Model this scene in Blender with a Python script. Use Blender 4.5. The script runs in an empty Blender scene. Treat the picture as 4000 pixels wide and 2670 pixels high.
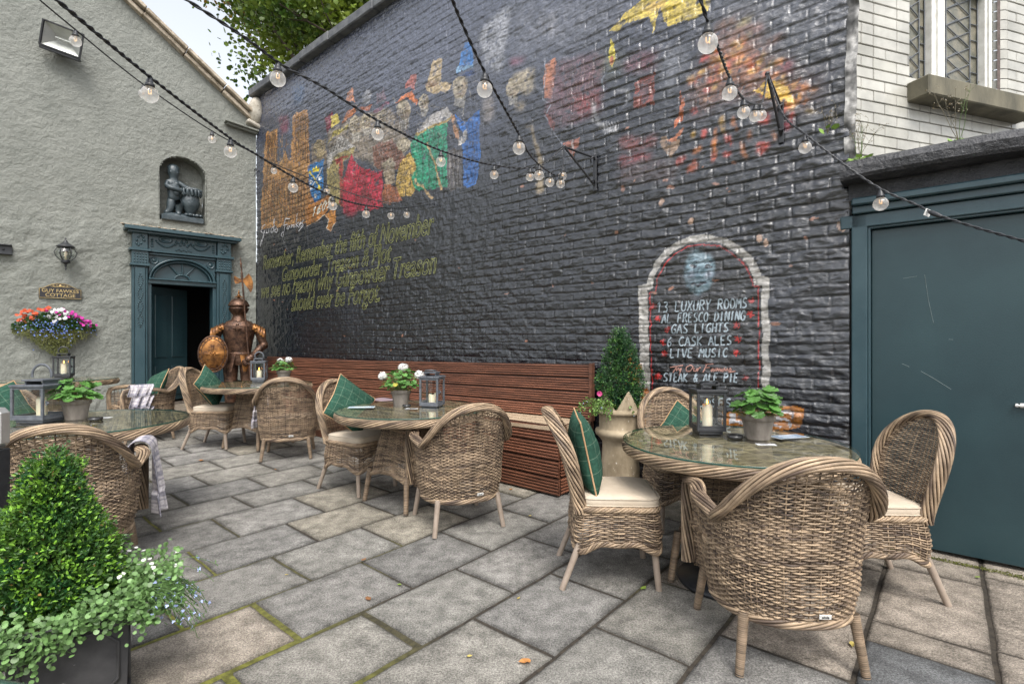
import bpy, math, random
import numpy as np
from mathutils import Vector, Matrix

random.seed(7)
rng = np.random.default_rng(7)
SC = bpy.context.scene
COL = SC.collection
pi = math.pi

# ------------------------------------------------------------------ camera, sky, sun, exposure
EYE = 1.31
cam = bpy.data.objects.new('camera', bpy.data.cameras.new('camera'))
COL.objects.link(cam)
cam.data.lens = 18.0
cam.data.sensor_width = 36.0
cam.location = (0, 0, EYE)
cam.rotation_euler = (pi / 2, 0, 0)
cam.data.clip_start = 0.05
cam.data.clip_end = 3000
SC.camera = cam

SUN_EL, SUN_AZ = math.radians(56), math.radians(168)
W = bpy.data.worlds.new('World')
SC.world = W
W.use_nodes = True
nt = W.node_tree
sky = nt.nodes.new('ShaderNodeTexSky')
sky.sky_type = 'NISHITA'
sky.sun_disc = False
sky.sun_elevation = SUN_EL
sky.sun_rotation = SUN_AZ
sky.air_density = 1.2
sky.dust_density = 4.0
sky.ozone_density = 1.0
hs = nt.nodes.new('ShaderNodeHueSaturation')
hs.inputs['Saturation'].default_value = 0.30
hs.inputs['Value'].default_value = 1.0
nt.links.new(sky.outputs[0], hs.inputs['Color'])
nt.links.new(hs.outputs[0], nt.nodes['Background'].inputs['Color'])
nt.nodes['Background'].inputs['Strength'].default_value = 0.15
sun = bpy.data.objects.new('sun', bpy.data.lights.new('sun', 'SUN'))
COL.objects.link(sun)
sun.data.energy = 1.0
sun.data.angle = math.radians(22)
sun.data.color = (1.0, 0.96, 0.9)
sd = Vector((math.sin(SUN_AZ) * math.cos(SUN_EL), math.cos(SUN_AZ) * math.cos(SUN_EL), math.sin(SUN_EL)))
sun.rotation_euler = sd.to_track_quat('Z', 'Y').to_euler()
VS = SC.view_settings
VS.view_transform = 'Standard'
VS.look = 'None'
VS.gamma = 1.0
VS.exposure = 1.2
SC.cycles.max_bounces = 8
SC.cycles.transparent_max_bounces = 24

# ------------------------------------------------------------------ helpers
def unit(a):
    a = np.asarray(a, float)
    return a / np.maximum(np.linalg.norm(a, axis=-1, keepdims=True), 1e-9)

def sstep(a, b, x):
    t = np.clip((np.asarray(x, float) - a) / (b - a), 0, 1)
    return t * t * (3 - 2 * t)

def vnoise(U, V, scale, seed=0):
    """smooth 2-D value noise in -1..1, vectorised"""
    r = np.random.default_rng(seed)
    T = r.uniform(-1, 1, (256, 256))
    x = np.asarray(U, float) * scale + 37.3
    y = np.asarray(V, float) * scale + 11.7
    xi = np.floor(x).astype(int); yi = np.floor(y).astype(int)
    fx = x - xi; fy = y - yi
    fx = fx * fx * (3 - 2 * fx); fy = fy * fy * (3 - 2 * fy)
    g = lambda a, b: T[a % 256, b % 256]
    return ((g(xi, yi) * (1 - fx) + g(xi + 1, yi) * fx) * (1 - fy)
            + (g(xi, yi + 1) * (1 - fx) + g(xi + 1, yi + 1) * fx) * fy)

def fbm(U, V, scale, seed=0, octs=4, gain=0.5):
    s = 0; a = 1; t = 0
    for k in range(octs):
        s = s + a * vnoise(U, V, scale * 2 ** k, seed + k * 13); t += a; a *= gain
    return s / t

class MB:
    """collects geometry into ONE mesh"""
    def __init__(s):
        s.v = []; s.q = []; s.t = []; s.c = []; s.n = 0
        s.qm = []; s.tm = []; s.qs = []; s.ts = []
    def add(s, V, Q=None, T=None, col=(1, 1, 1), mi=0, sm=True):
        V = np.asarray(V, float).reshape(-1, 3)
        c = np.asarray(col, float)
        if c.ndim == 1:
            c = np.broadcast_to(c, (len(V), 3))
        s.v.append(V); s.c.append(c.reshape(-1, 3))
        if Q is not None and len(Q):
            Q = np.asarray(Q, int) + s.n
            s.q.append(Q); s.qm.append(np.full(len(Q), mi)); s.qs.append(np.full(len(Q), sm))
        if T is not None and len(T):
            T = np.asarray(T, int) + s.n
            s.t.append(T); s.tm.append(np.full(len(T), mi)); s.ts.append(np.full(len(T), sm))
        s.n += len(V)
        return s
    def grid(s, P, cu=False, cv=False, col=(1, 1, 1), mi=0, sm=True, mask=None):
        P = np.asarray(P, float); A, B = P.shape[:2]
        i = np.arange(A if cu else A - 1); j = np.arange(B if cv else B - 1)
        I, J = np.meshgrid(i, j, indexing='ij'); I2 = (I + 1) % A; J2 = (J + 1) % B
        Q = np.stack([I * B + J, I2 * B + J, I2 * B + J2, I * B + J2], -1)
        Q = Q[mask] if mask is not None else Q.reshape(-1, 4)
        c = np.asarray(col, float)
        if c.ndim == 3: c = c.reshape(-1, 3)
        return s.add(P.reshape(-1, 3), Q, col=c, mi=mi, sm=sm)
    def box(s, c, d, R=None, b=0.0, col=(1, 1, 1), mi=0):
        h = np.asarray(d, float) / 2
        b = min(b, h.min() * 0.9)
        if b <= 0:
            V = np.array([[x, y, z] for x in (-1, 1) for y in (-1, 1) for z in (-1, 1)]) * h
            Q = [(0, 1, 3, 2), (4, 6, 7, 5), (0, 4, 5, 1), (2, 3, 7, 6), (0, 2, 6, 4), (1, 5, 7, 3)]; T = None
        else:
            V = []; ix = {}
            for sx in (-1, 1):
                for sy in (-1, 1):
                    for sz in (-1, 1):
                        for a in range(3):
                            p = np.array([sx, sy, sz]) * (h - b); p[a] = (sx, sy, sz)[a] * h[a]
                            ix[(sx, sy, sz, a)] = len(V); V.append(p)
            Q = []; T = []
            for a in range(3):
                o = [k for k in range(3) if k != a]
                for sg in (-1, 1):
                    f = []
                    for (p, q) in ((-1, -1), (1, -1), (1, 1), (-1, 1)):
                        k = [0, 0, 0]; k[a] = sg; k[o[0]] = p; k[o[1]] = q
                        f.append(ix[(*k, a)])
                    if (sg > 0) != (a != 1): f = f[::-1]
                    Q.append(f)
            for a, bb in ((0, 1), (0, 2), (1, 2)):
                cc = 3 - a - bb
                for sa in (-1, 1):
                    for sb in (-1, 1):
                        k1 = [0, 0, 0]; k1[a] = sa; k1[bb] = sb; k2 = list(k1); k1[cc] = -1; k2[cc] = 1
                        Q.append([ix[(*k1, a)], ix[(*k2, a)], ix[(*k2, bb)], ix[(*k1, bb)]])
            for sx in (-1, 1):
                for sy in (-1, 1):
                    for sz in (-1, 1):
                        T.append([ix[(sx, sy, sz, a)] for a in range(3)])
            V = np.array(V)
        if R is not None: V = V @ np.asarray(R).T
        return s.add(V + np.asarray(c), Q, T, col=col, mi=mi, sm=False)
    def tube(s, P, r, n=6, col=(1, 1, 1), mi=0, closed=False, caps=True, flat=1.0, sm=True):
        P = np.asarray(P, float); M = len(P)
        r = np.broadcast_to(np.asarray(r, float), (M,))
        if closed:
            T = unit(np.roll(P, -1, 0) - np.roll(P, 1, 0))
        else:
            T = unit(np.gradient(P, axis=0))
        up = np.array([0, 0, 1.0]) if abs(T[0][2]) < 0.9 else np.array([1.0, 0, 0])
        N = np.zeros((M, 3)); n0 = unit(up - T[0] * (up @ T[0]))
        for i in range(M):
            n0 = unit(n0 - T[i] * (n0 @ T[i])); N[i] = n0
        B = np.cross(T, N)
        a = np.arange(n) * 2 * pi / n
        ring = P[:, None] + r[:, None, None] * (np.cos(a)[None, :, None] * B[:, None] + flat * np.sin(a)[None, :, None] * N[:, None])
        s.grid(ring, cu=closed, cv=True, col=col if np.ndim(col) == 1 else np.repeat(np.asarray(col)[:, None], n, 1), mi=mi, sm=sm)
        if caps and not closed:
            for e, o in ((0, 1), (-1, 0)):
                V = np.vstack([ring[e], P[e][None]])
                T_ = [(k, (k + 1) % n, n) if o else ((k + 1) % n, k, n) for k in range(n)]
                cc = np.asarray(col); cc = cc if cc.ndim == 1 else cc[e]
                s.add(V, T=T_, col=cc, mi=mi, sm=False)
        return s
    def lathe(s, prof, n=24, c=(0, 0, 0), sx=1, sy=1, col=(1, 1, 1), mi=0, R=None, sm=True):
        prof = np.asarray(prof, float)
        a = np.arange(n) * 2 * pi / n
        P = np.stack([prof[:, 0][:, None] * np.cos(a) * sx, prof[:, 0][:, None] * np.sin(a) * sy,
                      np.repeat(prof[:, 1][:, None], n, 1)], -1)
        if R is not None: P = P @ np.asarray(R).T
        return s.grid(P + np.asarray(c), cv=True, col=col, mi=mi, sm=sm)
    def ball(s, c, r, n=12, m=7, col=(1, 1, 1), mi=0, R=None):
        r = np.broadcast_to(np.asarray(r, float), (3,))
        t = np.linspace(-pi / 2, pi / 2, m)
        a = np.arange(n) * 2 * pi / n
        P = np.stack([np.cos(t)[:, None] * np.cos(a) * r[0], np.cos(t)[:, None] * np.sin(a) * r[1],
                      np.repeat(np.sin(t)[:, None], n, 1) * r[2]], -1)
        if R is not None: P = P @ np.asarray(R).T
        return s.grid(P + np.asarray(c), cv=True, col=col, mi=mi)
    def strands(s, P, N, ra, rb=None, sides=5, col=(1, 1, 1), closed=False):
        """R strands of M points each with given surface normals"""
        P = np.asarray(P, float)
        R_, M = P.shape[:2]
        rb = ra if rb is None else rb
        if closed:
            T = unit(np.roll(P, -1, 1) - np.roll(P, 1, 1))
        else:
            T = unit(np.gradient(P, axis=1))
        B = unit(np.cross(T, N)); N2 = np.cross(B, T)
        a = np.arange(sides) * 2 * pi / sides
        ra = np.asarray(ra, float); rb = np.asarray(rb, float)
        ra = ra[..., None, None] if ra.ndim else ra
        rb = rb[..., None, None] if rb.ndim else rb
        V = P[:, :, None] + ra * np.cos(a)[None, None, :, None] * B[:, :, None] + rb * np.sin(a)[None, None, :, None] * N2[:, :, None]
        i = np.arange(M if closed else M - 1); k = np.arange(sides)
        RR, I, K = np.meshgrid(np.arange(R_), i, k, indexing='ij')
        I2 = (I + 1) % M; K2 = (K + 1) % sides
        ib = lambda r, x, y: (r * M + x) * sides + y
        Q = np.stack([ib(RR, I, K), ib(RR, I2, K), ib(RR, I2, K2), ib(RR, I, K2)], -1).reshape(-1, 4)
        c = np.asarray(col, float)
        if c.ndim == 3:
            c = np.repeat(c[:, :, None], sides, 2).reshape(-1, 3)
        return s.add(V.reshape(-1, 3), Q, col=c)
    def xf(s, R=None, t=(0, 0, 0), a=0):
        for i in range(a, len(s.v)):
            V = s.v[i]
            if R is not None: V = V @ np.asarray(R).T
            s.v[i] = V + np.asarray(t)
        return s
    def mesh(s, name, mats):
        me = bpy.data.meshes.new(name)
        V = np.vstack(s.v).astype(np.float32)
        me.vertices.add(len(V)); me.vertices.foreach_set('co', V.ravel())
        Q = np.vstack(s.q) if s.q else np.zeros((0, 4), int)
        T = np.vstack(s.t) if s.t else np.zeros((0, 3), int)
        L = np.concatenate([Q.ravel(), T.ravel()]).astype(np.int32)
        me.loops.add(len(L)); me.loops.foreach_set('vertex_index', L)
        nf = len(Q) + len(T)
        me.polygons.add(nf)
        st = np.concatenate([np.arange(len(Q)) * 4, len(Q) * 4 + np.arange(len(T)) * 3]).astype(np.int32)
        me.polygons.foreach_set('loop_start', st)
        mi = np.concatenate(s.qm + s.tm) if nf else []
        sm = np.concatenate(s.qs + s.ts) if nf else []
        mats = mats if isinstance(mats, (list, tuple)) else [mats]
        for m in mats: me.materials.append(m)
        me.update(calc_edges=True)
        me.polygons.foreach_set('material_index', np.asarray(mi, np.int32))
        me.polygons.foreach_set('use_smooth', np.asarray(sm, bool))
        C = np.vstack(s.c); C = np.hstack([C, np.ones((len(C), 1))]).astype(np.float32)
        at = me.color_attributes.new('Col', 'FLOAT_COLOR', 'POINT')
        at.data.foreach_set('color', C.ravel())
        me.validate(); me.update()
        return me
    def build(s, name, mats, parent=None, loc=None, rz=0):
        o = bpy.data.objects.new(name, s.mesh(name, mats))
        COL.objects.link(o)
        if parent is not None: o.parent = parent
        if loc is not None: o.location = loc
        o.rotation_euler = (0, 0, rz)
        return o

def Rz(a):
    c, s_ = math.cos(a), math.sin(a)
    return np.array([[c, -s_, 0], [s_, c, 0], [0, 0, 1.0]])
def Rx(a):
    c, s_ = math.cos(a), math.sin(a)
    return np.array([[1.0, 0, 0], [0, c, -s_], [0, s_, c]])
def Ry(a):
    c, s_ = math.cos(a), math.sin(a)
    return np.array([[c, 0, s_], [0, 1.0, 0], [-s_, 0, c]])

def tag(o, label=None, cat=None, group=None, kind=None):
    if label: o['label'] = label
    if cat: o['category'] = cat
    if group: o['group'] = group
    if kind: o['kind'] = kind
    return o

def thing(name, label, cat, loc=(0, 0, 0), rz=0, group=None):
    o = bpy.data.objects.new(name, None)
    o.empty_display_size = 0.1
    COL.objects.link(o)
    o.location = loc; o.rotation_euler = (0, 0, rz)
    return tag(o, label, cat, group)

def dup(root, label, loc, rz, scale=None, skip=()):
    """copy of a thing with copies of its parts and sub-parts"""
    r = root.copy(); COL.objects.link(r); r.location = loc; r.rotation_euler = (0, 0, rz); r['label'] = label
    if scale: r.scale = scale
    for ch in list(root.children):
        if ch.name.split('.')[0] in skip: continue
        c = ch.copy(); COL.objects.link(c); c.parent = r
        for g in ch.children:
            d = g.copy(); COL.objects.link(d); d.parent = c
    return r

def gz(x, y):
    return 0.02 * max(0.0, y - 3.0) + 0.02 * max(0.0, -x - 3.2)
def gzv(x, y):
    return 0.02 * np.maximum(0, y - 3.0) + 0.02 * np.maximum(0, -x - 3.2)

# ------------------------------------------------------------------ materials
def nodes(name):
    m = bpy.data.materials.new(name); m.use_nodes = True
    n = m.node_tree; b = n.nodes['Principled BSDF']
    return m, n, b
def lk(n, a, b): n.links.new(a, b)
def coord(n, kind='Object', scale=(1, 1, 1)):
    tc = n.nodes.new('ShaderNodeTexCoord'); mp = n.nodes.new('ShaderNodeMapping')
    mp.inputs['Scale'].default_value = scale
    lk(n, tc.outputs[kind], mp.inputs[0]); return mp.outputs[0]
def noise(n, vec, scale, detail=6, rough=0.6, dist=0.0):
    t = n.nodes.new('ShaderNodeTexNoise')
    t.inputs['Scale'].default_value = scale; t.inputs['Detail'].default_value = detail
    t.inputs['Roughness'].default_value = rough; t.inputs['Distortion'].default_value = dist
    lk(n, vec, t.inputs['Vector']); return t.outputs[0]
def ramp(n, fac, stops):
    r = n.nodes.new('ShaderNodeValToRGB'); e = r.color_ramp.elements
    while len(e) < len(stops): e.new(0.5)
    for k, (p, c) in enumerate(stops):
        e[k].position = p; e[k].color = (*c, 1) if len(c) == 3 else c
    lk(n, fac, r.inputs[0]); return r.outputs[0]
def mixc(n, fac, a, b, mode='MIX'):
    x = n.nodes.new('ShaderNodeMix'); x.data_type = 'RGBA'; x.blend_type = mode
    for k, v in ((0, fac), (6, a), (7, b)):
        if isinstance(v, (int, float)): x.inputs[k].default_value = v
        elif isinstance(v, tuple): x.inputs[k].default_value = (*v, 1)
        else: lk(n, v, x.inputs[k])
    return x.outputs[2]
def bump(n, b, h, strength=0.3, dist=0.01):
    u = n.nodes.new('ShaderNodeBump'); u.inputs['Strength'].default_value = strength
    u.inputs['Distance'].default_value = dist
    lk(n, h, u.inputs['Height']); lk(n, u.outputs[0], b.inputs['Normal']); return u

def surf(name, col=None, col2=None, rough=0.6, metal=0.0, nscale=6, lo=0.35, hi=0.65, bstr=0.0, bscale=60, bdist=0.004,
         spec=0.5, speck=None, vscale=(1, 1, 1), rough2=None, dist=0.0):
    """base colour from 'col' or the 'Col' attribute, mottled by noise"""
    m, n, b = nodes(name)
    v = coord(n, 'Object', vscale)
    nz = noise(n, v, nscale, 8, 0.62, dist)
    if col is None:
        at = n.nodes.new('ShaderNodeAttribute'); at.attribute_name = 'Col'
        base = at.outputs['Color']
        if col2 is not None:
            g = ramp(n, nz, [(lo, (col2[0],) * 3), (hi, (col2[1],) * 3)])
            base = mixc(n, 1.0, base, g, 'MULTIPLY')
    else:
        base = ramp(n, nz, [(lo, col), (hi, col2 if col2 else col)])
    if speck:
        (sc, thr, scol) = speck
        sn = noise(n, v, sc, 3, 0.7)
        f = ramp(n, sn, [(thr, (0, 0, 0)), (thr + 0.06, (1, 1, 1))])
        base = mixc(n, f, base, scol)
    lk(n, base, b.inputs['Base Color'])
    b.inputs['Metallic'].default_value = metal
    b.inputs['Specular IOR Level'].default_value = spec
    if rough2 is not None:
        rr = ramp(n, nz, [(lo, (rough,) * 3), (hi, (rough2,) * 3)]); lk(n, rr, b.inputs['Roughness'])
    else:
        b.inputs['Roughness'].default_value = rough
    if bstr > 0:
        bump(n, b, noise(n, v, bscale, 6, 0.65), bstr, bdist)
    return m

def leafmat(name, trans=0.3, rough=0.45):
    m, n, b = nodes(name)
    at = n.nodes.new('ShaderNodeAttribute'); at.attribute_name = 'Col'
    lk(n, at.outputs['Color'], b.inputs['Base Color'])
    b.inputs['Roughness'].default_value = rough
    tr = n.nodes.new('ShaderNodeBsdfTranslucent'); lk(n, at.outputs['Color'], tr.inputs[0])
    mx = n.nodes.new('ShaderNodeMixShader'); mx.inputs[0].default_value = trans
    lk(n, b.outputs[0], mx.inputs[1]); lk(n, tr.outputs[0], mx.inputs[2])
    lk(n, mx.outputs[0], n.nodes['Material Output'].inputs[0])
    return m

def glassmat(name, tint=(0.9, 0.95, 0.93), rough=0.0, boost=1.0, ior=1.5):
    m, n, b = nodes(name)
    n.nodes.remove(b)
    lw = n.nodes.new('ShaderNodeFresnel'); lw.inputs[0].default_value = ior
    geo = n.nodes.new('ShaderNodeNewGeometry')
    tr = n.nodes.new('ShaderNodeBsdfTransparent'); tr.inputs[0].default_value = (*tint, 1)
    gl = n.nodes.new('ShaderNodeBsdfGlossy'); gl.inputs['Roughness'].default_value = rough
    gl.inputs[0].default_value = (boost, boost, boost, 1)
    # same reflectance from either side of a thin pane
    dt = n.nodes.new('ShaderNodeVectorMath'); dt.operation = 'DOT_PRODUCT'
    lk(n, geo.outputs['Incoming'], dt.inputs[0]); lk(n, geo.outputs['Normal'], dt.inputs[1])
    ab = n.nodes.new('ShaderNodeMath'); ab.operation = 'ABSOLUTE'; lk(n, dt.outputs['Value'], ab.inputs[0])
    sb = n.nodes.new('ShaderNodeMath'); sb.operation = 'SUBTRACT'; sb.inputs[0].default_value = 1.0; lk(n, ab.outputs[0], sb.inputs[1])
    pw = n.nodes.new('ShaderNodeMath'); pw.operation = 'POWER'; pw.inputs[1].default_value = 4.0; lk(n, sb.outputs[0], pw.inputs[0])
    ml = n.nodes.new('ShaderNodeMath'); ml.operation = 'MULTIPLY_ADD'; ml.inputs[1].default_value = 0.9; ml.inputs[2].default_value = 0.06
    lk(n, pw.outputs[0], ml.inputs[0]); n.nodes.remove(lw)
    mx = n.nodes.new('ShaderNodeMixShader')
    lk(n, ml.outputs[0], mx.inputs[0]); lk(n, tr.outputs[0], mx.inputs[1]); lk(n, gl.outputs[0], mx.inputs[2])
    lk(n, mx.outputs[0], n.nodes['Material Output'].inputs[0])
    return m

def emit(name, col, s):
    m, n, b = nodes(name)
    b.inputs['Emission Color'].default_value = (*col, 1); b.inputs['Emission Strength'].default_value = s
    b.inputs['Base Color'].default_value = (*col, 1)
    return m

MT = {}
MT['stone'] = surf('paving_stone', None, (0.66, 1.30), 0.85, nscale=11, bstr=0.9, bscale=75, bdist=0.012, spec=0.2)
def grain(m, scale, lo, hi, mlo, mhi):
    n = m.node_tree; b = n.nodes['Principled BSDF']; ln = b.inputs['Base Color'].links[0]; src = ln.from_socket
    g = ramp(n, noise(n, coord(n, 'Object'), scale, 2, 0.75), [(lo, (mlo,) * 3), (hi, (mhi,) * 3)])
    lk(n, mixc(n, 1.0, src, g, 'MULTIPLY'), b.inputs['Base Color'])
grain(MT['stone'], 130, 0.36, 0.64, 0.62, 1.42)
grain(MT['stone'], 420, 0.38, 0.62, 0.70, 1.30)
MT['joint'] = surf('joint_soil', None, (0.5, 1.4), 0.95, nscale=30, bstr=0.8, bscale=60, bdist=0.01)
MT['mural'] = surf('painted_brick', None, (0.5, 1.2), 0.19, nscale=30, bstr=0.8, bscale=22, bdist=0.016, spec=0.9, vscale=(0.7, 1, 1.25))
MT['mural'].node_tree.nodes['Principled BSDF'].inputs['Coat Weight'].default_value = 0.4
MT['mural'].node_tree.nodes['Principled BSDF'].inputs['Coat Roughness'].default_value = 0.16
MT['mural'].node_tree.nodes['Principled BSDF'].inputs['Coat IOR'].default_value = 1.7
MT['lettering'] = surf('lettering_paint', None, (0.55, 1.1), 0.5, nscale=40, bstr=0.4, bscale=90)
MT['coping'] = surf('coping_stone', (0.055, 0.06, 0.07), (0.13, 0.135, 0.14), 0.7, nscale=7, bstr=0.6, bscale=30, bdist=0.01)
MT['plaster'] = surf('grey_render', (0.155, 0.163, 0.145), (0.202, 0.21, 0.188), 0.6, nscale=2.4, bstr=1.0, bscale=12, bdist=0.035, spec=0.4)
MT['teal'] = surf('teal_gloss_paint', (0.020, 0.048, 0.060), (0.030, 0.062, 0.074), 0.32, nscale=5, bstr=0.25, bscale=40, speck=(120, 0.74, (0.3, 0.36, 0.38)))
MT['teal_panel'] = surf('teal_door_paint', (0.013, 0.033, 0.040), (0.020, 0.047, 0.054), 0.34, nscale=1.6, bstr=0.2, bscale=120, speck=(95, 0.735, (0.16, 0.21, 0.21)))
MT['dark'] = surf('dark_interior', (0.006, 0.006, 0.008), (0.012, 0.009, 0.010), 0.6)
MT['verge'] = surf('verge_stone', (0.22, 0.18, 0.13), (0.5, 0.43, 0.34), 0.85, nscale=8, bstr=0.8, bscale=40, bdist=0.01, speck=(25, 0.62, (0.07, 0.06, 0.04)))
MT['palestone'] = surf('pale_stone', (0.3, 0.27, 0.22), (0.48, 0.45, 0.39), 0.85, nscale=9, bstr=0.7, bscale=40, speck=(30, 0.6, (0.12, 0.11, 0.09)))
MT['sill'] = surf('sill_stone', (0.075, 0.07, 0.05), (0.16, 0.145, 0.1), 0.85, nscale=6, bstr=0.5, bscale=40, vscale=(1, 1, 0.4))
MT['tile'] = surf('glazed_brick', None, (0.74, 1.08), 0.25, nscale=4, bstr=0.12, bscale=30, speck=(60, 0.70, (0.2, 0.18, 0.15)))
MT['mortar'] = surf('dark_mortar', (0.07, 0.05, 0.045), (0.13, 0.1, 0.09), 0.9, nscale=20)
MT['white'] = surf('white_window_paint', (0.58, 0.57, 0.52), (0.74, 0.73, 0.69), 0.5, nscale=14, bstr=0.2, bscale=40)
MT['lead'] = surf('lead_came', (0.10, 0.11, 0.12), (0.17, 0.18, 0.19), 0.5, metal=0.6)
MT['leadglass'] = surf('obscured_glass', (0.09, 0.095, 0.075), (0.21, 0.19, 0.14), 0.28, nscale=12, bstr=0.6, bscale=120)
MT['blackstone'] = surf('black_painted_stone', (0.016, 0.017, 0.02), (0.034, 0.035, 0.04), 0.36, nscale=6, bstr=0.9, bscale=26, bdist=0.02)
MT['wicker'] = surf('wicker', None, (0.7, 1.25), 0.5, nscale=16, spec=0.35)
MT['taupe'] = surf('taupe_leg', (0.24, 0.19, 0.15), (0.32, 0.26, 0.21), 0.5, nscale=12)
MT['glass'] = glassmat('table_glass', (0.80, 0.88, 0.82))
MT['pane'] = glassmat('clear_pane', (0.93, 0.95, 0.94))
MT['glassedge'] = surf('glass_edge', (0.008, 0.05, 0.042), (0.012, 0.075, 0.06), 0.1)
MT['iron'] = surf('black_iron', (0.014, 0.015, 0.018), (0.026, 0.028, 0.032), 0.42, nscale=30, bstr=0.15, bscale=90)
MT['zinc'] = surf('grey_painted_zinc', (0.055, 0.062, 0.075), (0.10, 0.11, 0.125), 0.5, nscale=25, bstr=0.2, bscale=60)
MT['wax'] = surf('candle_wax', (0.62, 0.55, 0.40), (0.7, 0.63, 0.48), 0.45, nscale=5)
MT['wax'].node_tree.nodes['Principled BSDF'].inputs['Subsurface Weight'].default_value = 0.2
MT['flame'] = emit('candle_flame', (1.0, 0.36, 0.06), 6.0)
MT['pot'] = surf('weathered_clay_pot', (0.10, 0.085, 0.07), (0.24, 0.215, 0.19), 0.85, nscale=9, bstr=0.4, bscale=60, vscale=(1, 1, 0.5))
MT['leaf'] = leafmat('leaf', 0.25)
MT['petal'] = leafmat('petal', 0.25, 0.6)
MT['cream'] = surf('cream_cushion', (0.42, 0.35, 0.27), (0.5, 0.43, 0.34), 0.85, nscale=5, bstr=0.35, bscale=9, bdist=0.02, spec=0.2)
MT['brownpad'] = surf('brown_cushion', (0.16, 0.11, 0.075), (0.22, 0.15, 0.10), 0.9, nscale=8)
MT['fabric'] = surf('tweed_fabric', None, (0.75, 1.25), 0.95, nscale=60, bstr=0.4, bscale=220, bdist=0.002, spec=0.1)
MT['piping'] = surf('tan_piping', (0.36, 0.22, 0.11), (0.42, 0.27, 0.15), 0.8)
MT['wood'] = surf('decking_timber', None, (0.55, 1.35), 0.5, nscale=3.5, vscale=(1, 1, 14), bstr=0.3, bscale=30)
MT['palewood'] = surf('pale_seat_timber', (0.3, 0.22, 0.14), (0.46, 0.36, 0.25), 0.7, nscale=5, vscale=(1, 14, 1), bstr=0.3)
MT['mauve'] = surf('mauve_pad', (0.2, 0.15, 0.17), (0.25, 0.19, 0.21), 0.95, nscale=20)
MT['rust'] = surf('rusty_copper', (0.022, 0.012, 0.009), (0.135, 0.072, 0.045), 0.42, metal=0.6, nscale=16, bstr=0.8, bscale=50, bdist=0.006, speck=(70, 0.64, (0.42, 0.27, 0.16)))
MT['goldrust'] = surf('gilded_rust', (0.045, 0.018, 0.009), (0.34, 0.15, 0.04), 0.42, metal=0.65, nscale=11, bstr=0.4, bscale=50, speck=(80, 0.68, (0.6, 0.4, 0.15)))
MT['clay'] = surf('stoneware', (0.17, 0.13, 0.08), (0.38, 0.31, 0.21), 0.8, nscale=6, bstr=0.5, bscale=40, speck=(48, 0.655, (0.62, 0.6, 0.55)), vscale=(1, 1, 0.6))
MT['leadbox'] = surf('lead_planter', (0.018, 0.018, 0.020), (0.045, 0.044, 0.046), 0.55, nscale=7, bstr=0.35, bscale=30, speck=(26, 0.70, (0.22, 0.22, 0.22)))
MT['bark'] = surf('bark', (0.03, 0.022, 0.015), (0.07, 0.055, 0.04), 0.9, nscale=8, bstr=0.8, bscale=30)
MT['statue'] = surf('bronze_green_paint', (0.022, 0.035, 0.042), (0.05, 0.066, 0.075), 0.32, nscale=10, bstr=0.5, bscale=24, bdist=0.02)
MT['sign'] = surf('black_sign', (0.012, 0.011, 0.013), (0.018, 0.016, 0.018), 0.4)
MT['gold'] = surf('gold_lettering', (0.42, 0.30, 0.12), (0.52, 0.40, 0.18), 0.4, metal=0.3)
MT['soil'] = surf('moss_soil', (0.06, 0.05, 0.02), (0.2, 0.16, 0.05), 0.95, nscale=30, bstr=0.8, bscale=60)
MT['silver'] = surf('reflector', (0.45, 0.45, 0.44), (0.62, 0.62, 0.6), 0.3, metal=0.7, nscale=6)
MT['bulb'] = glassmat('bulb_glass', (0.95, 0.95, 0.95), 0.02)
def sky_sheen(m, f):
    n = m.node_tree; o = n.nodes['Material Output']; src = o.inputs[0].links[0].from_socket
    d = n.nodes.new('ShaderNodeBsdfTranslucent'); d.inputs[0].default_value = (0.9, 0.89, 0.86, 1)
    x = n.nodes.new('ShaderNodeMixShader'); x.inputs[0].default_value = f
    lk(n, src, x.inputs[1]); lk(n, d.outputs[0], x.inputs[2]); lk(n, x.outputs[0], o.inputs[0])
sky_sheen(MT['bulb'], 0.42)  # white mixed into the clear bulbs, standing in for bright sky reflection
MT['filament'] = emit('filament', (1.0, 0.55, 0.2), 1.5)
MT['paper'] = surf('printed_card', None, None, 0.6)
MT['plate'] = surf('metal_tag', (0.5, 0.5, 0.49), (0.62, 0.62, 0.6), 0.4, metal=0.2)
MT['ink'] = surf('ink', (0.01, 0.01, 0.012), (0.01, 0.01, 0.012), 0.6)
MT['dryleaf'] = leafmat('dry_leaf', 0.2, 0.7)
MT['oak'] = surf('turned_oak', (0.14, 0.06, 0.025), (0.26, 0.12, 0.05), 0.45, nscale=8)
# ------------------------------------------------------------------ the setting: paving
NA = np.array([0.648, 0.7615]); WB = np.array([-0.7615, 0.648])   # slab directions on the ground
def ab2xy(a, b): return a * NA[0] + b * WB[0], a * NA[1] + b * WB[1]

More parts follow.
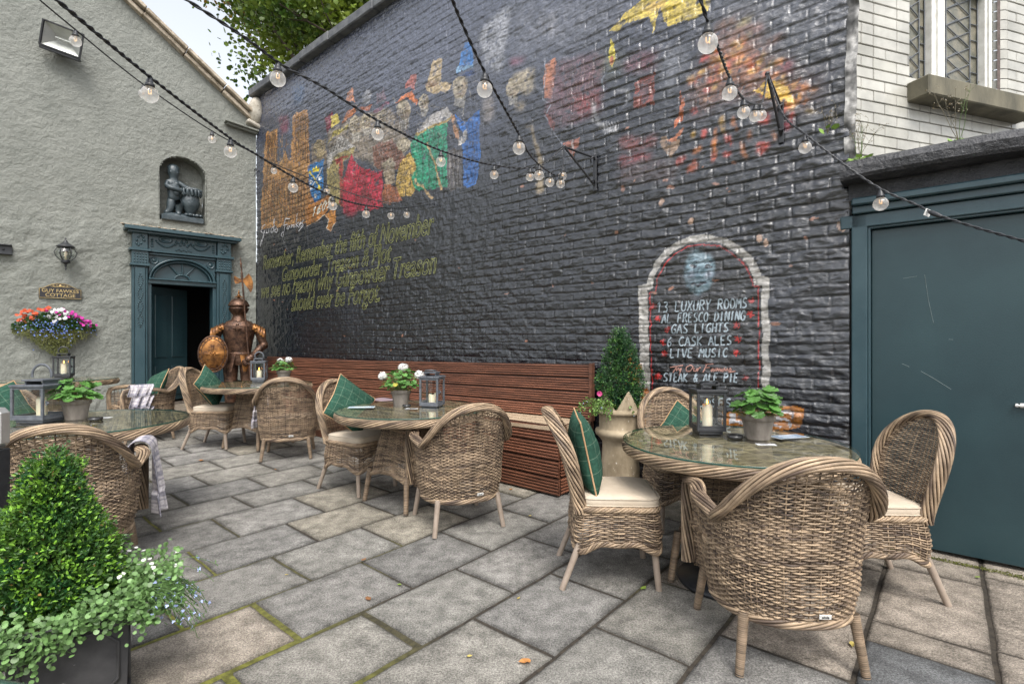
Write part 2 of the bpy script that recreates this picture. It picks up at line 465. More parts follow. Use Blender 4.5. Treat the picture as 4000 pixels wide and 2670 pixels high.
def build_paving():
    mb = MB()
    bounds = [-3.4, -2.9, -2.42, -1.93, -1.42, -0.93, -0.62, -0.15, 0.28, 0.79, 1.25, 1.73, 2.18, 2.67, 3.15, 3.62, 4.13, 4.57, 5.03, 5.52,
              6.0, 6.48, 6.95, 7.42, 7.9, 8.38, 8.86, 9.34, 9.8, 10.3]
    r = np.random.default_rng(3)
    greys = [(0.185, 0.178, 0.163), (0.205, 0.198, 0.18), (0.168, 0.163, 0.153), (0.21, 0.20, 0.178), (0.192, 0.185, 0.172)]
    warm = [(0.245, 0.213, 0.178), (0.225, 0.197, 0.165), (0.265, 0.232, 0.193)]
    for k in range(len(bounds) - 1):
        b0, b1 = bounds[k], bounds[k + 1]
        even = (k - 9) % 2 == 0                # course .79-1.25 has joints at 2.06 + .62 k
        joints = list(np.arange(-0.43 if even else -0.74, 8.2, 0.621))
        if bounds[k] == -0.15: joints = [-0.9, 0.2, 0.95, 1.62, 2.32, 2.74, 2.955, 3.75, 4.6, 5.6]
        elif b1 <= -0.1: joints = list(np.arange(-0.6 + 0.37 * (k % 3), 8.2, 0.9))
        for i in range(len(joints) - 1):
            a0, a1 = joints[i], joints[i + 1]
            am, bm = (a0 + a1) / 2, (b0 + b1) / 2
            x, y = ab2xy(am, bm)
            if NA @ (x, y) > 4.4: continue
            if (0.673 * (x + 4.63) - 0.74 * (y - 9.28)) < -0.6: continue
            if y < -1.5: continue
            mossy = (1.2 > am and 1.2 < bm < 3.7)
            g = 0.016 if (mossy and bm < 2.7) else 0.0045
            A = np.concatenate([[a0 + g, a0 + g + 0.006, a0 + g + 0.02], np.linspace(a0 + 0.07, a1 - 0.07, 7), [a1 - g - 0.02, a1 - g - 0.006, a1 - g]])
            B = np.concatenate([[b0 + g, b0 + g + 0.006, b0 + g + 0.02], np.linspace(b0 + 0.07, b1 - 0.07, 5), [b1 - g - 0.02, b1 - g - 0.006, b1 - g]])
            AA, BB = np.meshgrid(A, B, indexing='ij')
            na, nb_ = AA.shape
            drop = np.zeros_like(AA)
            for e, d in ((0, 0.035), (1, 0.004), (2, 0.0012)):
                for ix in (e, na - 1 - e): drop[ix, :] = np.maximum(drop[ix, :], d)
                for ix in (e, nb_ - 1 - e): drop[:, ix] = np.maximum(drop[:, ix], d)
            jx = 0.006 * fbm(AA, BB, 9, 5, 3) * (drop > 0.001); jy = 0.006 * fbm(AA, BB, 9, 8, 3) * (drop > 0.001)
            AA = AA + jx; BB = BB + jy
            X = AA * NA[0] + BB * WB[0]; Y = AA * NA[1] + BB * WB[1]
            tilt = r.normal(0, 0.003, 2)
            Z = gzv(X, Y) + 0.0025 * fbm(X, Y, 5, 1) - drop + tilt[0] * (AA - am) + tilt[1] * (BB - bm) + r.normal(0, 0.0012)
            warmth = (bm < 0.25 and am > 2.35) or (bm < -0.2) or (2.18 < bm < 2.67 and am < 1.1) or (0.28 < bm < 0.79 and am > 2.6) or (bm < 1.25 and am > 2.95)
            c = np.array(warm[r.integers(3)] if warmth else greys[r.integers(5)]) * r.uniform(0.9, 1.1)
            if bounds[k] == -0.15 and 2.3 < am < 2.74: c = np.array((0.115, 0.118, 0.12))
            if not warmth and r.random() < 0.07: c = np.array((0.245, 0.225, 0.185))
            blot = 1 + 0.22 * fbm(X, Y, 4.5, 21, 4)
            edge = np.where(drop > 0.003, 0.5, np.where(drop > 0.001, 0.8, 1.0))
            mb.grid(np.stack([X, Y, Z], -1), col=(c[None, None] * (blot * edge)[..., None]))
    o = mb.build('paving', MT['stone']); tag(o, kind='structure')
    # bedding soil and moss showing in the joints
    mb = MB()
    gx = np.linspace(-9, 6, 200); gy = np.linspace(-3, 11, 190)
    X, Y = np.meshgrid(gx, gy, indexing='ij')
    a = X * NA[0] + Y * NA[1]; b = X * WB[0] + Y * WB[1]
    moss = np.clip(sstep(1.6, 0.9, a) * sstep(0.9, 1.6, b) + 0.35 * sstep(0.2, 0.7, fbm(X, Y, 1.7, 4)), 0, 1)
    col = (1 - moss[..., None]) * np.array((0.035, 0.028, 0.02)) + moss[..., None] * np.array((0.12, 0.12, 0.02))
    mb.grid(np.stack([X, Y, gzv(X, Y) - 0.009], -1), col=col)
    o = mb.build('joint_bed', MT['joint']); tag(o, kind='structure')
    mb = MB()
    mb.grid(np.array([[[x, y, -0.12] for y in (-400, -3, 11, 400)] for x in (-400, -9, 6, 400)]), col=(0.16, 0.155, 0.145))
    o = mb.build('ground', MT['stone']); tag(o, kind='structure')
build_paving()

# ------------------------------------------------------------------ grey rendered cottage with the doorway
C0 = np.array([-4.63, 9.28])
ANG_C = math.atan2(0.673, 0.74)
cottage = thing('cottage', 'grey rendered gable end with teal columned doorway and arched statue niche', 'building', (C0[0], C0[1], 0), ANG_C)
def CW(px, py):
    """pixel on the gable face -> local x, z"""
    tx = (px - 2000) / 2000.0
    s = (-4.63 - tx * 9.28) / (0.74 - 0.673 * tx)
    Y = 9.28 - 0.673 * s
    return -s, EYE + (1335 - py) / 2000.0 * Y
def c2w(x, y, z=0):
    c, s = math.cos(ANG_C), math.sin(ANG_C)
    return (C0[0] + c * x - s * y, C0[1] + s * x + c * y, z)
DX0, DX1, DZ0, DZ1 = -1.612, -0.674, 0.29, 2.24         # door opening
NX0, NX1, NZ0, NZS, NZ1 = -1.462, -0.816, 3.30, 4.10, 4.37   # niche
def niche_top(x):
    t = (x - (NX0 + NX1) / 2) / ((NX1 - NX0) / 2)
    return NZS + (NZ1 - NZS) * np.sqrt(np.clip(1 - t * t, 0, 1))

def build_cottage():
    # wall sheet with a roof-line top, a door hole and a niche hole
    xs = np.unique(np.concatenate([np.arange(-5.2, 0.001, 0.022), [DX0, DX1, NX0, NX1]]))
    zs = np.unique(np.concatenate([np.arange(-0.1, 5.2, 0.022), [DZ1, NZ0]]))
    top = 5.20 - xs * 0.742
    nz2 = 70
    X = np.repeat(xs[:, None], len(zs) + nz2, 1)
    Z = np.zeros_like(X)
    Z[:, :len(zs)] = zs
    Z[:, len(zs):] = zs[-1] + (top[:, None] - zs[-1]) * (np.arange(1, nz2 + 1) / nz2)
    rough = sstep(3.9, 3.1, Z + 0.35 * fbm(X, Z, 0.8, 3) - 0.25 * (X + 2))
    h = 0.010 * fbm(X, Z, 1.2, 2, 4) + 0.003 * fbm(X, Z, 9, 5, 3)
    rid = 1 - np.abs(fbm(X, Z, 4.5, 9, 4)) * 2.5
    h = h + rough * (0.016 * fbm(X, Z, 5, 31, 4, 0.6) + 0.022 * np.maximum(0, rid - 0.4) * fbm(X, Z, 2.5, 17)) + 0.010 * sstep(0.05, 0.12, fbm(X, Z, 3.2, 61, 3)) * rough
    cracks = np.maximum(0, 1 - np.abs(fbm(X, Z, 1.6, 44, 3)) * 22) * sstep(0.0, 0.3, fbm(X, Z, 0.7, 71))
    h = h - 0.004 * cracks
    xm = (X[:-1, :-1] + X[1:, :-1]) / 2; zm = (Z[:-1, :-1] + Z[:-1, 1:]) / 2
    hole = (xm > DX0 - 0.01) & (xm < DX1 + 0.01) & (zm < 2.69)
    hole |= (xm > NX0) & (xm < NX1) & (zm > NZ0) & (zm < niche_top(xm))
    mb = MB()
    tint = 1 + 0.05 * fbm(X, Z, 0.9, 8)
    mb.grid(np.stack([X, -h, Z], -1), col=np.repeat(tint[..., None], 3, -1), mask=~hole)
    mb.build('wall', MT['plaster'], cottage)
    # hollow niche lining
    mb = MB()
    n = 28
    ang = np.linspace(pi, 0, n)
    cx = (NX0 + NX1) / 2; hw = (NX1 - NX0) / 2 + 0.012
    px = np.concatenate([[cx - hw] * 9, cx + hw * np.cos(ang), [cx + hw] * 9])
    pz = np.concatenate([np.linspace(NZ0 - 0.01, NZS, 9), NZS + (NZ1 - NZS + 0.012) * np.sin(ang), np.linspace(NZS, NZ0 - 0.01, 9)])
    dep = np.linspace(-0.012, 0.30, 8)
    P = np.zeros((len(px), 8, 3))
    P[..., 0] = px[:, None] + 0.012 * fbm(px[:, None] * 3 + pz[:, None], dep[None] * 3, 5, 3)
    P[..., 1] = dep[None]
    P[..., 2] = pz[:, None] + 0.012 * fbm(px[:, None] * 3 - pz[:, None], dep[None] * 3, 5, 9)
    mb.grid(P, col=(0.8, 0.78, 0.7))
    gx = np.linspace(cx - hw, cx + hw, 24); gz_ = np.linspace(NZ0 - 0.02, NZ1 + 0.02, 34)
    X2, Z2 = np.meshgrid(gx, gz_, indexing='ij')
    mb.grid(np.stack([X2, 0.28 + 0.02 * fbm(X2, Z2, 6, 4), Z2], -1), col=(0.8, 0.78, 0.7))
    mb.build('niche', MT['plaster'], cottage)
    # stone verge along the roof line
    mb = MB()
    L = 6.3; th = math.atan(0.742)
    nseg = 9
    for i in range(nseg):
        a0 = i * L / nseg; a1 = (i + 1) * L / nseg - 0.012
        m = (a0 + a1) / 2
        mb.box((-m * math.cos(th), 0.05 + 0.006 * (i % 2), 5.245 + m * math.sin(th) + 0.01 * ((i * 7) % 3 - 1)), (a1 - a0, 0.30, 0.06), Ry(th), 0.008)
        mb.box((-m * math.cos(th) + 0.03, 0.03 + 0.004 * (i % 3), 5.315 + m * math.sin(th)), (a1 - a0, 0.40, 0.055), Ry(th), 0.01)
    mb.build('verge', MT['verge'], cottage)
    mb = MB()
    mb.box((-2.6, 2.2, 5.22 + 2.6 * 0.742 + 0.06), (6.6, 4.0, 0.08), Ry(th))
    mb.build('roof', MT['verge'], cottage)
    mb = MB()
    mb.ball((-0.02, -0.06, 5.46), (0.13, 0.17, 0.25), 18, 12)
    mb.box((-0.06, 0.0, 5.2), (0.26, 0.3, 0.07), Ry(0.3), 0.02)
    mb.build('kneeler_stone', MT['palestone'], cottage)
    mb = MB()
    mb.box((-0.26, -0.06, 5.12), (0.54, 0.14, 0.035), Ry(0.09), 0.008)
    mb.box((-0.25, -0.04, 5.085), (0.50, 0.09, 0.035), Ry(0.09), 0.008)
    mb.build('ledge', MT['plaster'], cottage)
    # dark room behind the opening
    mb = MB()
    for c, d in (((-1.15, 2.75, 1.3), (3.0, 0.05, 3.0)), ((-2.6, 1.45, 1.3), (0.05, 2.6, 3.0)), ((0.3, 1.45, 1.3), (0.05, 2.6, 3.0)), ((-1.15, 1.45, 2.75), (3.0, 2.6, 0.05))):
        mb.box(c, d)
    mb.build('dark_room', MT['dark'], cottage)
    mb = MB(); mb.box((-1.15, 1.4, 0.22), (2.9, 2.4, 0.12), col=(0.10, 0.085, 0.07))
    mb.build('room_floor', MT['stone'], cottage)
    # door leaf swung inwards, panelled
    mb = MB()
    w = 0.80; R = Rz(math.radians(62))
    a = len(mb.v)
    mb.box((w / 2, 0, 0.98), (w, 0.04, 1.9), None, 0.004)
    for z0, z1 in ((0.12, 0.62), (0.76, 1.8)):
        for x0, x1 in ((0.1, w / 2 - 0.05), (w / 2 + 0.05, w - 0.1)):
            mb.box(((x0 + x1) / 2, -0.022, (z0 + z1) / 2), (x1 - x0, 0.016, z1 - z0), None, 0.006)
    mb.xf(Rz(math.radians(40)), (DX0 + 0.02, 0.13, 0.29), a)
    mb.build('door', MT['teal_panel'], cottage)
    mb = MB()
    # doorway surround
    root = bpy.data.objects.new('doorway_surround', None); COL.objects.link(root); root.parent = cottage
    def sub(name, mbx, m=MT['teal']): mbx.build(name, m, root)
    PX = ((-1.835, -1.628), (-0.660, -0.445))
    for x0, x1 in PX:
        mb = MB(); xc = (x0 + x1) / 2; w = x1 - x0
        mb.box((xc, -0.03, 1.40), (w, 0.16, 2.2), None, 0.006)
        mb.box((xc, -0.125, 1.53), (w - 0.075, 0.03, 1.9), None, 0.006)
        for sx in (-1, 1): mb.box((xc + sx * (w / 2 - 0.018), -0.118, 1.53), (0.022, 0.02, 1.9), None, 0.005)
        mb.box((xc, -0.05, 0.40), (w + 0.03, 0.22, 0.26), None, 0.01)
        # twisted bead ornament on the shaft
        for ph in (0, pi):
            for k in range(26):
                z = 1.55 + k * 0.033
                mb.ball((xc + 0.030 * math.sin(k * 0.5 + ph), -0.145, z), (0.010, 0.010, 0.014), 6, 5)
        # capital
        mb.box((xc, -0.055, 2.52), (w + 0.05, 0.22, 0.035), None, 0.006)
        mb.box((xc, -0.05, 2.635), (w + 0.01, 0.19, 0.2), None, 0.006)
        mb.box((xc, -0.06, 2.755), (w + 0.07, 0.24, 0.04), None, 0.006)
        for i in range(5):
            for j in range(4):
                mb.ball((xc + (i - 2) * w / 5.6, -0.148, 2.565 + j * 0.042), (0.012, 0.012, 0.016), 6, 5)
        mb.box((xc, -0.05, 2.90), (w - 0.01, 0.19, 0.25), None, 0.006)
        for k in range(9):
            a = k * 0.7
            mb.ball((xc + 0.05 * math.cos(a), -0.15, 2.9 + 0.075 * math.sin(a * 1.0 + k * 0.1)), 0.018, 6, 5)
        sub('pilaster', mb)
    mb = MB()
    xc = (DX0 + DX1) / 2; sp = DX1 - DX0
    mb.box((xc, -0.02, 2.90), (sp + 0.02, 0.14, 0.26), None, 0.004)
    mb.box((xc, -0.05, 2.755), (sp + 0.01, 0.16, 0.03), None, 0.006)
    mb.box((xc, -0.04, 2.715), (sp + 0.01, 0.12, 0.03), None, 0.006)
    def swag(x0, x1, z, d):
        for k in range(15):
            t = k / 14
            x = x0 + (x1 - x0) * t; zz = z - d * (1 - (2 * t - 1) ** 2)
            mb.ball((x, -0.10, zz), (0.016, 0.014, 0.013 + 0.006 * (1 - abs(2 * t - 1))), 6, 5)
    swag(xc - 0.38, xc - 0.10, 2.93, 0.085); swag(xc + 0.10, xc + 0.38, 2.93, 0.085)
    for sx in (-1, 1):
        R = Rx(pi / 2)
        mb.lathe([(0.0, 0.0), (0.055, 0.0), (0.075, 0.02), (0.095, 0.01), (0.10, -0.02)], 20, (xc + sx * 0.25, -0.095, 2.955), 1.0, 0.55, R=R)
        for k in range(4):
            mb.ball((xc + sx * 0.43, -0.10, 2.94 - k * 0.035), (0.018, 0.012, 0.016), 6, 5)
    for k in range(14):
        a = k * 2.4; r = 0.012 * math.sqrt(k) * 2
        mb.ball((xc + r * math.cos(a) * 1.6, -0.10, 2.93 + r * math.sin(a) * 0.7), 0.018, 6, 5)
    for k in range(-3, 4): mb.ball((xc + k * 0.035, -0.10, 2.82 - 0.015 * (k % 2)), 0.014, 6, 5)
    for k in range(38):
        mb.box((-1.80 + k * 0.0365, -0.115, 3.012), (0.02, 0.05, 0.026))
    sub('frieze', mb)
    # spandrel plate with an elliptical arch cut in it
    mb = MB()
    n = 36; ang = np.linspace(pi, 0, n); hw = sp / 2
    ax = xc + hw * np.cos(ang); az = 2.31 + 0.37 * np.sin(ang)
    tz_ = np.full(n, 2.705)
    for (y0, s_) in ((-0.045, 1.0),):
        P = np.stack([np.stack([ax, np.full(n, y0), az], -1), np.stack([ax, np.full(n, y0), tz_], -1)], 1)
        mb.grid(P, sm=False)
        P = np.stack([np.stack([ax, np.full(n, y0), az], -1), np.stack([ax, np.full(n, 0.08), az], -1)], 1)
        mb.grid(P)
    mb.tube(np.stack([xc + (hw - 0.012) * np.cos(ang), np.full(n, -0.055), 2.31 + 0.358 * np.sin(ang)], -1), 0.022, 8)
    mb.tube(np.stack([xc + (hw - 0.055) * np.cos(ang), np.full(n, -0.02), 2.31 + 0.315 * np.sin(ang)], -1), 0.015, 8)
    for sx in (-1, 1):
        mb.lathe([(0.0, 0.012), (0.022, 0.012), (0.028, 0.0), (0.045, 0.004), (0.056, 0.018), (0.065, 0.0)], 20, (xc + sx * 0.40, -0.048, 2.615), R=Rx(pi / 2))
    sub('arch_panel', mb)
    mb = MB()
    P = np.stack([np.stack([ax, np.full(n, 0.055), np.full(n, 2.30)], -1), np.stack([ax, np.full(n, 0.055), az], -1)], 1)
    mb.grid(P, sm=False)
    for k in range(1, 6):
        a = pi * k / 6
        r0, r1 = 0.12, 0.98
        mb.tube([(xc + hw * r0 * 1.8 * math.cos(a), 0.03, 2.33 + 0.1 * math.sin(a)), (xc + hw * r1 * math.cos(a), 0.03, 2.31 + 0.37 * r1 * math.sin(a))], 0.012, 6) if k not in (5, 1) else None
    mb.tube(np.stack([xc + 0.115 * np.cos(ang), np.full(n, 0.025), 2.325 + 0.095 * np.sin(ang)], -1), 0.013, 6)
    sub('fanlight', mb)
    mb = MB()
    mb.box((xc, -0.02, 2.275), (sp + 0.03, 0.14, 0.07), None, 0.008)
    mb.box((xc, -0.05, 2.315), (sp + 0.01, 0.16, 0.022), None, 0.006)
    for x, sx in ((DX0, 1), (DX1, -1)):
        mb.box((x + sx * 0.012, 0.06, 1.27), (0.05, 0.24, 1.96), None, 0.005)
    sub('door_frame', mb)
    mb = MB()
    mb.box((-1.127, -0.10, 3.075), (1.62, 0.34, 0.06), None, 0.008)
    mb.box((-1.127, -0.08, 3.028), (1.52, 0.26, 0.035), None, 0.008)
    sub('cornice', mb)
    mb = MB()
    r = np.random.default_rng(9)
    for k in range(60):
        x = -1.93 + 1.6 * k / 59
        mb.box((x, -0.12 + r.normal(0, 0.02), 3.112 + r.uniform(0, 0.006)), (0.04, 0.26, 0.016), Rz(r.normal(0, 0.2)), 0.004)
    sub('cornice_stone', mb, MT['verge'])
    # stone door step
    mb = MB()
    mb.box((-1.15, -0.42, 0.20), (1.9, 0.95, 0.17), None, 0.015, col=(0.16, 0.135, 0.105))
    mb.build('door_step', MT['stone'], cottage)
build_cottage()

# ------------------------------------------------------------------ long brick wall with the painted mural
ANG_M = math.atan2(-0.648, 0.7615)
brickwall = thing('brick_wall', 'tall dark glossy painted brick wall covered with a faded colourful mural and lettering', 'wall', (C0[0], C0[1], 0), ANG_M)
UL = 9.04; ZL = 5.72
def MW(px, py):
    tx = (px - 2000) / 2000.0
    u = (tx * 9.28 + 4.63) / (0.7615 + 0.648 * tx)
    Y = 9.28 - 0.648 * u
    return u, EYE + (1335 - py) / 2000.0 * Y
def m2w(u, y, z=0):
    c, s = math.cos(ANG_M), math.sin(ANG_M)
    return (C0[0] + c * u - s * y, C0[1] + s * u + c * y, z)

us = [0.0]
while us[-1] < UL: us.append(us[-1] + 0.0125 - 0.005 * us[-1] / UL)
us = np.array(us); us = us * UL / us[-1]
zs_ = np.arange(-0.02, ZL + 0.004, 0.0085); ZL = zs_[-1]
UU, ZZ = np.meshgrid(us, zs_, indexing='ij')
def wall_height(U, Z):
    zw = Z + 0.012 * vnoise(U, Z, 1.1, 3) + 0.004 * vnoise(U, Z, 7, 5)
    row = np.floor(zw / 0.081)
    uw = U + 0.5 * 0.232 * (row % 2) + 0.02 * np.sin(row * 12.9) + 0.006 * vnoise(U, Z, 9, 8)
    bi = np.floor(uw / 0.232)
    dz = np.minimum(zw / 0.081 - row, 1 - (zw / 0.081 - row)) * 0.081
    du = np.minimum(uw / 0.232 - bi, 1 - (uw / 0.232 - bi)) * 0.232
    hsh = lambda k: (np.sin(row * 127.1 + bi * 311.7 + k) * 43758.5453) % 1.0
    d = np.minimum(dz, du * 1.3)
    wear = 0.65 + 0.6 * vnoise(U, Z, 0.9, 19)
    smooth = sstep(3.2, 4.6, Z) * 0.45                       # thicker paint higher up
    h = -0.013 * (1 - sstep(0.001, 0.011, d)) * np.clip(wear, 0.25, 1.2) * (1 - smooth)
    h = h + (hsh(1.3) - 0.5) * 0.006 + (zw / 0.081 - row - 0.5) * (hsh(5.1) - 0.45) * 0.006
    h = h + 0.0075 * fbm(U, Z * 1.35, 12, 23, 3, 0.55) + 0.0035 * fbm(U * 0.45, Z * 1.6, 14, 41, 3) + 0.006 * vnoise(U, Z, 1.4, 51)
    h = h + 0.004 * np.maximum(0, fbm(U, Z, 34, 91, 2)) 
    ridg = np.maximum(0, 0.25 - np.abs(fbm(U * 0.5, Z * 1.5, 6, 61, 4))) * 4
    h = h + 0.006 * ridg * sstep(-0.2, 0.5, vnoise(U, Z, 0.7, 66) + 0.4 * sstep(3, 4.5, Z))
    return h
HH = wall_height(UU, ZZ)
def h_at(u, z):
    fi = np.interp(u, us, np.arange(len(us))); fj = np.clip((np.asarray(z) - zs_[0]) / 0.0085, 0, len(zs_) - 1.001)
    i = np.clip(fi.astype(int), 0, len(us) - 2); j = fj.astype(int)
    a = fi - i; b = fj - j
    return ((HH[i, j] * (1 - a) + HH[i + 1, j] * a) * (1 - b) + (HH[i, j + 1] * (1 - a) + HH[i + 1, j + 1] * a) * b)

# --- paint: flat colours laid on the bricks, polygon by polygon
CAN = np.zeros(UU.shape + (3,))
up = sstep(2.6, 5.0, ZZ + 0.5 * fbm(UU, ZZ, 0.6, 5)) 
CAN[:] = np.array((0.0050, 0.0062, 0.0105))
CAN += (up * (0.9 + 0.4 * fbm(UU, ZZ, 2.2, 7)))[..., None] * np.array((0.066, 0.074, 0.106))  # upper wall coloured slate, for its paint and the sky it reflects
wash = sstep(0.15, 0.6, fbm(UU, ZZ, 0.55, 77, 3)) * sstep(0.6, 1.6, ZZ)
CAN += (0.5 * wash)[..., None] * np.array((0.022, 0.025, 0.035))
PN1 = fbm(UU, ZZ, 7, 101, 4); PN2 = fbm(UU, ZZ, 26, 103, 3)
WU = 0.035 * fbm(UU, ZZ, 9, 105, 3); WZ = 0.035 * fbm(UU, ZZ, 9, 107, 3)
def boxblur(m, k):
    for ax in (0, 1):
        for _ in range(2):
            c = np.cumsum(np.pad(m, [(k + 1, k) if a == ax else (0, 0) for a in (0, 1)], mode='edge'), axis=ax)
            m = (np.take(c, range(2 * k + 1, c.shape[ax]), ax) - np.take(c, range(0, c.shape[ax] - 2 * k - 1), ax)) / (2 * k + 1)
    return m
def inside(pts, U, Z):
    m = np.zeros(U.shape, bool)
    for (x0, y0), (x1, y1) in zip(pts, pts[1:] + pts[:1]):
        if y0 == y1: continue
        cnd = ((y0 > Z) != (y1 > Z)) & (U < (x1 - x0) * (Z - y0) / (y1 - y0) + x0)
        m ^= cnd
    return m
def T2(p): return MW(950 + p[0] / 1.96, p[1] / 1.96)
def T3(p): return MW(2000 + p[0] / 1.96, p[1] / 1.96)
def T4(p): return MW(2950 + p[0] / 1.96, p[1] / 1.96)
def T6(p): return MW(950 + p[0] / 1.96, 800 + p[1] / 1.96)
def T7(p): return MW(2000 + p[0] / 1.742, 800 + p[1] / 1.742)
def TC(p): return MW(1000 + p[0] / 1.792, 400 + p[1] / 1.792)
def TB(p): return MW(2400 + p[0] / 2.349, 1400 + p[1] / 2.349)
def paint(T, pts, col, alpha=1.0, var=0.45, soft=0, warp=1.0, mod=None, wear=0.6):
    P = [T(p) for p in pts] if T else list(pts)
    a = np.array(P)
    pad = 0.08 + soft * 0.025
    i0, i1 = np.searchsorted(us, [a[:, 0].min() - pad, a[:, 0].max() + pad]); j0, j1 = np.searchsorted(zs_, [a[:, 1].min() - pad, a[:, 1].max() + pad])
    if i1 <= i0 + 1 or j1 <= j0 + 1: return
    sl = (slice(i0, i1), slice(j0, j1))
    m = inside(P, UU[sl] + warp * WU[sl], ZZ[sl] + warp * WZ[sl]).astype(float)
    if soft: m = boxblur(m, soft)
    m = m * alpha * np.clip(1 - wear * 1.6 * np.maximum(0, PN2[sl] - 0.12) * 2, 0, 1)
    if mod is not None: m = m * mod(UU[sl], ZZ[sl])
    c = np.array(col)[None, None] * (1 + var * 1.6 * PN1[sl] + var * PN2[sl])[..., None]
    CAN[sl] = CAN[sl] * (1 - m[..., None]) + np.clip(c, 0.002, 1) * m[..., None]
def ell(T, cx, cy, rx, ry, col, rot=0, **k):
    a = np.linspace(0, 2 * pi, 22)[:-1]
    c, s = math.cos(rot), math.sin(rot)
    paint(T, [(cx + rx * math.cos(t) * c - ry * math.sin(t) * s, cy + rx * math.cos(t) * s + ry * math.sin(t) * c) for t in a], col, **k)
def stroke(T, pts, w, col, **k):
    for (x0, y0), (x1, y1) in zip(pts[:-1], pts[1:]):
        d = math.hypot(x1 - x0, y1 - y0) or 1
        nx, ny = -(y1 - y0) / d * w / 2, (x1 - x0) / d * w / 2
        paint(T, [(x0 + nx, y0 + ny), (x1 + nx, y1 + ny), (x1 - nx, y1 - ny), (x0 - nx, y0 - ny)], col, **k)
def cube(pts): return pts

def paint_mural():
    OC = (0.33, 0.17, 0.06); OD = (0.10, 0.042, 0.014)
    # two golden towers and a nave
    vs = lambda f: (lambda U, Z: 0.35 + 0.65 * (np.sin(U * f + 2 * vnoise(U, Z, 3, 4)) > 0.15))
    paint(T2, [(175, 1015), (258, 985), (264, 1340), (150, 1360)], OC)
    paint(T2, [(380, 895), (405, 860), (497, 838), (512, 1360), (358, 1370)], OC)
    paint(T2, [(265, 1260), (300, 1230), (325, 1145), (345, 1225), (365, 1230), (365, 1360), (260, 1360)], OC)
    paint(T2, [(150, 1345), (512, 1240), (512, 1700), (135, 1760)], OC)
    paint(T6, [(135, -30), (455, -40), (455, 60), (300, 140), (135, 165)], OC)
    for x0, x1, y0, y1, f in ((178, 258, 1040, 1330, 42), (385, 500, 900, 1240, 34), (150, 510, 1380, 1700, 30)):
        paint(T2, [(x0, y0), (x1, y0 - 20), (x1 + 4, y1), (x0, y1)], OD, alpha=0.8, mod=vs(f * 2.2), wear=0.2)
    paint(T6, [(140, 0), (450, -20), (450, 60), (140, 140)], OD, alpha=0.75, mod=vs(80))
    for x, y in ((205, 1080), (450, 1060), (205, 1450), (360, 1420), (455, 1400)):
        paint(T2, [(x - 18, y + 120), (x - 18, y + 30), (x, y - 20), (x + 18, y + 30), (x + 18, y + 120)], OD, alpha=0.85)
        stroke(T2, [(x, y - 10), (x, y + 120)], 7, OC)
    for y in (1130, 1240, 1330, 1400, 1520, 1600):
        stroke(T2, [(150, y + 30), (510, y - 60)], 7, (0.5, 0.29, 0.11), alpha=0.6, mod=lambda U, Z: (np.sin(U * 60) > -0.3) * 1.0)
    paint(T2, [(270, 900), (345, 880), (340, 1010), (290, 1030)], (0.16, 0.02, 0.045), alpha=0.6, soft=3)
    paint(T2, [(380, 660), (480, 640), (440, 800), (390, 810)], (0.03, 0.09, 0.2), alpha=0.5, soft=6)
    # crowd of painted figures in hats and cloaks: bodies first, then faces
    SK = (0.33, 0.28, 0.20); GB = (0.16, 0.125, 0.095)
    paint(T2, [(520, 1110), (640, 1060), (640, 1260), (520, 1300)], GB)
    ell(T2, 585, 1140, 48, 70, (0.27, 0.21, 0.12))
    paint(T2, [(650, 1010), (860, 890), (1130, 830), (1230, 1010), (1250, 1250), (1080, 1300), (860, 1200), (650, 1290)], (0.20, 0.165, 0.13), soft=2)
    paint(T2, [(640, 1290), (700, 1180), (850, 1125), (840, 1180), (770, 1240), (745, 1580), (650, 1520)], (0.31, 0.25, 0.09), mod=lambda U, Z: 0.8 + 0.2 * (np.sin(U * 90) * np.sin(Z * 90) > 0.3))
    for k in range(40):
        ell(T2, 665 + (k * 37) % 140, 1170 + (k * 53) % 350, 5, 12, (0.05, 0.04, 0.02), alpha=0.8)
    paint(T2, [(640, 1200), (740, 1040), (800, 1060), (850, 1120), (700, 1200), (650, 1300)], (0.36, 0.34, 0.32))
    for k in range(5): stroke(T2, [(690 + 22 * k, 1080 - 6 * k), (670 + 22 * k, 1180 - 12 * k)], 6, (0.07, 0.05, 0.04))
    paint(T2, [(830, 1170), (850, 1235), (900, 1270), (960, 1300), (1060, 1310), (1068, 1590), (770, 1640), (760, 1400)], (0.33, 0.008, 0.03))
    paint(T6, [(765, -30), (1060, -60), (900, 40), (830, 110), (765, 60)], (0.20, 0.006, 0.025), alpha=0.8, soft=2)
    paint(T2, [(830, 1170), (850, 1235), (830, 1420), (770, 1400)], (0.40, 0.02, 0.05))
    stroke(T2, [(900, 1290), (860, 1560)], 10, (0.14, 0.003, 0.012)); stroke(T2, [(980, 1320), (950, 1560)], 10, (0.14, 0.003, 0.012))
    stroke(T2, [(705, 1250), (750, 1230), (755, 1570)], 26, (0.24, 0.02, 0.02))
    stroke(T2, [(700, 1235), (800, 1200)], 12, (0.33, 0.03, 0.03))
    paint(T2, [(990, 1120), (1130, 1060), (1250, 1200), (1190, 1290), (1070, 1320), (1000, 1250)], (0.17, 0.07, 0.045))
    paint(T2, [(1060, 1240), (1150, 1200), (1160, 1400), (1090, 1440)], (0.28, 0.22, 0.15))
    paint(T2, [(1070, 1420), (1190, 1430), (1210, 1545), (1070, 1560)], (0.24, 0.075, 0.03))
    paint(T2, [(1265, 1175), (1330, 1230), (1325, 1400), (1290, 1505), (1195, 1505), (1163, 1400), (1200, 1250)], (0.40, 0.26, 0.055))
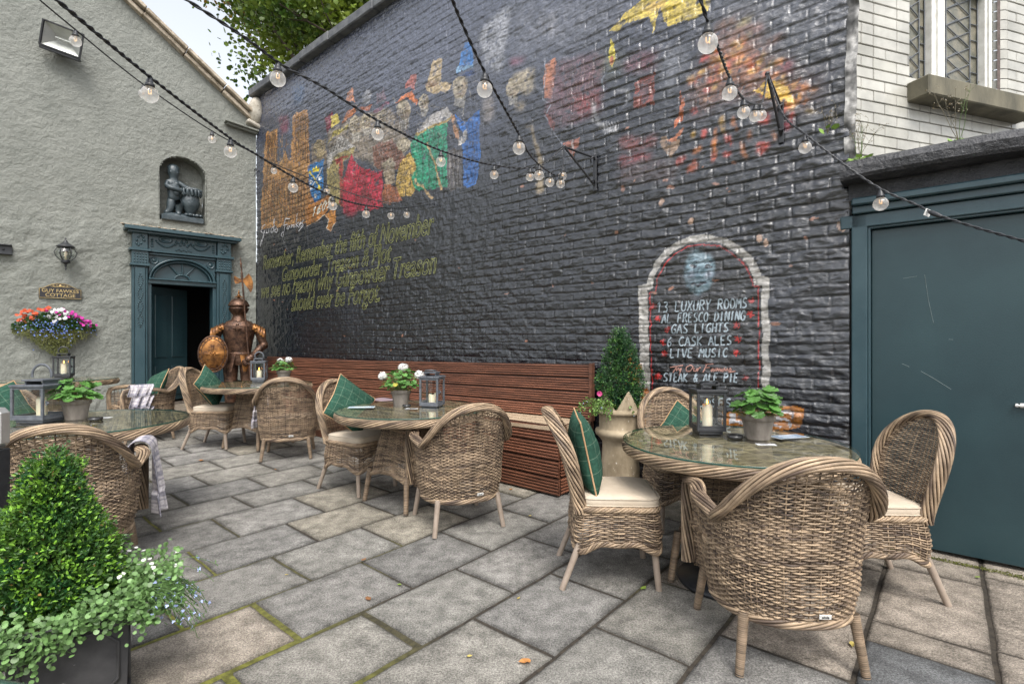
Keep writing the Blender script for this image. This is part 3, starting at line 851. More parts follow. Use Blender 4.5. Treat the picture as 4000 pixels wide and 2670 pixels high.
    for k in range(46):
        ell(T2, 1185 + (k * 31) % 135, 1210 + (k * 47) % 285, 5, 9, (0.06, 0.035, 0.01), alpha=0.8)
    paint(T2, [(1310, 1040), (1420, 975), (1560, 925), (1560, 1430), (1340, 1465), (1320, 1280), (1270, 1130)], (0.005, 0.22, 0.115))
    paint(T2, [(1285, 1340), (1340, 1280), (1345, 1460), (1300, 1420)], (0.005, 0.22, 0.115))
    for x in (1375, 1430, 1490, 1535): stroke(T2, [(x, 1010), (x - 8, 1440)], 11, (0.002, 0.07, 0.035), alpha=0.7)
    paint(T2, [(1330, 995), (1420, 890), (1560, 815), (1605, 890), (1480, 950), (1330, 1035)], (0.36, 0.34, 0.33))
    stroke(T2, [(1320, 1040), (1480, 955), (1610, 890)], 18, (0.34, 0.24, 0.07))
    stroke(T2, [(1410, 1100), (1470, 1250), (1522, 1460)], 17, (0.40, 0.27, 0.12)); stroke(T2, [(1310, 1370), (1445, 1510)], 17, (0.40, 0.27, 0.12))
    paint(T2, [(1560, 1150), (1670, 1140), (1680, 1440), (1560, 1450)], (0.07, 0.06, 0.06))
    for x in (1580, 1610, 1645): stroke(T2, [(x, 1160), (x, 1440)], 9, (0.22, 0.2, 0.19), alpha=0.7)
    paint(T2, [(1615, 870), (1700, 930), (1810, 830), (1812, 1200), (1782, 1420), (1690, 1425), (1672, 1000)], (0.008, 0.095, 0.33))
    for x in (1720, 1760, 1790): stroke(T2, [(x, 930), (x - 15, 1400)], 9, (0.004, 0.035, 0.14), alpha=0.7)
    stroke(T2, [(1600, 880), (1640, 1060)], 26, (0.3, 0.15, 0.07)); ell(T2, 1680, 1060, 24, 60, (0.4, 0.38, 0.36), rot=0.5)
    # hats
    paint(T2, [(630, 900), (685, 850), (690, 960), (640, 1020)], (0.15, 0.01, 0.03))
    paint(T2, [(665, 885), (720, 868), (738, 935), (680, 985)], (0.45, 0.36, 0.07))
    paint(T2, [(640, 1120), (690, 1010), (820, 950), (790, 1000), (690, 1050)], (0.34, 0.28, 0.07))
    paint(T2, [(795, 700), (835, 678), (850, 780), (785, 790)], (0.42, 0.18, 0.10))
    paint(T2, [(752, 950), (800, 860), (870, 800), (860, 850), (790, 930)], (0.36, 0.12, 0.04))
    paint(T2, [(905, 720), (950, 685), (985, 720), (960, 790), (915, 790)], (0.20, 0.2, 0.22)); paint(T2, [(870, 830), (990, 800), (960, 850)], (0.32, 0.1, 0.05))
    paint(T2, [(1020, 720), (1080, 685), (1095, 760), (1020, 800)], (0.20, 0.14, 0.18)); stroke(T2, [(1000, 860), (1120, 780)], 22, (0.19, 0.07, 0.11))
    paint(T2, [(1275, 572), (1325, 568), (1312, 690), (1238, 672)], (0.36, 0.11, 0.09)); paint(T2, [(1165, 795), (1215, 730), (1290, 700), (1335, 770), (1330, 805), (1250, 745)], (0.46, 0.13, 0.035))
    paint(T2, [(1450, 455), (1522, 445), (1515, 610), (1400, 670)], (0.42, 0.32, 0.19)); ell(T2, 1490, 668, 95, 48, (0.40, 0.30, 0.17), rot=-0.15)
    ell(T2, 1440, 645, 50, 25, (0.16, 0.09, 0.04), rot=-0.2)
    paint(T2, [(1690, 338), (1752, 322), (1760, 510), (1635, 555)], (0.02, 0.16, 0.46)); stroke(T2, [(1630, 540), (1760, 510)], 26, (0.2, 0.34, 0.5))
    paint(T2, [(1580, 600), (1770, 540), (1785, 572), (1650, 605)], (0.008, 0.03, 0.11))
    # plain faces with simple features
    for (x, y, rx, ry) in ((860, 960, 48, 78), (945, 925, 42, 66), (1225, 845, 52, 82), (1378, 785, 36, 66), (1655, 665, 62, 92), (2055, 690, 42, 80), (1060, 890, 34, 52)):
        ell(T2, x, y, rx, ry, SK)
        ell(T2, x + rx * 0.55, y + ry * 0.1, rx * 0.35, ry * 0.75, (0.17, 0.12, 0.075), alpha=0.7, soft=1)
        for s_ in (-1, 1): ell(T2, x + s_ * rx * 0.38 - 4, y - ry * 0.12, 8, 7, (0.03, 0.02, 0.015), warp=0.3)
        stroke(T2, [(x - 4, y - ry * 0.1), (x - 10, y + ry * 0.3)], 6, (0.1, 0.06, 0.04), warp=0.3)
        stroke(T2, [(x - rx * 0.4, y + ry * 0.55), (x + rx * 0.3, y + ry * 0.5)], 7, (0.12, 0.05, 0.03), warp=0.3)
        paint(T2, [(x - rx * 0.7, y + ry * 0.85), (x + rx * 0.9, y + ry * 0.75), (x + rx * 0.6, y + ry * 1.7), (x - rx * 0.6, y + ry * 1.6)], (0.30, 0.28, 0.25), alpha=0.8)
    for k in range(6): stroke(T2, [(1170 + 16 * k, 860), (1160 + 20 * k, 1000 + 10 * k)], 6, (0.09, 0.05, 0.03), alpha=0.7)
    ell(T2, 1225, 1110, 60, 46, SK, rot=-0.3); ell(T2, 1120, 1250, 46, 30, SK)
    # hatching over the painted crowd
    rh = np.random.default_rng(77)
    for k in range(420):
        x = rh.uniform(640, 1800); y = 1130 - 0.30 * (x - 640) + rh.normal(0, 150); a = rh.choice([1.2, 0.5, -0.4]) + rh.normal(0, 0.2); L = rh.uniform(18, 60)
        dk = rh.random() < 0.66
        stroke(T2, [(x, y), (x + L * math.cos(a) * 0.5, y + L * math.sin(a) * 0.5), (x + L * math.cos(a + 0.3), y + L * math.sin(a + 0.3))], rh.uniform(3.5, 7), (0.022, 0.016, 0.014) if dk else (0.33, 0.30, 0.25), alpha=0.6 if dk else 0.45, warp=0.3)
    for k in range(160):
        x = rh.uniform(160, 500); y = rh.uniform(1000, 1700); stroke(T2, [(x, y), (x + rh.normal(0, 3), y + rh.uniform(30, 90))], 5, OD if rh.random() < 0.6 else (0.46, 0.27, 0.10), alpha=0.6, warp=0.2)
    # pale tall shapes to the right of the crowd
    paint(T2, [(1850, 180), (2060, 35), (2055, 100), (1972, 545), (1862, 525), (1800, 300)], (0.27, 0.275, 0.30), soft=3, alpha=0.8)
    paint(T2, [(1820, 760), (1920, 740), (1920, 900), (1840, 940)], (0.22, 0.19, 0.17), alpha=0.6, soft=3)
    paint(T2, [(2040, 460), (2160, 430), (2160, 480), (2050, 500)], (0.22, 0.03, 0.07), alpha=0.7, soft=3)
    paint(T3, [(0, 590), (175, 520), (180, 680), (120, 720), (0, 700)], (0.30, 0.25, 0.17), alpha=0.8, soft=2)
    paint(T3, [(10, 790), (90, 780), (90, 860), (20, 860)], (0.25, 0.2, 0.13), alpha=0.7, soft=2)
    # right half of the mural: washes, candle, glow and sparks
    paint(T3, [(0, 0), (1040, 0), (740, 250), (300, 380), (0, 420)], (0.14, 0.145, 0.17), alpha=0.55, soft=14)
    paint(T3, [(1500, 0), (2700, 0), (2600, 330), (1600, 300)], (0.13, 0.135, 0.15), alpha=0.6, soft=14)
    paint(T3, [(180, 200), (300, 90), (360, 210), (330, 300)], (0.24, 0.24, 0.27), alpha=0.6, soft=3)
    YL = (0.56, 0.42, 0.055)
    paint(T3, [(730, 258), (760, 210), (880, 100), (1040, -20), (1525, -30), (1500, 80), (1425, 125), (1330, 150), (1210, 212), (1172, 185), (1140, 50), (1122, 130), (1080, 262), (1062, 130), (900, 190)], YL)
    paint(T3, [(1000, 60), (1200, -20), (1160, 60), (1130, 40), (1080, 100)], (0.6, 0.36, 0.12), alpha=0.7, soft=3)
    for k in range(16):
        x = 800 + k * 42
        if x < 1480: paint(T3, [(x, 140 + (k % 3) * 10), (x + 8, 140), (x + 4, 215 - 4 * k)], (0.07, 0.06, 0.07), warp=0.3)
    paint(T3, [(752, 300), (792, 440), (770, 510), (745, 510), (730, 430)], (0.55, 0.45, 0.04)); ell(T3, 757, 465, 17, 42, (0.5, 0.12, 0.05))
    paint(T3, [(640, 560), (690, 430), (800, 400), (830, 520), (760, 560)], (0.16, 0.17, 0.04), alpha=0.4, soft=8)
    paint(T3, [(258, 480), (345, 432), (335, 620), (310, 740), (238, 755)], (0.36, 0.13, 0.06)); 
    paint(T3, [(345, 470), (690, 410), (690, 850), (330, 1000), (250, 860)], (0.11, 0.045, 0.055), alpha=0.75, soft=3)
    paint(T3, [(440, 720), (640, 700), (640, 860), (460, 850)], (0.2, 0.02, 0.015), alpha=0.7, soft=3)
    for k in range(9): stroke(T3, [(420 + k * 26, 480), (430 + k * 24, 830)], 5, (0.25, 0.16, 0.15), alpha=0.5)
    paint(T3, [(860, 470), (1100, 380), (1100, 560), (880, 560)], (0.13, 0.04, 0.05), alpha=0.7, soft=4)
    paint(T3, [(935, 640), (1092, 575), (1092, 810), (938, 825)], (0.17, 0.035, 0.022)); paint(T3, [(985, 670), (1050, 650), (1050, 780), (990, 790)], (0.07, 0.04, 0.05), alpha=0.8)
    stroke(T3, [(612, 790), (640, 920), (700, 985), (800, 1000)], 36, (0.27, 0.27, 0.28), alpha=0.8, soft=1); stroke(T3, [(780, 700), (880, 680), (905, 760), (850, 830)], 20, (0.24, 0.24, 0.25), alpha=0.8, soft=1)
    for k in range(6): stroke(T3, [(690 + k * 20, 930), (710 + k * 20, 1020)], 8, (0.3, 0.3, 0.31), alpha=0.7)
    stroke(T3, [(690, 700), (690, 600), (720, 550), (760, 560), (830, 570)], 10, (0.15, 0.18, 0.22), alpha=0.8)
    stroke(T3, [(250, 470), (262, 560), (235, 760), (300, 800), (250, 890), (340, 1050), (440, 1200)], 6, (0.26, 0.28, 0.33), alpha=0.8, warp=0.4)
    paint(T3, [(378, 1095), (525, 1060), (500, 1130), (462, 1215)], (0.26, 0.085, 0.05)); stroke(T3, [(450, 1080), (462, 1210)], 10, (0.3, 0.26, 0.25))
    paint(T3, [(250, 850), (330, 940), (330, 1010), (270, 960)], (0.16, 0.04, 0.03))
    paint(T3, [(90, 950), (150, 1000), (200, 1260), (190, 1480), (240, 1480), (235, 1250), (180, 1060), (160, 960)], (0.27, 0.21, 0.13), alpha=0.8, soft=1)
    paint(T3, [(1150, 340), (1330, 320), (1320, 520), (1230, 720), (1160, 700)], (0.13, 0.135, 0.155), alpha=0.7, soft=5)
    paint(T3, [(830, 1060), (1100, 1030), (1100, 1100), (900, 1160), (830, 1130)], (0.19, 0.05, 0.045), alpha=0.8, soft=2)
    paint(T3, [(830, 1200), (1080, 1170), (1060, 1230), (840, 1270)], (0.22, 0.02, 0.02), alpha=0.8, soft=2)
    paint(T3, [(820, 1280), (1250, 1200), (1250, 1350), (830, 1400)], (0.10, 0.06, 0.06), alpha=0.6, soft=5)
    OR = (0.52, 0.17, 0.03); RD = (0.42, 0.04, 0.02)
    paint(T3, [(1295, 700), (1325, 760), (1310, 930), (1230, 985), (1250, 930), (1285, 880)], (0.45, 0.12, 0.04))
    paint(T3, [(1145, 1050), (1200, 1030), (1210, 1090), (1270, 1090), (1250, 1150), (1200, 1215), (1150, 1110)], (0.26, 0.17, 0.11))
    paint(T3, [(1300, 990), (1320, 980), (1250, 1090), (1200, 1080)], (0.36, 0.12, 0.05))
    # the glow
    paint(T3, [(1380, 850), (1400, 720), (1480, 560), (1650, 200), (1760, 180), (1900, 420), (2090, 600), (2300, 640), (2300, 780), (2060, 760), (1900, 660), (1640, 700)], (0.38, 0.14, 0.05), alpha=0.55, soft=10)
    rr = np.random.default_rng(12)
    for k in range(95):
        t = rr.random(); x = 1390 + 900 * t + rr.normal(0, 40); y = 700 - 250 * math.sin(pi * min(1, t * 1.3)) + rr.normal(0, 85)
        c = [(0.55, 0.30, 0.03), OR, RD, (0.5, 0.36, 0.16), (0.48, 0.09, 0.03), (0.55, 0.22, 0.05)][rr.integers(6)]
        ell(T3, x, y, rr.uniform(12, 46), rr.uniform(10, 26), c, rot=-0.5 + rr.normal(0, 0.4), alpha=rr.uniform(0.5, 0.95), soft=1)
    for k in range(26):
        x = 1480 + rr.uniform(0, 560); y = 160 + rr.uniform(0, 330)
        ell(T3, x, y, rr.uniform(20, 70), rr.uniform(8, 18), [(0.5, 0.42, 0.12), (0.45, 0.2, 0.08), (0.35, 0.05, 0.04), (0.32, 0.12, 0.06)][rr.integers(4)], rot=-0.35, alpha=rr.uniform(0.35, 0.8), soft=2)
    paint(T3, [(1870, 690), (1960, 650), (2080, 640), (2150, 680), (2100, 760), (2000, 720), (1930, 700)], (0.62, 0.36, 0.03))
    paint(T4, [(0, 690), (60, 640), (180, 640), (290, 700), (300, 800), (200, 780), (90, 740)], (0.62, 0.38, 0.04))
    paint(T4, [(190, 500), (250, 480), (270, 560), (200, 570)], (0.33, 0.02, 0.05), alpha=0.8, soft=3)
    paint(T4, [(20, 900), (80, 890), (80, 960), (30, 960)], (0.36, 0.04, 0.03), soft=2); paint(T4, [(220, 930), (280, 920), (270, 980), (225, 985)], (0.36, 0.02, 0.04), soft=2)
    paint(T4, [(20, 1110), (90, 1100), (90, 1150), (40, 1170)], (0.42, 0.06, 0.03), soft=2)
    for (x, y, a, b, t, c) in ((1470, 1030, 22, 48, 0.35, RD), (1535, 1150, 20, 90, 0.08, OR), (1290, 1220, 55, 22, -0.6, RD), (1395, 1270, 26, 60, 0.5, (0.5, 0.1, 0.03)), (1635, 1080, 20, 55, -0.2, RD), (1700, 960, 14, 70, -0.3, OR),
                               (1615, 950, 14, 70, 0, (0.5, 0.3, 0.08)), (1765, 1140, 14, 70, -0.25, OR), (1830, 1030, 16, 50, -0.1, (0.45, 0.16, 0.06)), (1640, 1190, 34, 16, -0.3, RD), (1420, 1140, 26, 16, -0.8, OR),
                               (1905, 930, 34, 40, 0, RD), (1920, 1140, 40, 44, 0, RD), (1550, 1010, 10, 40, 0, OR), (1380, 1020, 12, 26, 0.6, (0.5, 0.3, 0.05)), (2000, 1040, 14, 36, -0.4, OR), (1525, 1210, 16, 40, 0, RD)):
        ell(T3, x, y, a, b, c, rot=t, alpha=0.85, soft=1)
    for (x, y) in ((845, 1440), (1215, 1445), (1180, 1370), (1650, 1450), (1550, 1420), (1680, 1240)):
        ell(T3, x, y, 22, 14, (0.34, 0.17, 0.12), alpha=0.8)
    paint(T3, [(1380, 1490), (1690, 1440), (1560, 1510)], (0.005, 0.005, 0.006)); 
    # shield, ribbon
    paint(T2, [(497, 1268), (617, 1225), (612, 1440), (590, 1505), (553, 1545), (515, 1490), (500, 1400)], (0.012, 0.13, 0.34), var=0.15)
    YE = (0.62, 0.5, 0.03); WH = (0.6, 0.6, 0.58)
    paint(T2, [(530, 1300), (535, 1280), (548, 1295), (560, 1270), (570, 1290), (582, 1272), (580, 1310), (535, 1322)], YE, warp=0.2)
    stroke(T2, [(510, 1320), (545, 1370), (585, 1430)], 9, YE, warp=0.2); ell(T2, 583, 1438, 14, 12, YE, warp=0.2); ell(T2, 512, 1318, 12, 12, YE, warp=0.2)
    stroke(T2, [(605, 1280), (560, 1370), (520, 1440)], 8, WH, warp=0.2)
    for x, y in ((588, 1365), (518, 1395), (552, 1500), (520, 1440)): ell(T2, x, y, 12, 15, WH, warp=0.3); ell(T2, x, y, 4, 5, (0.02, 0.1, 0.3), warp=0.2)
    paint(TC, [(348, 745), (420, 690), (527, 638), (530, 720), (478, 790), (420, 835), (357, 865)], (0.33, 0.13, 0.025))
    paint(TC, [(482, 785), (552, 745), (560, 835), (522, 898), (488, 885), (510, 820)], (0.36, 0.15, 0.03))
    stroke(TC, [(357, 865), (420, 835), (478, 790), (482, 785), (510, 820), (490, 885), (522, 898), (560, 835)], 3.5, (0.45, 0.42, 0.36), warp=0.2)
    paint(TC, [(345, 660), (380, 640), (410, 690), (355, 730)], (0.25, 0.11, 0.03))
    # scratches showing pale below the signature
    for k in range(26):
        x = 1110 + rr.uniform(-60, 150); y = 950 + rr.uniform(-30, 30)
        stroke(None, [MW(x, y), MW(x + 3, y + 22)], 0.012, (0.22, 0.22, 0.24), alpha=0.5)
    # painted arch board
    GR = (0.34, 0.325, 0.30)
    outer = [(868, 1560), (862, 548), (918, 536), (938, 468), (972, 392), (1030, 312), (1112, 252), (1210, 214), (1335, 206), (1450, 226), (1550, 276), (1630, 350), (1680, 430), (1700, 486), (1748, 492), (1755, 1232), (1700, 1255), (1690, 1560)]
    paint(T7, outer, GR, var=0.12, warp=0.4, wear=0.1)
    inner = [(950, 1570), (922, 576), (955, 570), (972, 480), (1022, 392), (1092, 322), (1190, 268), (1312, 250), (1420, 264), (1520, 318), (1592, 390), (1640, 482), (1650, 540), (1700, 545), (1702, 1262), (1700, 1570)]
    paint(T7, inner, (0.008, 0.008, 0.010), var=0.1, warp=0.3, wear=0)
    red = [(958, 1400), (937, 596), (976, 588), (990, 500), (1040, 408), (1100, 340), (1195, 288), (1312, 270), (1415, 284), (1510, 334), (1580, 402), (1626, 490), (1640, 545), (1680, 552), (1678, 1250)]
    stroke(T7, red, 7, (0.36, 0.012, 0.012), warp=0.3, wear=0.5)
    # plain pale blue theatre face
    ell(T7, 1272, 455, 98, 145, (0.11, 0.18, 0.22), soft=1, wear=0.2)
    ell(T7, 1262, 375, 70, 48, (0.22, 0.30, 0.34), soft=3, alpha=0.8); ell(T7, 1268, 560, 36, 26, (0.17, 0.25, 0.29), soft=2, alpha=0.8)
    for s_ in (-1, 1):
        ell(T7, 1272 + s_ * 52, 420, 28, 13, (0.008, 0.012, 0.02)); stroke(T7, [(1272 + s_ * 25, 395), (1272 + s_ * 82, 385)], 11, (0.02, 0.035, 0.05))
        ell(T7, 1272 + s_ * 58, 475, 26, 20, (0.27, 0.2, 0.26), alpha=0.5, soft=2)
    stroke(T7, [(1268, 410), (1262, 485), (1285, 490)], 11, (0.035, 0.06, 0.085))
    stroke(T7, [(1222, 535), (1270, 548), (1320, 530)], 13, (0.02, 0.025, 0.04))
    for (x, y) in ((962, 690), (1632, 655), (992, 772), (1622, 745), (1062, 848), (1530, 822), (1028, 932), (1538, 914), (1036, 1008), (1525, 1005), (992, 1162), (1590, 1175)):
        for k in range(5):
            a = k * pi / 5 + 0.2
            stroke(T7, [(x - 24 * math.cos(a), y - 24 * math.sin(a)), (x + 24 * math.cos(a), y + 24 * math.sin(a))], 5, (0.42, 0.015, 0.012), warp=0.2, wear=0.6)
    # orange flames and banner low on the wall
    FO = (0.50, 0.20, 0.02)
    paint(T7, [(806, 1000), (830, 1082), (885, 1078), (884, 1130), (850, 1150), (872, 1200), (780, 1220), (760, 1100)], FO)
    paint(T7, [(858, 1240), (920, 1236), (938, 1290), (892, 1345), (850, 1335)], (0.45, 0.14, 0.015)); paint(T7, [(880, 1440), (912, 1440), (912, 1520), (880, 1530)], FO)
    stroke(T7, [(830, 1082), (885, 1078), (884, 1130), (850, 1150)], 4, (0.15, 0.04, 0.01))
    paint(TB, [(990, 500), (1150, 480), (1420, 480), (1480, 450), (1560, 432), (1640, 440), (1722, 482), (1722, 650), (1600, 665), (990, 640)], (0.42, 0.15, 0.015))
    WT = (0.52, 0.51, 0.52)
    paint(TB, [(1060, 510), (1120, 500), (1130, 590), (1180, 585), (1190, 610), (1060, 615), (1080, 560)], WT)
    stroke(TB, [(1615, 500), (1560, 495), (1490, 510), (1470, 545), (1520, 570), (1590, 590), (1640, 640)], 30, WT)
    stroke(TB, [(1615, 500), (1618, 560)], 14, WT); stroke(TB, [(1450, 590), (1520, 640)], 20, WT)
    # chipped paint showing brick
    for k in range(34):
        u = rr.uniform(0.6, 8.9); z = rr.uniform(1.2, 3.4)
        ell(None, u, z, rr.uniform(0.008, 0.03), rr.uniform(0.006, 0.018), (0.30, 0.14, 0.09), alpha=0.85, wear=0)
    for (x, y) in ((2970, 935), (2995, 955), (3285, 888), (2580, 795), (2700, 870)):
        u, z = MW(x, y); ell(None, u, z, 0.022, 0.03, (0.38, 0.25, 0.18), alpha=0.9, wear=0)
paint_mural()

mb = MB()
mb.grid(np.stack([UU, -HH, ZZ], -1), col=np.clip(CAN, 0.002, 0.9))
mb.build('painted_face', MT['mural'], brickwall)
mb = MB()
mb.box((UL / 2, 0.19, ZL / 2), (UL - 0.02, 0.30, ZL - 0.02), col=(0.02, 0.02, 0.025))
mb.build('wall_core', MT['blackstone'], brickwall)
mb = MB()
r_ = np.random.default_rng(5)
x = -0.05
while x < UL + 0.05:
    L = r_.uniform(0.7, 1.1)
    L = min(L, UL + 0.06 - x)
    mb.box((x + L / 2, 0.13 + r_.normal(0, 0.006), 5.785 + r_.normal(0, 0.003)), (L - 0.01, 0.50, 0.14), None, 0.015)
    x += L
mb.build('coping', MT['coping'], brickwall)
# flaking pale strip of render on the wall's end
mb = MB()
zz = np.arange(2.44, 5.72, 0.012); xx = np.linspace(-0.02, 0.045, 9)
X, Z = np.meshgrid(xx, zz, indexing='ij')
dsp = 0.02 * fbm(X, Z, 14, 6, 4) + 0.012 * vnoise(X, Z, 5, 2)
edge = 0.018 * vnoise(X * 0, Z, 8, 4)
tone = np.clip(0.22 + 0.40 * fbm(X, Z * 0.5, 22, 8, 3), 0.05, 0.6)
mb.grid(np.stack([UL + X + edge, -0.012 - dsp, Z], -1), col=tone[..., None] * np.array((1, 0.98, 0.94)))
mb.build('edge_render', MT['lettering'], brickwall)

# --- lettering: thin strokes of paint that follow the bricks
def ribbon(mb, pts, w, col, lift=0.0045):
    pts = np.asarray(pts, float)
    seg = np.linalg.norm(np.diff(pts, axis=0), axis=1)
    s = np.concatenate([[0], np.cumsum(seg)])
    if s[-1] < 1e-4: return
    n = max(2, int(s[-1] / 0.012) + 1)
    t = np.linspace(0, s[-1], n)
    P = np.stack([np.interp(t, s, pts[:, 0]), np.interp(t, s, pts[:, 1])], -1)
    T = unit(np.gradient(P, axis=0)); N = np.stack([-T[:, 1], T[:, 0]], -1)
    rows = []
    for k in (-1, 0, 1):
        q = P + N * (k * w / 2)
        rows.append(np.stack([q[:, 0], -h_at(q[:, 0], q[:, 1]) - lift, q[:, 1]], -1))
    mb.grid(np.stack(rows, 1), col=col)

def font_outlines(body, shear=0.0, bold=0.0):
    cu = bpy.data.curves.new('letters', 'FONT'); cu.body = body; cu.shear = shear; cu.offset = bold
    o = bpy.data.objects.new('letters', cu); COL.objects.link(o)
    dg = bpy.context.evaluated_depsgraph_get()
    c2 = o.evaluated_get(dg).to_curve(dg)
    out = []
    for sp in c2.splines:
        bp = sp.bezier_points; n = len(bp); pl = []
        for i in range(n):
            a, b = bp[i], bp[(i + 1) % n]
            for t in (0.0, 1/6, 2/6, 3/6, 4/6, 5/6):
                p = (1 - t) ** 3 * a.co + 3 * (1 - t) ** 2 * t * a.handle_right + 3 * (1 - t) * t * t * b.handle_left + t ** 3 * b.co
                pl.append((p.x, p.y))
        pl.append(pl[0]); out.append(np.array(pl))
    bpy.data.objects.remove(o); bpy.data.curves.remove(cu)
    return out

def font_mesh(body, size, ext, shear=0.0):
    cu = bpy.data.curves.new('letters', 'FONT'); cu.body = body; cu.size = size; cu.extrude = ext; cu.shear = shear
    cu.align_x = 'CENTER'; cu.align_y = 'CENTER'
    o = bpy.data.objects.new('letters', cu); COL.objects.link(o)
    dg = bpy.context.evaluated_depsgraph_get()
    me = bpy.data.meshes.new_from_object(o.evaluated_get(dg))
    bpy.data.objects.remove(o); bpy.data.curves.remove(cu)
    return me

def poem():
    lines = [('Remember, Remember the fifth of November', (1027, 1053), (1697, 912), 54, 92),
             ('Gunpowder, Treason & Plot', (1102, 1098), (1532, 1020), 52, 78),
             ('we see no reason why Gunpowder Treason', (1022, 1164), (1707, 1066), 58, 92),
             ('should ever be Forgot.', (1138, 1214), (1484, 1176), 62, 82)]
    mb = MB()
    YC = (0.27, 0.285, 0.095)
    for body, p0, p1, h0, h1 in lines:
        out = font_outlines(body, 0.38, 0.022)
        a = np.vstack(out); x0, x1 = a[:, 0].min(), a[:, 0].max()
        u0, z0 = MW(*p0); u1, z1 = MW(*p1)
        H0 = MW(p0[0], p0[1] - h0)[1] - z0; H1 = MW(p1[0], p1[1] - h1)[1] - z1
        cap = 0.7
        for pl in out:
            t = (pl[:, 0] - x0) / (x1 - x0)
            u = u0 + (u1 - u0) * t
            z = z0 + (z1 - z0) * t + pl[:, 1] / cap * (H0 + (H1 - H0) * t)
            ribbon(mb, np.stack([u, z], -1), 0.0068, YC, 0.005)
    mb.build('lettering', MT['lettering'], brickwall)
poem()

GL = {'A': [[(0, 0), (.45, 1), (.9, 0)], [(.2, .38), (.75, .38)]], 'C': [[(.85, .85), (.6, 1), (.25, .9), (.05, .5), (.2, .1), (.55, 0), (.85, .15)]],
      'D': [[(.1, 0), (.1, 1), (.6, .92), (.85, .5), (.6, .08), (.1, 0)]], 'E': [[(.8, 1), (.1, 1), (.1, 0), (.8, 0)], [(.1, .52), (.65, .52)]],
      'F': [[(.85, 1), (.1, 1), (.1, 0)], [(.1, .52), (.65, .52)]], 'G': [[(.85, .85), (.6, 1), (.25, .9), (.05, .5), (.2, .1), (.55, 0), (.85, .12), (.85, .45), (.5, .45)]],
      'H': [[(.1, 0), (.1, 1)], [(.8, 0), (.8, 1)], [(.1, .5), (.8, .5)]], 'I': [[(.4, 0), (.4, 1)]], 'K': [[(.1, 0), (.1, 1)], [(.8, 1), (.12, .45), (.85, 0)]],
      'L': [[(.1, 1), (.1, 0), (.8, .02)]], 'M': [[(0, 0), (.12, 1), (.45, .35), (.78, 1), (.9, 0)]], 'N': [[(.08, 0), (.08, 1), (.82, 0), (.82, 1)]],
      'O': [[(.45, 1), (.12, .8), (.05, .4), (.25, .03), (.55, 0), (.82, .3), (.8, .75), (.45, 1)]], 'P': [[(.1, 0), (.1, 1), (.65, .98), (.82, .75), (.6, .5), (.1, .48)]],
      'R': [[(.1, 0), (.1, 1), (.65, .98), (.82, .75), (.6, .52), (.1, .5)], [(.4, .5), (.88, 0)]], 'S': [[(.82, .9), (.5, 1), (.15, .85), (.2, .6), (.7, .42), (.82, .2), (.55, 0), (.08, .08)]],
      'T': [[(.0, 1), (.9, 1)], [(.45, 1), (.42, 0)]], 'U': [[(.08, 1), (.08, .25), (.3, 0), (.65, .02), (.82, .3), (.82, 1)]], 'V': [[(0, 1), (.42, 0), (.88, 1)]],
      'X': [[(.05, 1), (.85, 0)], [(.85, 1), (.05, 0)]], 'Y': [[(.02, 1), (.42, .48), (.86, 1)], [(.42, .48), (.4, 0)]], '1': [[(.1, .78), (.45, 1), (.42, 0)]],
      '3': [[(.1, .95), (.6, 1), (.8, .78), (.4, .54), (.82, .35), (.7, .05), (.1, .03)]], '6': [[(.7, 1), (.25, .65), (.08, .3), (.3, 0), (.7, .08), (.75, .38), (.4, .5), (.12, .35)]],
      '0': [[(.45, 1), (.12, .8), (.08, .3), (.35, 0), (.7, .12), (.8, .6), (.45, 1)]], '5': [[(.8, 1), (.2, 1), (.14, .58), (.6, .62), (.8, .32), (.55, 0), (.08, .06)]],
      '&': [[(.9, 0), (.25, .75), (.4, 1), (.62, .8), (.12, .32), (.3, 0), (.62, .1), (.85, .42)]], '!': [[(.4, 1), (.4, .3)], [(.4, .05), (.4, 0)]]}
def hand(mb, T, text, p0, p1, h, w, col, lean=0.1):
    """hand-lettered capitals from p0 to p1 (baseline), cap height h, all in the zoom coordinates of T"""
    n = len(text); dx = (p1[0] - p0[0]) / n; dy = (p1[1] - p0[1]) / n
    for i, ch in enumerate(text):
        for st in GL.get(ch, []):
            pts = []
            for (x, y) in st:
                X = p0[0] + dx * (i + x * 0.92) + lean * y * h; Y = p0[1] + dy * (i + x) - y * h
                pts.append(T((X, Y)))
            ribbon(mb, pts, w, col)
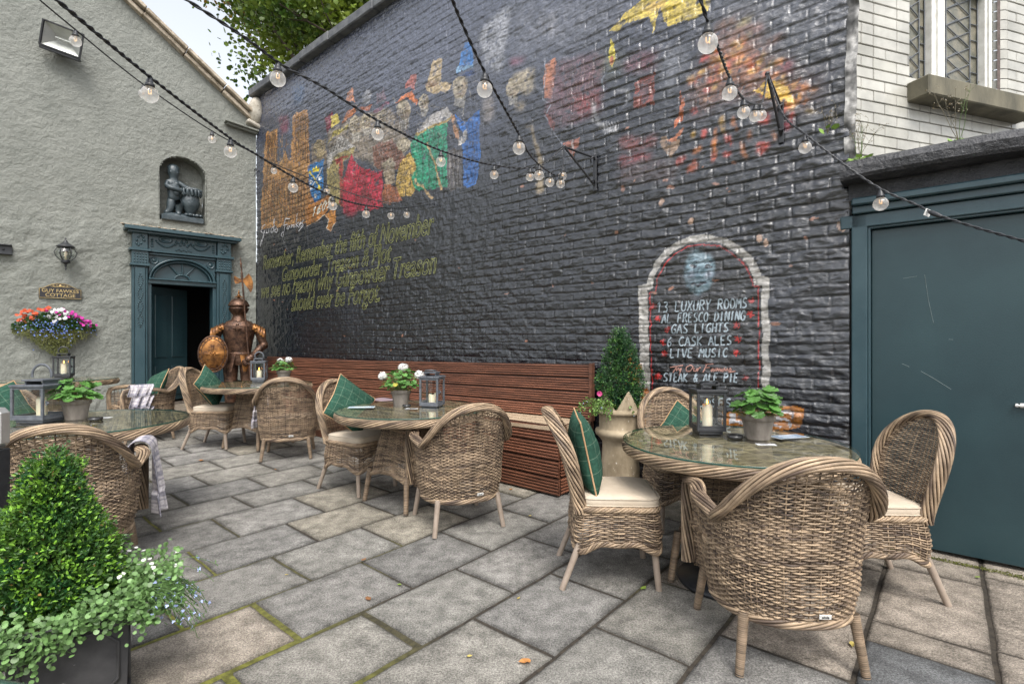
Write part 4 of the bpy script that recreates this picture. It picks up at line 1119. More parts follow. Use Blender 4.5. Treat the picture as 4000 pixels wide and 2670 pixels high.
def menu():
    mb = MB(); CH = (0.30, 0.36, 0.40)
    for text, p0, p1, h in (('13 LUXURY ROOMS', (985, 732), (1605, 700), 68), ('AL FRESCO DINING', (1020, 806), (1590, 783), 64), ('GAS LIGHTS', (1085, 876), (1478, 862), 62),
                            ('6 CASK ALES', (1055, 962), (1498, 950), 62), ('LIVE MUSIC', (1075, 1038), (1472, 1034), 60), ('STEAK & ALE PIE', (1028, 1200), (1542, 1204), 58), ('CLOSES', (1215, 1370), (1495, 1372), 54)):
        hand(mb, T7, text, p0, p1, h, 0.0115, CH)
    PK = (0.42, 0.22, 0.18)
    cur = [[(1075, 1105), (1165, 1090)], [(1125, 1098), (1095, 1140)], [(1120, 1112), (1118, 1130), (1132, 1110)], [(1135, 1108), (1140, 1128), (1155, 1106), (1140, 1160)],
           [(1215, 1088), (1185, 1105), (1188, 1132), (1215, 1130), (1235, 1100), (1215, 1088)], [(1240, 1108), (1238, 1130), (1255, 1130), (1258, 1108), (1262, 1132), (1272, 1106), (1285, 1106)],
           [(1310, 1085), (1370, 1080)], [(1325, 1085), (1300, 1138)], [(1315, 1108), (1345, 1104)], [(1370, 1110), (1352, 1125), (1358, 1134), (1375, 1112), (1372, 1134), (1390, 1108), (1388, 1134), (1402, 1108), (1404, 1134), (1416, 1108), (1418, 1134), (1434, 1110), (1426, 1132), (1440, 1130), (1446, 1108), (1456, 1132), (1466, 1108), (1470, 1134), (1488, 1106), (1492, 1126), (1470, 1138), (1520, 1130)]]
    for c in cur: ribbon(mb, [T7(p) for p in c], 0.009, PK)
    mb.build('lettering', MT['lettering'], brickwall)
    mb = MB(); WH = (0.42, 0.42, 0.44)
    c5 = lambda p: MW(1000 + p[0] / 1.79, 820 + p[1] / 1.79)
    sig = [[(62, 100), (48, 112), (36, 150), (48, 165), (62, 140), (58, 150), (44, 215), (28, 255), (32, 230), (60, 175)], [(72, 135), (70, 160), (80, 160), (90, 130), (88, 162)], [(98, 130), (98, 160)], [(100, 108), (101, 112)],
           [(122, 118), (108, 135), (108, 160), (122, 150), (130, 62), (122, 70), (128, 150)], [(140, 130), (132, 150), (145, 158), (154, 140), (142, 125)],
           [(240, 62), (210, 60), (200, 85), (205, 120), (190, 190), (178, 180), (190, 150)], [(195, 110), (225, 100)], [(228, 105), (218, 130), (230, 135), (238, 105), (242, 130)], [(248, 100), (252, 125), (262, 100), (268, 125), (276, 95)],
           [(292, 25), (282, 125)], [(302, 85), (286, 100), (304, 125)], [(306, 105), (320, 95), (312, 85), (304, 105), (314, 120), (326, 108)], [(338, 70), (322, 85), (334, 105), (318, 130), (300, 150)]]
    for c in sig: ribbon(mb, [c5(p) for p in c], 0.016, WH)
    hand(mb, TC, '1605', (388, 808), (528, 722), 66, 0.028, (0.48, 0.45, 0.38), 0.25)
    mb.build('lettering', MT['lettering'], brickwall)
menu()

# ------------------------------------------------------------------ white glazed-brick building with the leaded window
ANG_T = math.atan2(0.307, 0.952)
tb = thing('glazed_brick_building', 'white glazed brick building with leaded window above the teal door', 'building', (2.262, 3.44, 0), ANG_T)
def TW(px, py):
    tx = (px - 2000) / 2000.0
    s = (tx * 3.44 - 2.262) / (0.952 - 0.307 * tx)
    return s, EYE + (1335 - py) / 2000.0 * (3.44 + 0.307 * s)
def build_tiles():
    def TWd(px, dep):
        tx = (px - 2000) / 2000.0; X0 = 2.262 - 0.307 * dep; Y0 = 3.44 + 0.952 * dep
        return (tx * Y0 - X0) / (0.952 - 0.307 * tx)
    wx0 = TW(3553, 0)[0]; wx1 = TWd(3842, 0.10)
    zs0 = 3.13
    ch = 0.0752
    mb = MB(); mo = MB()
    r = np.random.default_rng(8)
    mo.grid(np.array([[[x, 0.012, z] for z in (2.2, 7.2)] for x in (-0.02, wx0)]), sm=False)
    mo.grid(np.array([[[x, 0.012, z] for z in (2.2, zs0)] for x in (wx0, wx1)]), sm=False)
    mo.grid(np.array([[[x, 0.012, z] for z in (2.2, 7.2)] for x in (wx1, 3.0)]), sm=False)
    def brick(x0, x1, z0, z1):
        t = r.uniform(0.90, 1.05); c = np.array((0.44, 0.43, 0.385)) * t
        if r.random() < 0.1: c = c * np.array((0.92, 0.92, 0.9))
        mb.box(((x0 + x1) / 2, 0.008 + r.normal(0, 0.0008), (z0 + z1) / 2), (x1 - x0 - 0.005, 0.028, z1 - z0 - 0.005), None, 0.004, col=c)
    nrow = int(5.0 / ch)
    for k in range(nrow):
        z0 = 2.2 + k * ch; z1 = z0 + ch
        win = z0 > zs0 - 0.02
        spans = [(0.0, wx0 - 0.004), (wx1 + 0.088, 3.0)] if win else [(0.0, 3.0)]
        for a, b in spans:
            x = a - (0.115 if k % 2 else 0.0)
            while x < b:
                L = 0.222 if r.random() > 0.08 else 0.111
                x0 = max(a, x); x1 = min(b, x + L)
                if x1 - x0 > 0.03: brick(x0, x1, z0, z1)
                x += L
        if win:      # bull-nosed jamb bricks right of the window
            n = 9; a = np.linspace(0, pi / 2, n)
            R = 0.085
            px = np.concatenate([[wx1 + 0.002], wx1 + 0.002 + R - R * np.cos(a), [wx1 + 0.088]])
            py = np.concatenate([[0.16], 0.08 - R * np.sin(a) - 0.0, [-0.006]])
            c = np.array((0.44, 0.43, 0.385)) * r.uniform(0.93, 1.05)
            for za, zb in ((z0 + 0.003, z1 - 0.003),):
                P = np.stack([np.stack([px, py, np.full(n + 2, za)], -1), np.stack([px, py, np.full(n + 2, zb)], -1)], 1)
                mb.grid(P, col=c)
            n = 6; a = np.linspace(0, pi / 2, n)
            px = np.concatenate([wx0 - 0.02 + 0.02 * np.sin(a), [wx0]]); py = np.concatenate([-0.006 + 0.02 - 0.02 * np.cos(a), [0.16]])
            P = np.stack([np.stack([px, py, np.full(n + 1, z0 + 0.003)], -1), np.stack([px, py, np.full(n + 1, z1 - 0.003)], -1)], 1)
            mb.grid(P, col=c)
    mo.grid(np.array([[[x, y, z] for z in (zs0, 7.2)] for x, y in ((wx1 + 0.012, 0.18), (wx1 + 0.10, 0.09))]), sm=False)
    mb.build('glazed_bricks', MT['tile'], tb)
    mo.build('mortar', MT['mortar'], tb)
    # window
    root = bpy.data.objects.new('window', None); COL.objects.link(root); root.parent = tb
    mb = MB(); w = wx1 - wx0; H = 1.75; zc = zs0 + H / 2
    fx = [(wx0 - 0.005, wx0 + 0.012), (TWd(3634, 0.07), TWd(3684, 0.07)), (wx1 - 0.055, wx1 + 0.003)]
    for x0, x1 in fx:
        mb.box(((x0 + x1) / 2, 0.10, zc), (x1 - x0, 0.09, H), None, 0.006)
        if x1 - x0 > 0.03: mb.box(((x0 + x1) / 2, 0.05, zc), ((x1 - x0) * 0.5, 0.03, H), None, 0.006)
    mb.box((wx0 + w / 2, 0.10, zs0 + 0.012), (w, 0.09, 0.03), None, 0.006)
    ztop = TW(3842, -20)[1] + 0.05
    mb.box((wx0 + w / 2, 0.10, ztop + 0.06), (w, 0.09, 0.10), None, 0.006)
    mb.build('frame', MT['white'], root)
    for (x0, x1) in ((fx[0][1], fx[1][0]), (fx[1][1], fx[2][0])):
        mg = MB(); xx = np.linspace(x0, x1, 12); zz = np.linspace(zs0, ztop + 0.05, 40)
        X, Z = np.meshgrid(xx, zz, indexing='ij')
        mg.grid(np.stack([X, 0.115 + 0.0012 * fbm(X, Z, 40, 3), Z], -1))
        mg.build('pane', MT['leadglass'], root)
        ml = MB(); r0 = 0.0045
        xa, xb = x0 + (x1 - x0) * 0.2, x0 + (x1 - x0) * 0.8
        def ln(p, q): ml.tube([(p[0], 0.108, p[1]), (q[0], 0.108, q[1])], r0, 5)
        for x in (xa, xb): ln((x, zs0 + 0.02), (x, ztop + 0.05))
        for x in (x0 + 0.004, x1 - 0.004): ln((x, zs0), (x, ztop + 0.05))
        dz = 0.125; k = 0; z = zs0 + 0.08
        ln((x0, zs0 + 0.06), (x1, zs0 + 0.06))
        while z < ztop + 0.05:
            ln((xa, z), ((xa + xb) / 2, z + dz / 2 * 1.2)); ln(((xa + xb) / 2, z + dz / 2 * 1.2), (xb, z)) if False else None
            ln((xa, z), (xb, z + dz)); ln((xb, z), (xa, z + dz))
            for q in (x0, xb): ln((q, z + dz / 2), (q + (xa - x0), z + dz / 2))
            z += dz
        ml.build('lead_came', MT['lead'], root)
    mb = MB()
    x0 = TW(3540, 0)[0]; x1 = TW(3965, 0)[0]
    mb.box(((x0 + x1) / 2, -0.03, zs0 - 0.07), (x1 - x0, 0.24, 0.135), None, 0.008)
    mb.build('sill', MT['sill'], root)
build_tiles()

# ------------------------------------------------------------------ teal lean-to front with the big door
lean = thing('lean_to_front', 'wide dark teal door in moulded frame below black stone coping', 'door', (*m2w(UL, 0.0)[:2], 0), ANG_M)
def LW(px, py):
    u, z = MW(px, py); return u - UL, z
def build_lean():
    L = 2.6
    mb = MB()      # black stone coping, uneven
    xs = np.linspace(-0.03, L, 120); n = 14
    a = np.linspace(0, 2 * pi, n + 1)[:-1]
    P = []
    for i, x in enumerate(xs):
        pr = [(-0.16, 2.352), (-0.175, 2.37), (-0.18, 2.42), (-0.165, 2.462), (-0.14, 2.475), (0.0, 2.485), (0.2, 2.49), (0.2, 2.34), (0.0, 2.345), (-0.10, 2.345)]
        P.append([(x, y + 0.007 * vnoise(np.array(x), np.array(z * 5 + y), 5, 3) + 0.005 * vnoise(np.array(x), np.array(z * 9), 14, 4), z + 0.009 * vnoise(np.array(x), np.array(y * 4), 4, 7)) for y, z in pr])
    P = np.array(P)
    mb.grid(P, cv=True, sm=False)
    mb.add(P[0], T=[(0, k + 1, k) for k in range(1, 9)], sm=False)
    mb.build('coping', MT['blackstone'], lean)
    mb = MB()
    X, Z = np.meshgrid(np.linspace(0, L, 110), np.linspace(2.24, 2.352, 9), indexing='ij')
    mb.grid(np.stack([X, -0.035 - 0.012 * fbm(X, Z, 12, 4, 4), Z], -1))
    mb.build('fascia_stone', MT['blackstone'], lean)
    x0 = 0.012; xj = LW(3388, 900)[0]
    mb = MB(); mb.box((L / 2 + 0.1, 0.62, 1.15), (L + 0.2, 1.05, 2.28)); mb.build('gap_light_block', MT['blackstone'], lean)  # unseen box added behind the door to block light through its gaps
    mb = MB()
    mb.box((L / 2 + 0.2, 0.0, 2.222), (L + 0.36, 0.17, 0.045), None, 0.008)
    mb.box((L / 2 + 0.2, 0.01, 2.175), (L + 0.36, 0.11, 0.05), None, 0.006)
    mb.box((L / 2 + xj / 2, 0.02, 2.105), (L - xj + 0.3, 0.07, 0.086), None, 0.006)
    mb.box((x0 + (xj - x0) / 2, 0.02, 1.06), (xj - x0, 0.07, 2.176), None, 0.006)
    mb.box((xj + 0.008, 0.03, 1.03), (0.016, 0.06, 2.06), None, 0.004)
    mb.box((xj + L / 2, 0.03, 2.056), (L, 0.06, 0.014), None, 0.004)
    mb.build('frame', MT['teal'], lean)
    mb = MB()
    mb.box((xj + 0.018 + 0.75, 0.062, 1.035), (1.5, 0.04, 2.02), None, 0.004)
    ob = mb.build('door', MT['teal_panel'], lean)
    for pts in ([(3520, 1420), (3550, 1433)], [(3595, 1450), (3640, 1475), (3715, 1522)], [(3610, 1070), (3625, 1170), (3645, 1260)], [(3525, 1085), (3580, 1076)], [(3705, 1325), (3722, 1326)]):
        q = [LW(*p) for p in pts]
        mb = MB(); mb.tube([(x, 0.0415, z) for x, z in q], 0.0013, 4, col=(0.13, 0.17, 0.17)); mb.build('scratch', MT['lettering'], ob)
    mb = MB()
    x, z = LW(3985, 1585)
    mb.tube([(x - 0.02, 0.02, z), (x + 0.10, 0.02, z)], 0.006, 8); mb.box((x + 0.05, 0.036, z), (0.10, 0.012, 0.025), None, 0.003)
    mb.box((x - 0.012, 0.03, z), (0.012, 0.02, 0.02), None, 0.002)
    mb.build('bolt', MT['plate'], ob)
build_lean()
# ------------------------------------------------------------------ woven furniture
TAN = np.array((0.36, 0.265, 0.175)); DRK = np.array((0.085, 0.060, 0.045))
def wcol(R, M, seed, k=0.09, lo=0.0):
    I, J = np.meshgrid(np.arange(R), np.arange(M), indexing='ij')
    r = np.random.default_rng(seed)
    off = r.uniform(0, 90, R)[:, None]; tone = r.uniform(-0.32, 0.32, R)[:, None]
    t = np.clip(0.62 + tone + 0.62 * vnoise(I * 3.71 + off, J * k + off, 1.0, seed) - lo, 0, 1)
    return DRK + (TAN - DRK) * t[..., None]
def snormal(S, U, V, e=1e-3):
    a = S(U + e, V) - S(U - e, V); b = S(U, V + e) - S(U, V - e)
    return unit(np.cross(a, b))
def weave(mb, S, U, V, ns, amp, ra, rb, seed, shift=1.0, closed=False, lo=0.0, sides=5):
    """rows of strands at (U,V) (R x M) woven over ns stakes along the first parameter"""
    R, M = U.shape
    P = S(U, V); N = snormal(S, U, V)
    ph = np.cos(pi * ns * U + pi * shift * np.arange(R)[:, None])
    mb.strands(P + N * (amp * ph)[..., None], N, rb, ra, sides, wcol(R, M, seed, lo=lo), closed)
def stakes(mb, S, us_, v0, v1, r, m=40, seed=1):
    U = np.repeat(np.asarray(us_)[:, None], m, 1)
    v0 = np.broadcast_to(v0, (len(us_),)); v1 = np.broadcast_to(v1, (len(us_),))
    V = v0[:, None] + (v1 - v0)[:, None] * np.linspace(0, 1, m)[None]
    mb.strands(S(U, V), snormal(S, U, V), r, r, 4, wcol(len(us_), m, seed, lo=0.25))
def braid(mb, P, N, Ra, Rb, n, turns, r, seed, closed=False, core=True):
    """n strands wound round a path"""
    P = np.asarray(P, float); M = len(P)
    T = unit(np.roll(P, -1, 0) - np.roll(P, 1, 0)) if closed else unit(np.gradient(P, axis=0))
    N = unit(N - T * np.sum(N * T, 1, keepdims=True)); B = np.cross(T, N)
    s = np.concatenate([[0], np.cumsum(np.linalg.norm(np.diff(P, axis=0), axis=1))]); s = s / (s[-1] * (M / (M - 1) if closed else 1))
    th = 2 * pi * np.arange(n)[:, None] / n + 2 * pi * turns * s[None]
    pts = P[None] + Ra * np.cos(th)[..., None] * B[None] + Rb * np.sin(th)[..., None] * N[None]
    nn = unit(np.cos(th)[..., None] * B[None] * Rb + np.sin(th)[..., None] * N[None] * Ra)
    mb.strands(pts, nn, r * 1.15, r * 0.9, 6, wcol(n, M, seed, 0.06), closed)
    if core:
        mb.strands(P[None], N[None], Ra * 0.84, Rb * 0.84, 8, np.broadcast_to(DRK * 0.45, (1, M, 3)), closed)
def wrapped_leg(p0, p1, r0, r1):
    mb = MB(); L = np.linalg.norm(np.subtract(p1, p0)); n = int(L / 0.0018)
    t = np.linspace(0, 1, n); P = np.array(p0) + t[:, None] * (np.array(p1) - np.array(p0))
    r = r0 + (r1 - r0) * t + 0.0016 * np.abs(np.sin(pi * t * L / 0.0075))
    c = (DRK * 0.5 + TAN * 0.5) * (0.75 + 0.5 * np.random.default_rng(3).random(n // 4 + 1).repeat(4)[:n])[:, None]
    c = c * np.where(np.abs(np.sin(pi * t * L / 0.0075)) < 0.35, 0.45, 1.0)[:, None]
    mb.tube(P, r, 10, col=c)
    mb.tube([np.array(p1) - (np.array(p1) - np.array(p0)) / L * 0.012, np.array(p1)], r1 * 1.08, 10, col=(0.02, 0.02, 0.02))
    return mb
def plain_leg(p0, p1, r0, r1):
    mb = MB(); t = np.linspace(0, 1, 8); P = np.array(p0) + t[:, None] * (np.array(p1) - np.array(p0))
    mb.tube(P, r0 + (r1 - r0) * t, 10); return mb

# ---- tub armchair, facing local +y
ZB, ZL0 = 0.215, 0.585
def a_ztop(t):
    t = np.abs(t)
    b = np.where(t < 0.53, (0.5 + 0.5 * np.cos(pi * np.minimum(t, 0.53) / 0.53)) ** 0.62, 0)
    arm = np.where(t >= 0.53, 0.05 * np.sin(pi * np.clip((t - 0.53) / 0.47, 0, 1) * 0.8), 0)
    return 0.60 + 0.275 * b + arm
def S_arm(u, z):
    t = 2 * u - 1
    w = np.interp(z, [0.18, 0.215, 0.33, 0.46, 0.62, 0.9], [0.255, 0.265, 0.292, 0.298, 0.315, 0.362])
    yb = np.interp(z, [0.18, 0.215, 0.33, 0.46, 0.62, 0.9], [0.262, 0.27, 0.292, 0.29, 0.315, 0.375])
    yf = 0.285; y0 = 0.0; fs = 0.30
    ts = np.clip(t / (1 - fs), -1, 1) * pi / 2
    x = w * np.sign(ts) * np.abs(np.sin(ts)) ** 0.82; y = y0 - (y0 + yb) * np.abs(np.cos(ts)) ** 0.82
    k = np.clip((np.abs(t) - (1 - fs)) / fs, 0, None)
    y = np.where(np.abs(t) > 1 - fs, y0 + (yf - y0) * k, y)
    x = x * (1 - 0.15 * k - 0.05 * np.sin(pi * np.clip(k, 0, 1)))
    return np.stack([x, y, np.broadcast_to(z, x.shape)], -1)
def build_armchair():
    NS = 52
    th = thing('armchair', '', 'armchair', group='wicker tub armchairs')
    mb = MB()
    zr = np.arange(ZB + 0.012, ZL0, 0.0106); M = NS * 4 + 1
    U, V = np.meshgrid(np.linspace(0, 1, M), zr, indexing='xy')
    weave(mb, S_arm, U, V, NS, 0.0050, 0.0049, 0.0036, 11)
    ts = np.linspace(0, 0.53, 200); zt = a_ztop(ts)
    zu = np.arange(ZL0 + 0.001, 0.862, 0.0108)
    tm = np.interp(-zu, -zt, ts)
    Uu = 0.5 + 0.5 * tm[:, None] * np.linspace(-1, 1, M)[None]
    weave(mb, S_arm, Uu, np.repeat(zu[:, None], M, 1), NS, 0.0048, 0.0043, 0.0032, 12, lo=0.05)
    uu = (np.arange(NS) + 0.5) / NS
    uu = np.arange(NS + 1) / NS
    stakes(mb, S_arm, uu, ZB, a_ztop(2 * uu - 1) - 0.005, 0.0034, 44, 5)
    # waist band at seat height
    for dz, sd in ((0.0, 1), (0.009, 2)):
        u = np.linspace(0.03, 0.97, 200)[None]
        weave(mb, S_arm, u, np.full_like(u, 0.452 + dz), NS / 2, 0.009, 0.0055, 0.005, 20 + sd, shift=sd)
    # front apron below the seat and the woven seat
    def S_fr(u, v): return np.stack([-0.245 + 0.49 * u, 0.285 + 0.012 * np.sin(pi * u), v], -1)
    U, V = np.meshgrid(np.linspace(0, 1, 15 * 4 + 1), np.arange(0.235, 0.425, 0.0106), indexing='xy')
    weave(mb, S_fr, U, V, 15, 0.0042, 0.0052, 0.004, 13)
    stakes(mb, S_fr, np.arange(16) / 15, 0.215, 0.43, 0.004, 12, 6)
    def S_seat(u, v): return np.stack([(u - 0.5) * 0.57 * np.clip(1.0 - 0.55 * np.clip((-v - 0.12) / 0.16, 0, 1) ** 2, 0.3, 1), v, np.full_like(u, 0.425)], -1)
    U, V = np.meshgrid(np.linspace(0, 1, 57), np.arange(-0.27, 0.29, 0.0125), indexing='xy')
    weave(mb, S_seat, U, V, 14, 0.005, 0.0062, 0.004, 14)
    mb.build('shell', MT['wicker'], th)
    # wound rim along arms and back, down the arm fronts; rolled outwards at the back
    mb = MB()
    t = np.linspace(-1, 1, 300); u = (t + 1) / 2
    zt = a_ztop(t); P = S_arm(u, zt); N = snormal(S_arm, u, zt)
    N = N * np.where((N[:, :2] * P[:, :2]).sum(1, keepdims=True) < 0, -1, 1)
    fl = sstep(0.55, 0.40, np.abs(t))
    P = P + N * (0.008 + 0.018 * fl)[:, None]
    dn = np.linspace(0, 1, 40)
    def front(sx):
        p = P[0] if sx < 0 else P[-1]
        q = np.stack([np.full(40, p[0]), p[1] + 0.022 * np.sin(np.minimum(1, dn * 6) * pi / 2) - 0.012 * dn, p[2] - 0.01 - dn * (p[2] - 0.235)], -1)
        return q
    path = np.vstack([front(-1)[::-1], P, front(1)])
    nrm = np.vstack([np.repeat([[0, 1.0, 0]], 40, 0), np.repeat([[0, 0, 1.0]], 300, 0), np.repeat([[0, 1.0, 0]], 40, 0)])
    nrm = unit(nrm + np.vstack([np.zeros((40, 3)), N * 0.5 * fl[:, None], np.zeros((40, 3))]))
    braid(mb, path, nrm, 0.030, 0.019, 11, 3.0, 0.0056, 31)
    # bottom edge
    u = np.linspace(0.0, 1.0, 220); pb = S_arm(u, np.full_like(u, 0.222)); nb = snormal(S_arm, u, np.full_like(u, 0.222))
    fr = np.stack([np.linspace(0.255, -0.255, 60), np.full(60, 0.292), np.full(60, 0.222)], -1)[1:-1]
    ring = np.vstack([pb, fr]); nrm = np.vstack([nb, np.repeat([[0, 1.0, 0]], 58, 0)])
    braid(mb, ring, nrm, 0.015, 0.011, 6, 5, 0.0058, 33, closed=True)
    mb.build('rim', MT['wicker'], th)
    for sx in (-1, 1):
        for y, k in ((-0.205, -1), (0.24, 1)):
            p0 = (0.215 * sx, y, 0.235); p1 = (0.245 * sx, y + 0.03 * k, 0.0)
            wrapped_leg(p0, p1, 0.020, 0.0155).build('leg', MT['wicker'], th)
    mb = MB()
    mb.box((0.055, -0.292, 0.265), (0.046, 0.004, 0.018), Rx(0.12), 0.001)
    pl = mb.build('maker_plate', MT['plate'], th)
    me = font_mesh('akula', 0.013, 0.0006); me.materials.append(MT['ink'])
    o = bpy.data.objects.new('lettering', me); COL.objects.link(o); o.parent = pl
    o.location = (0.055, -0.2952, 0.265); o.rotation_euler = (pi / 2 - 0.0, 0, 0)
    return th

# ---- tall-backed side chair, facing local +y
def build_sidechair():
    th = thing('side_chair', '', 'chair', group='tall backed wicker side chairs')
    Z0, ZC, RT = 0.42, 0.685, 0.235
    ZT = ZC + RT
    def hw(z): return np.where(z < ZC, 0.205 + 0.03 * sstep(Z0, ZC, z), np.sqrt(np.maximum(1e-5, RT ** 2 - np.maximum(0, z - ZC) ** 2)))
    def S_b(u, z):
        x = (2 * u - 1) * hw(z)
        y = -0.215 - 0.135 * np.clip((z - Z0) / (ZT - Z0), 0, 1.1) ** 1.1 + 0.9 * x * x
        return np.stack([x, y, np.broadcast_to(z, x.shape)], -1)
    mb = MB(); NS = 15
    z = np.arange(0.30, ZT - 0.012, 0.0108)
    U, V = np.meshgrid(np.linspace(0, 1, NS * 4 + 1), z, indexing='xy')
    weave(mb, S_b, U, V, NS, 0.0042, 0.0050, 0.0042, 41)
    stakes(mb, S_b, np.arange(1, NS) / NS, 0.3, ZT - 0.02, 0.004, 40, 7)
    mb.build('backrest', MT['wicker'], th)
    mb = MB()
    a = np.linspace(pi, 0, 110)
    lz = np.linspace(0.40, ZC, 60)[:-1]
    Lz = np.concatenate([lz, ZC + RT * np.sin(a), lz[::-1]])
    Lx = np.concatenate([-(0.205 + 0.03 * sstep(Z0, ZC, lz)), RT * np.cos(a), (0.205 + 0.03 * sstep(Z0, ZC, lz))[::-1]])
    Ly = -0.215 - 0.135 * np.clip((Lz - Z0) / (ZT - Z0), 0, 1.1) ** 1.1 + 0.9 * Lx * Lx
    path = np.stack([Lx, Ly, Lz], -1); path[:, 1] -= 0.008
    cx = np.stack([Lx, np.zeros_like(Lx), np.where(Lz > ZC, Lz - ZC, 0)], -1)
    braid(mb, path, unit(cx), 0.033, 0.019, 11, 2.4, 0.0058, 43)
    mb.build('back_rim', MT['wicker'], th)
    # seat box
    def S_s(u, v):
        a = u * 2 * pi
        c, s_ = np.cos(a), np.sin(a)
        p = 0.30
        x = np.sign(c) * np.abs(c) ** p; y = np.sign(s_) * np.abs(s_) ** p
        g = np.interp(v, [0.18, 0.30, 0.425], [0.228, 0.238, 0.222])
        return np.stack([x * g, y * g + 0.012, np.broadcast_to(v, x.shape)], -1)
    # walk the square at even steps
    fine = np.linspace(0, 1, 4001); pp = S_s(fine, np.full_like(fine, 0.3)); ss = np.concatenate([[0], np.cumsum(np.linalg.norm(np.diff(pp, axis=0), axis=1))]); ss /= ss[-1]
    def S_se(u, v): return S_s(np.interp(np.mod(u, 1.0), ss, fine), v)
    def zbot(u): return 0.235 + 0.022 * np.cos(2 * pi * 4 * (u) + pi * 0) - 0.012 * np.cos(2 * pi * 8 * u)
    mb = MB(); NS = 46
    M = NS * 4
    un = np.arange(M) / M
    rows = np.arange(18)
    V = zbot(un)[None] + (0.425 - zbot(un)[None]) * (rows[:, None] / 17.0)
    U = np.repeat(un[None], 18, 0)
    P = S_se(U, V); N = np.stack([P[..., 0], P[..., 1] - 0.012, 0 * P[..., 0]], -1)
    N = np.where(np.abs(N[..., :1]) > np.abs(N[..., 1:2]), N * np.array((1, 0.15, 0)), N * np.array((0.15, 1, 0))); N = unit(N)
    ph = np.cos(pi * NS * U + pi * rows[:, None])
    mb.strands(P + N * (0.0042 * ph)[..., None], N, 0.0052, 0.0040, 5, wcol(18, M, 45), closed=True) if False else mb.strands(P + N * (0.0042 * ph)[..., None], N, 0.0044, 0.0054, 5, wcol(18, M, 45), closed=True)
    us_ = np.arange(NS) / NS
    Us = np.repeat(us_[:, None], 10, 1); Vs = zbot(us_)[:, None] + (0.425 - zbot(us_))[:, None] * np.linspace(0, 1, 10)
    Ps = S_se(Us, Vs); mb.strands(Ps, unit(Ps * np.array((1, 1, 0)) + 1e-5), 0.004, 0.004, 4, wcol(NS, 10, 46, lo=0.2))
    Pb = S_se(un, zbot(un)); Nb = unit(Pb * np.array((1, 1, 0)))
    braid(mb, Pb, Nb, 0.013, 0.010, 5, 14, 0.006, 47, closed=True)
    Pt = S_se(un, np.full_like(un, 0.425)); braid(mb, Pt, unit(Pt * np.array((1, 1, 0))), 0.012, 0.012, 5, 14, 0.006, 48, closed=True)
    # ribbed woven seat under the cushion
    def S_st(u, v): return np.stack([(u - 0.5) * 0.43, v, 0.425 + 0.004 * np.cos(u * 14 * pi)], -1)
    U2, V2 = np.meshgrid(np.linspace(0, 1, 57), np.arange(-0.2, 0.225, 0.0105), indexing='xy')
    weave(mb, S_st, U2, V2, 14, 0.004, 0.0055, 0.004, 49, shift=0)
    mb.build('seat', MT['wicker'], th)
    for sx in (-1, 1):
        plain_leg((0.195 * sx, 0.20, 0.25), (0.205 * sx, 0.225, 0), 0.019, 0.0165).build('leg', MT['taupe'], th)
        plain_leg((0.195 * sx, -0.185, 0.25), (0.215 * sx, -0.285, 0), 0.019, 0.016).build('leg', MT['taupe'], th)
    return th

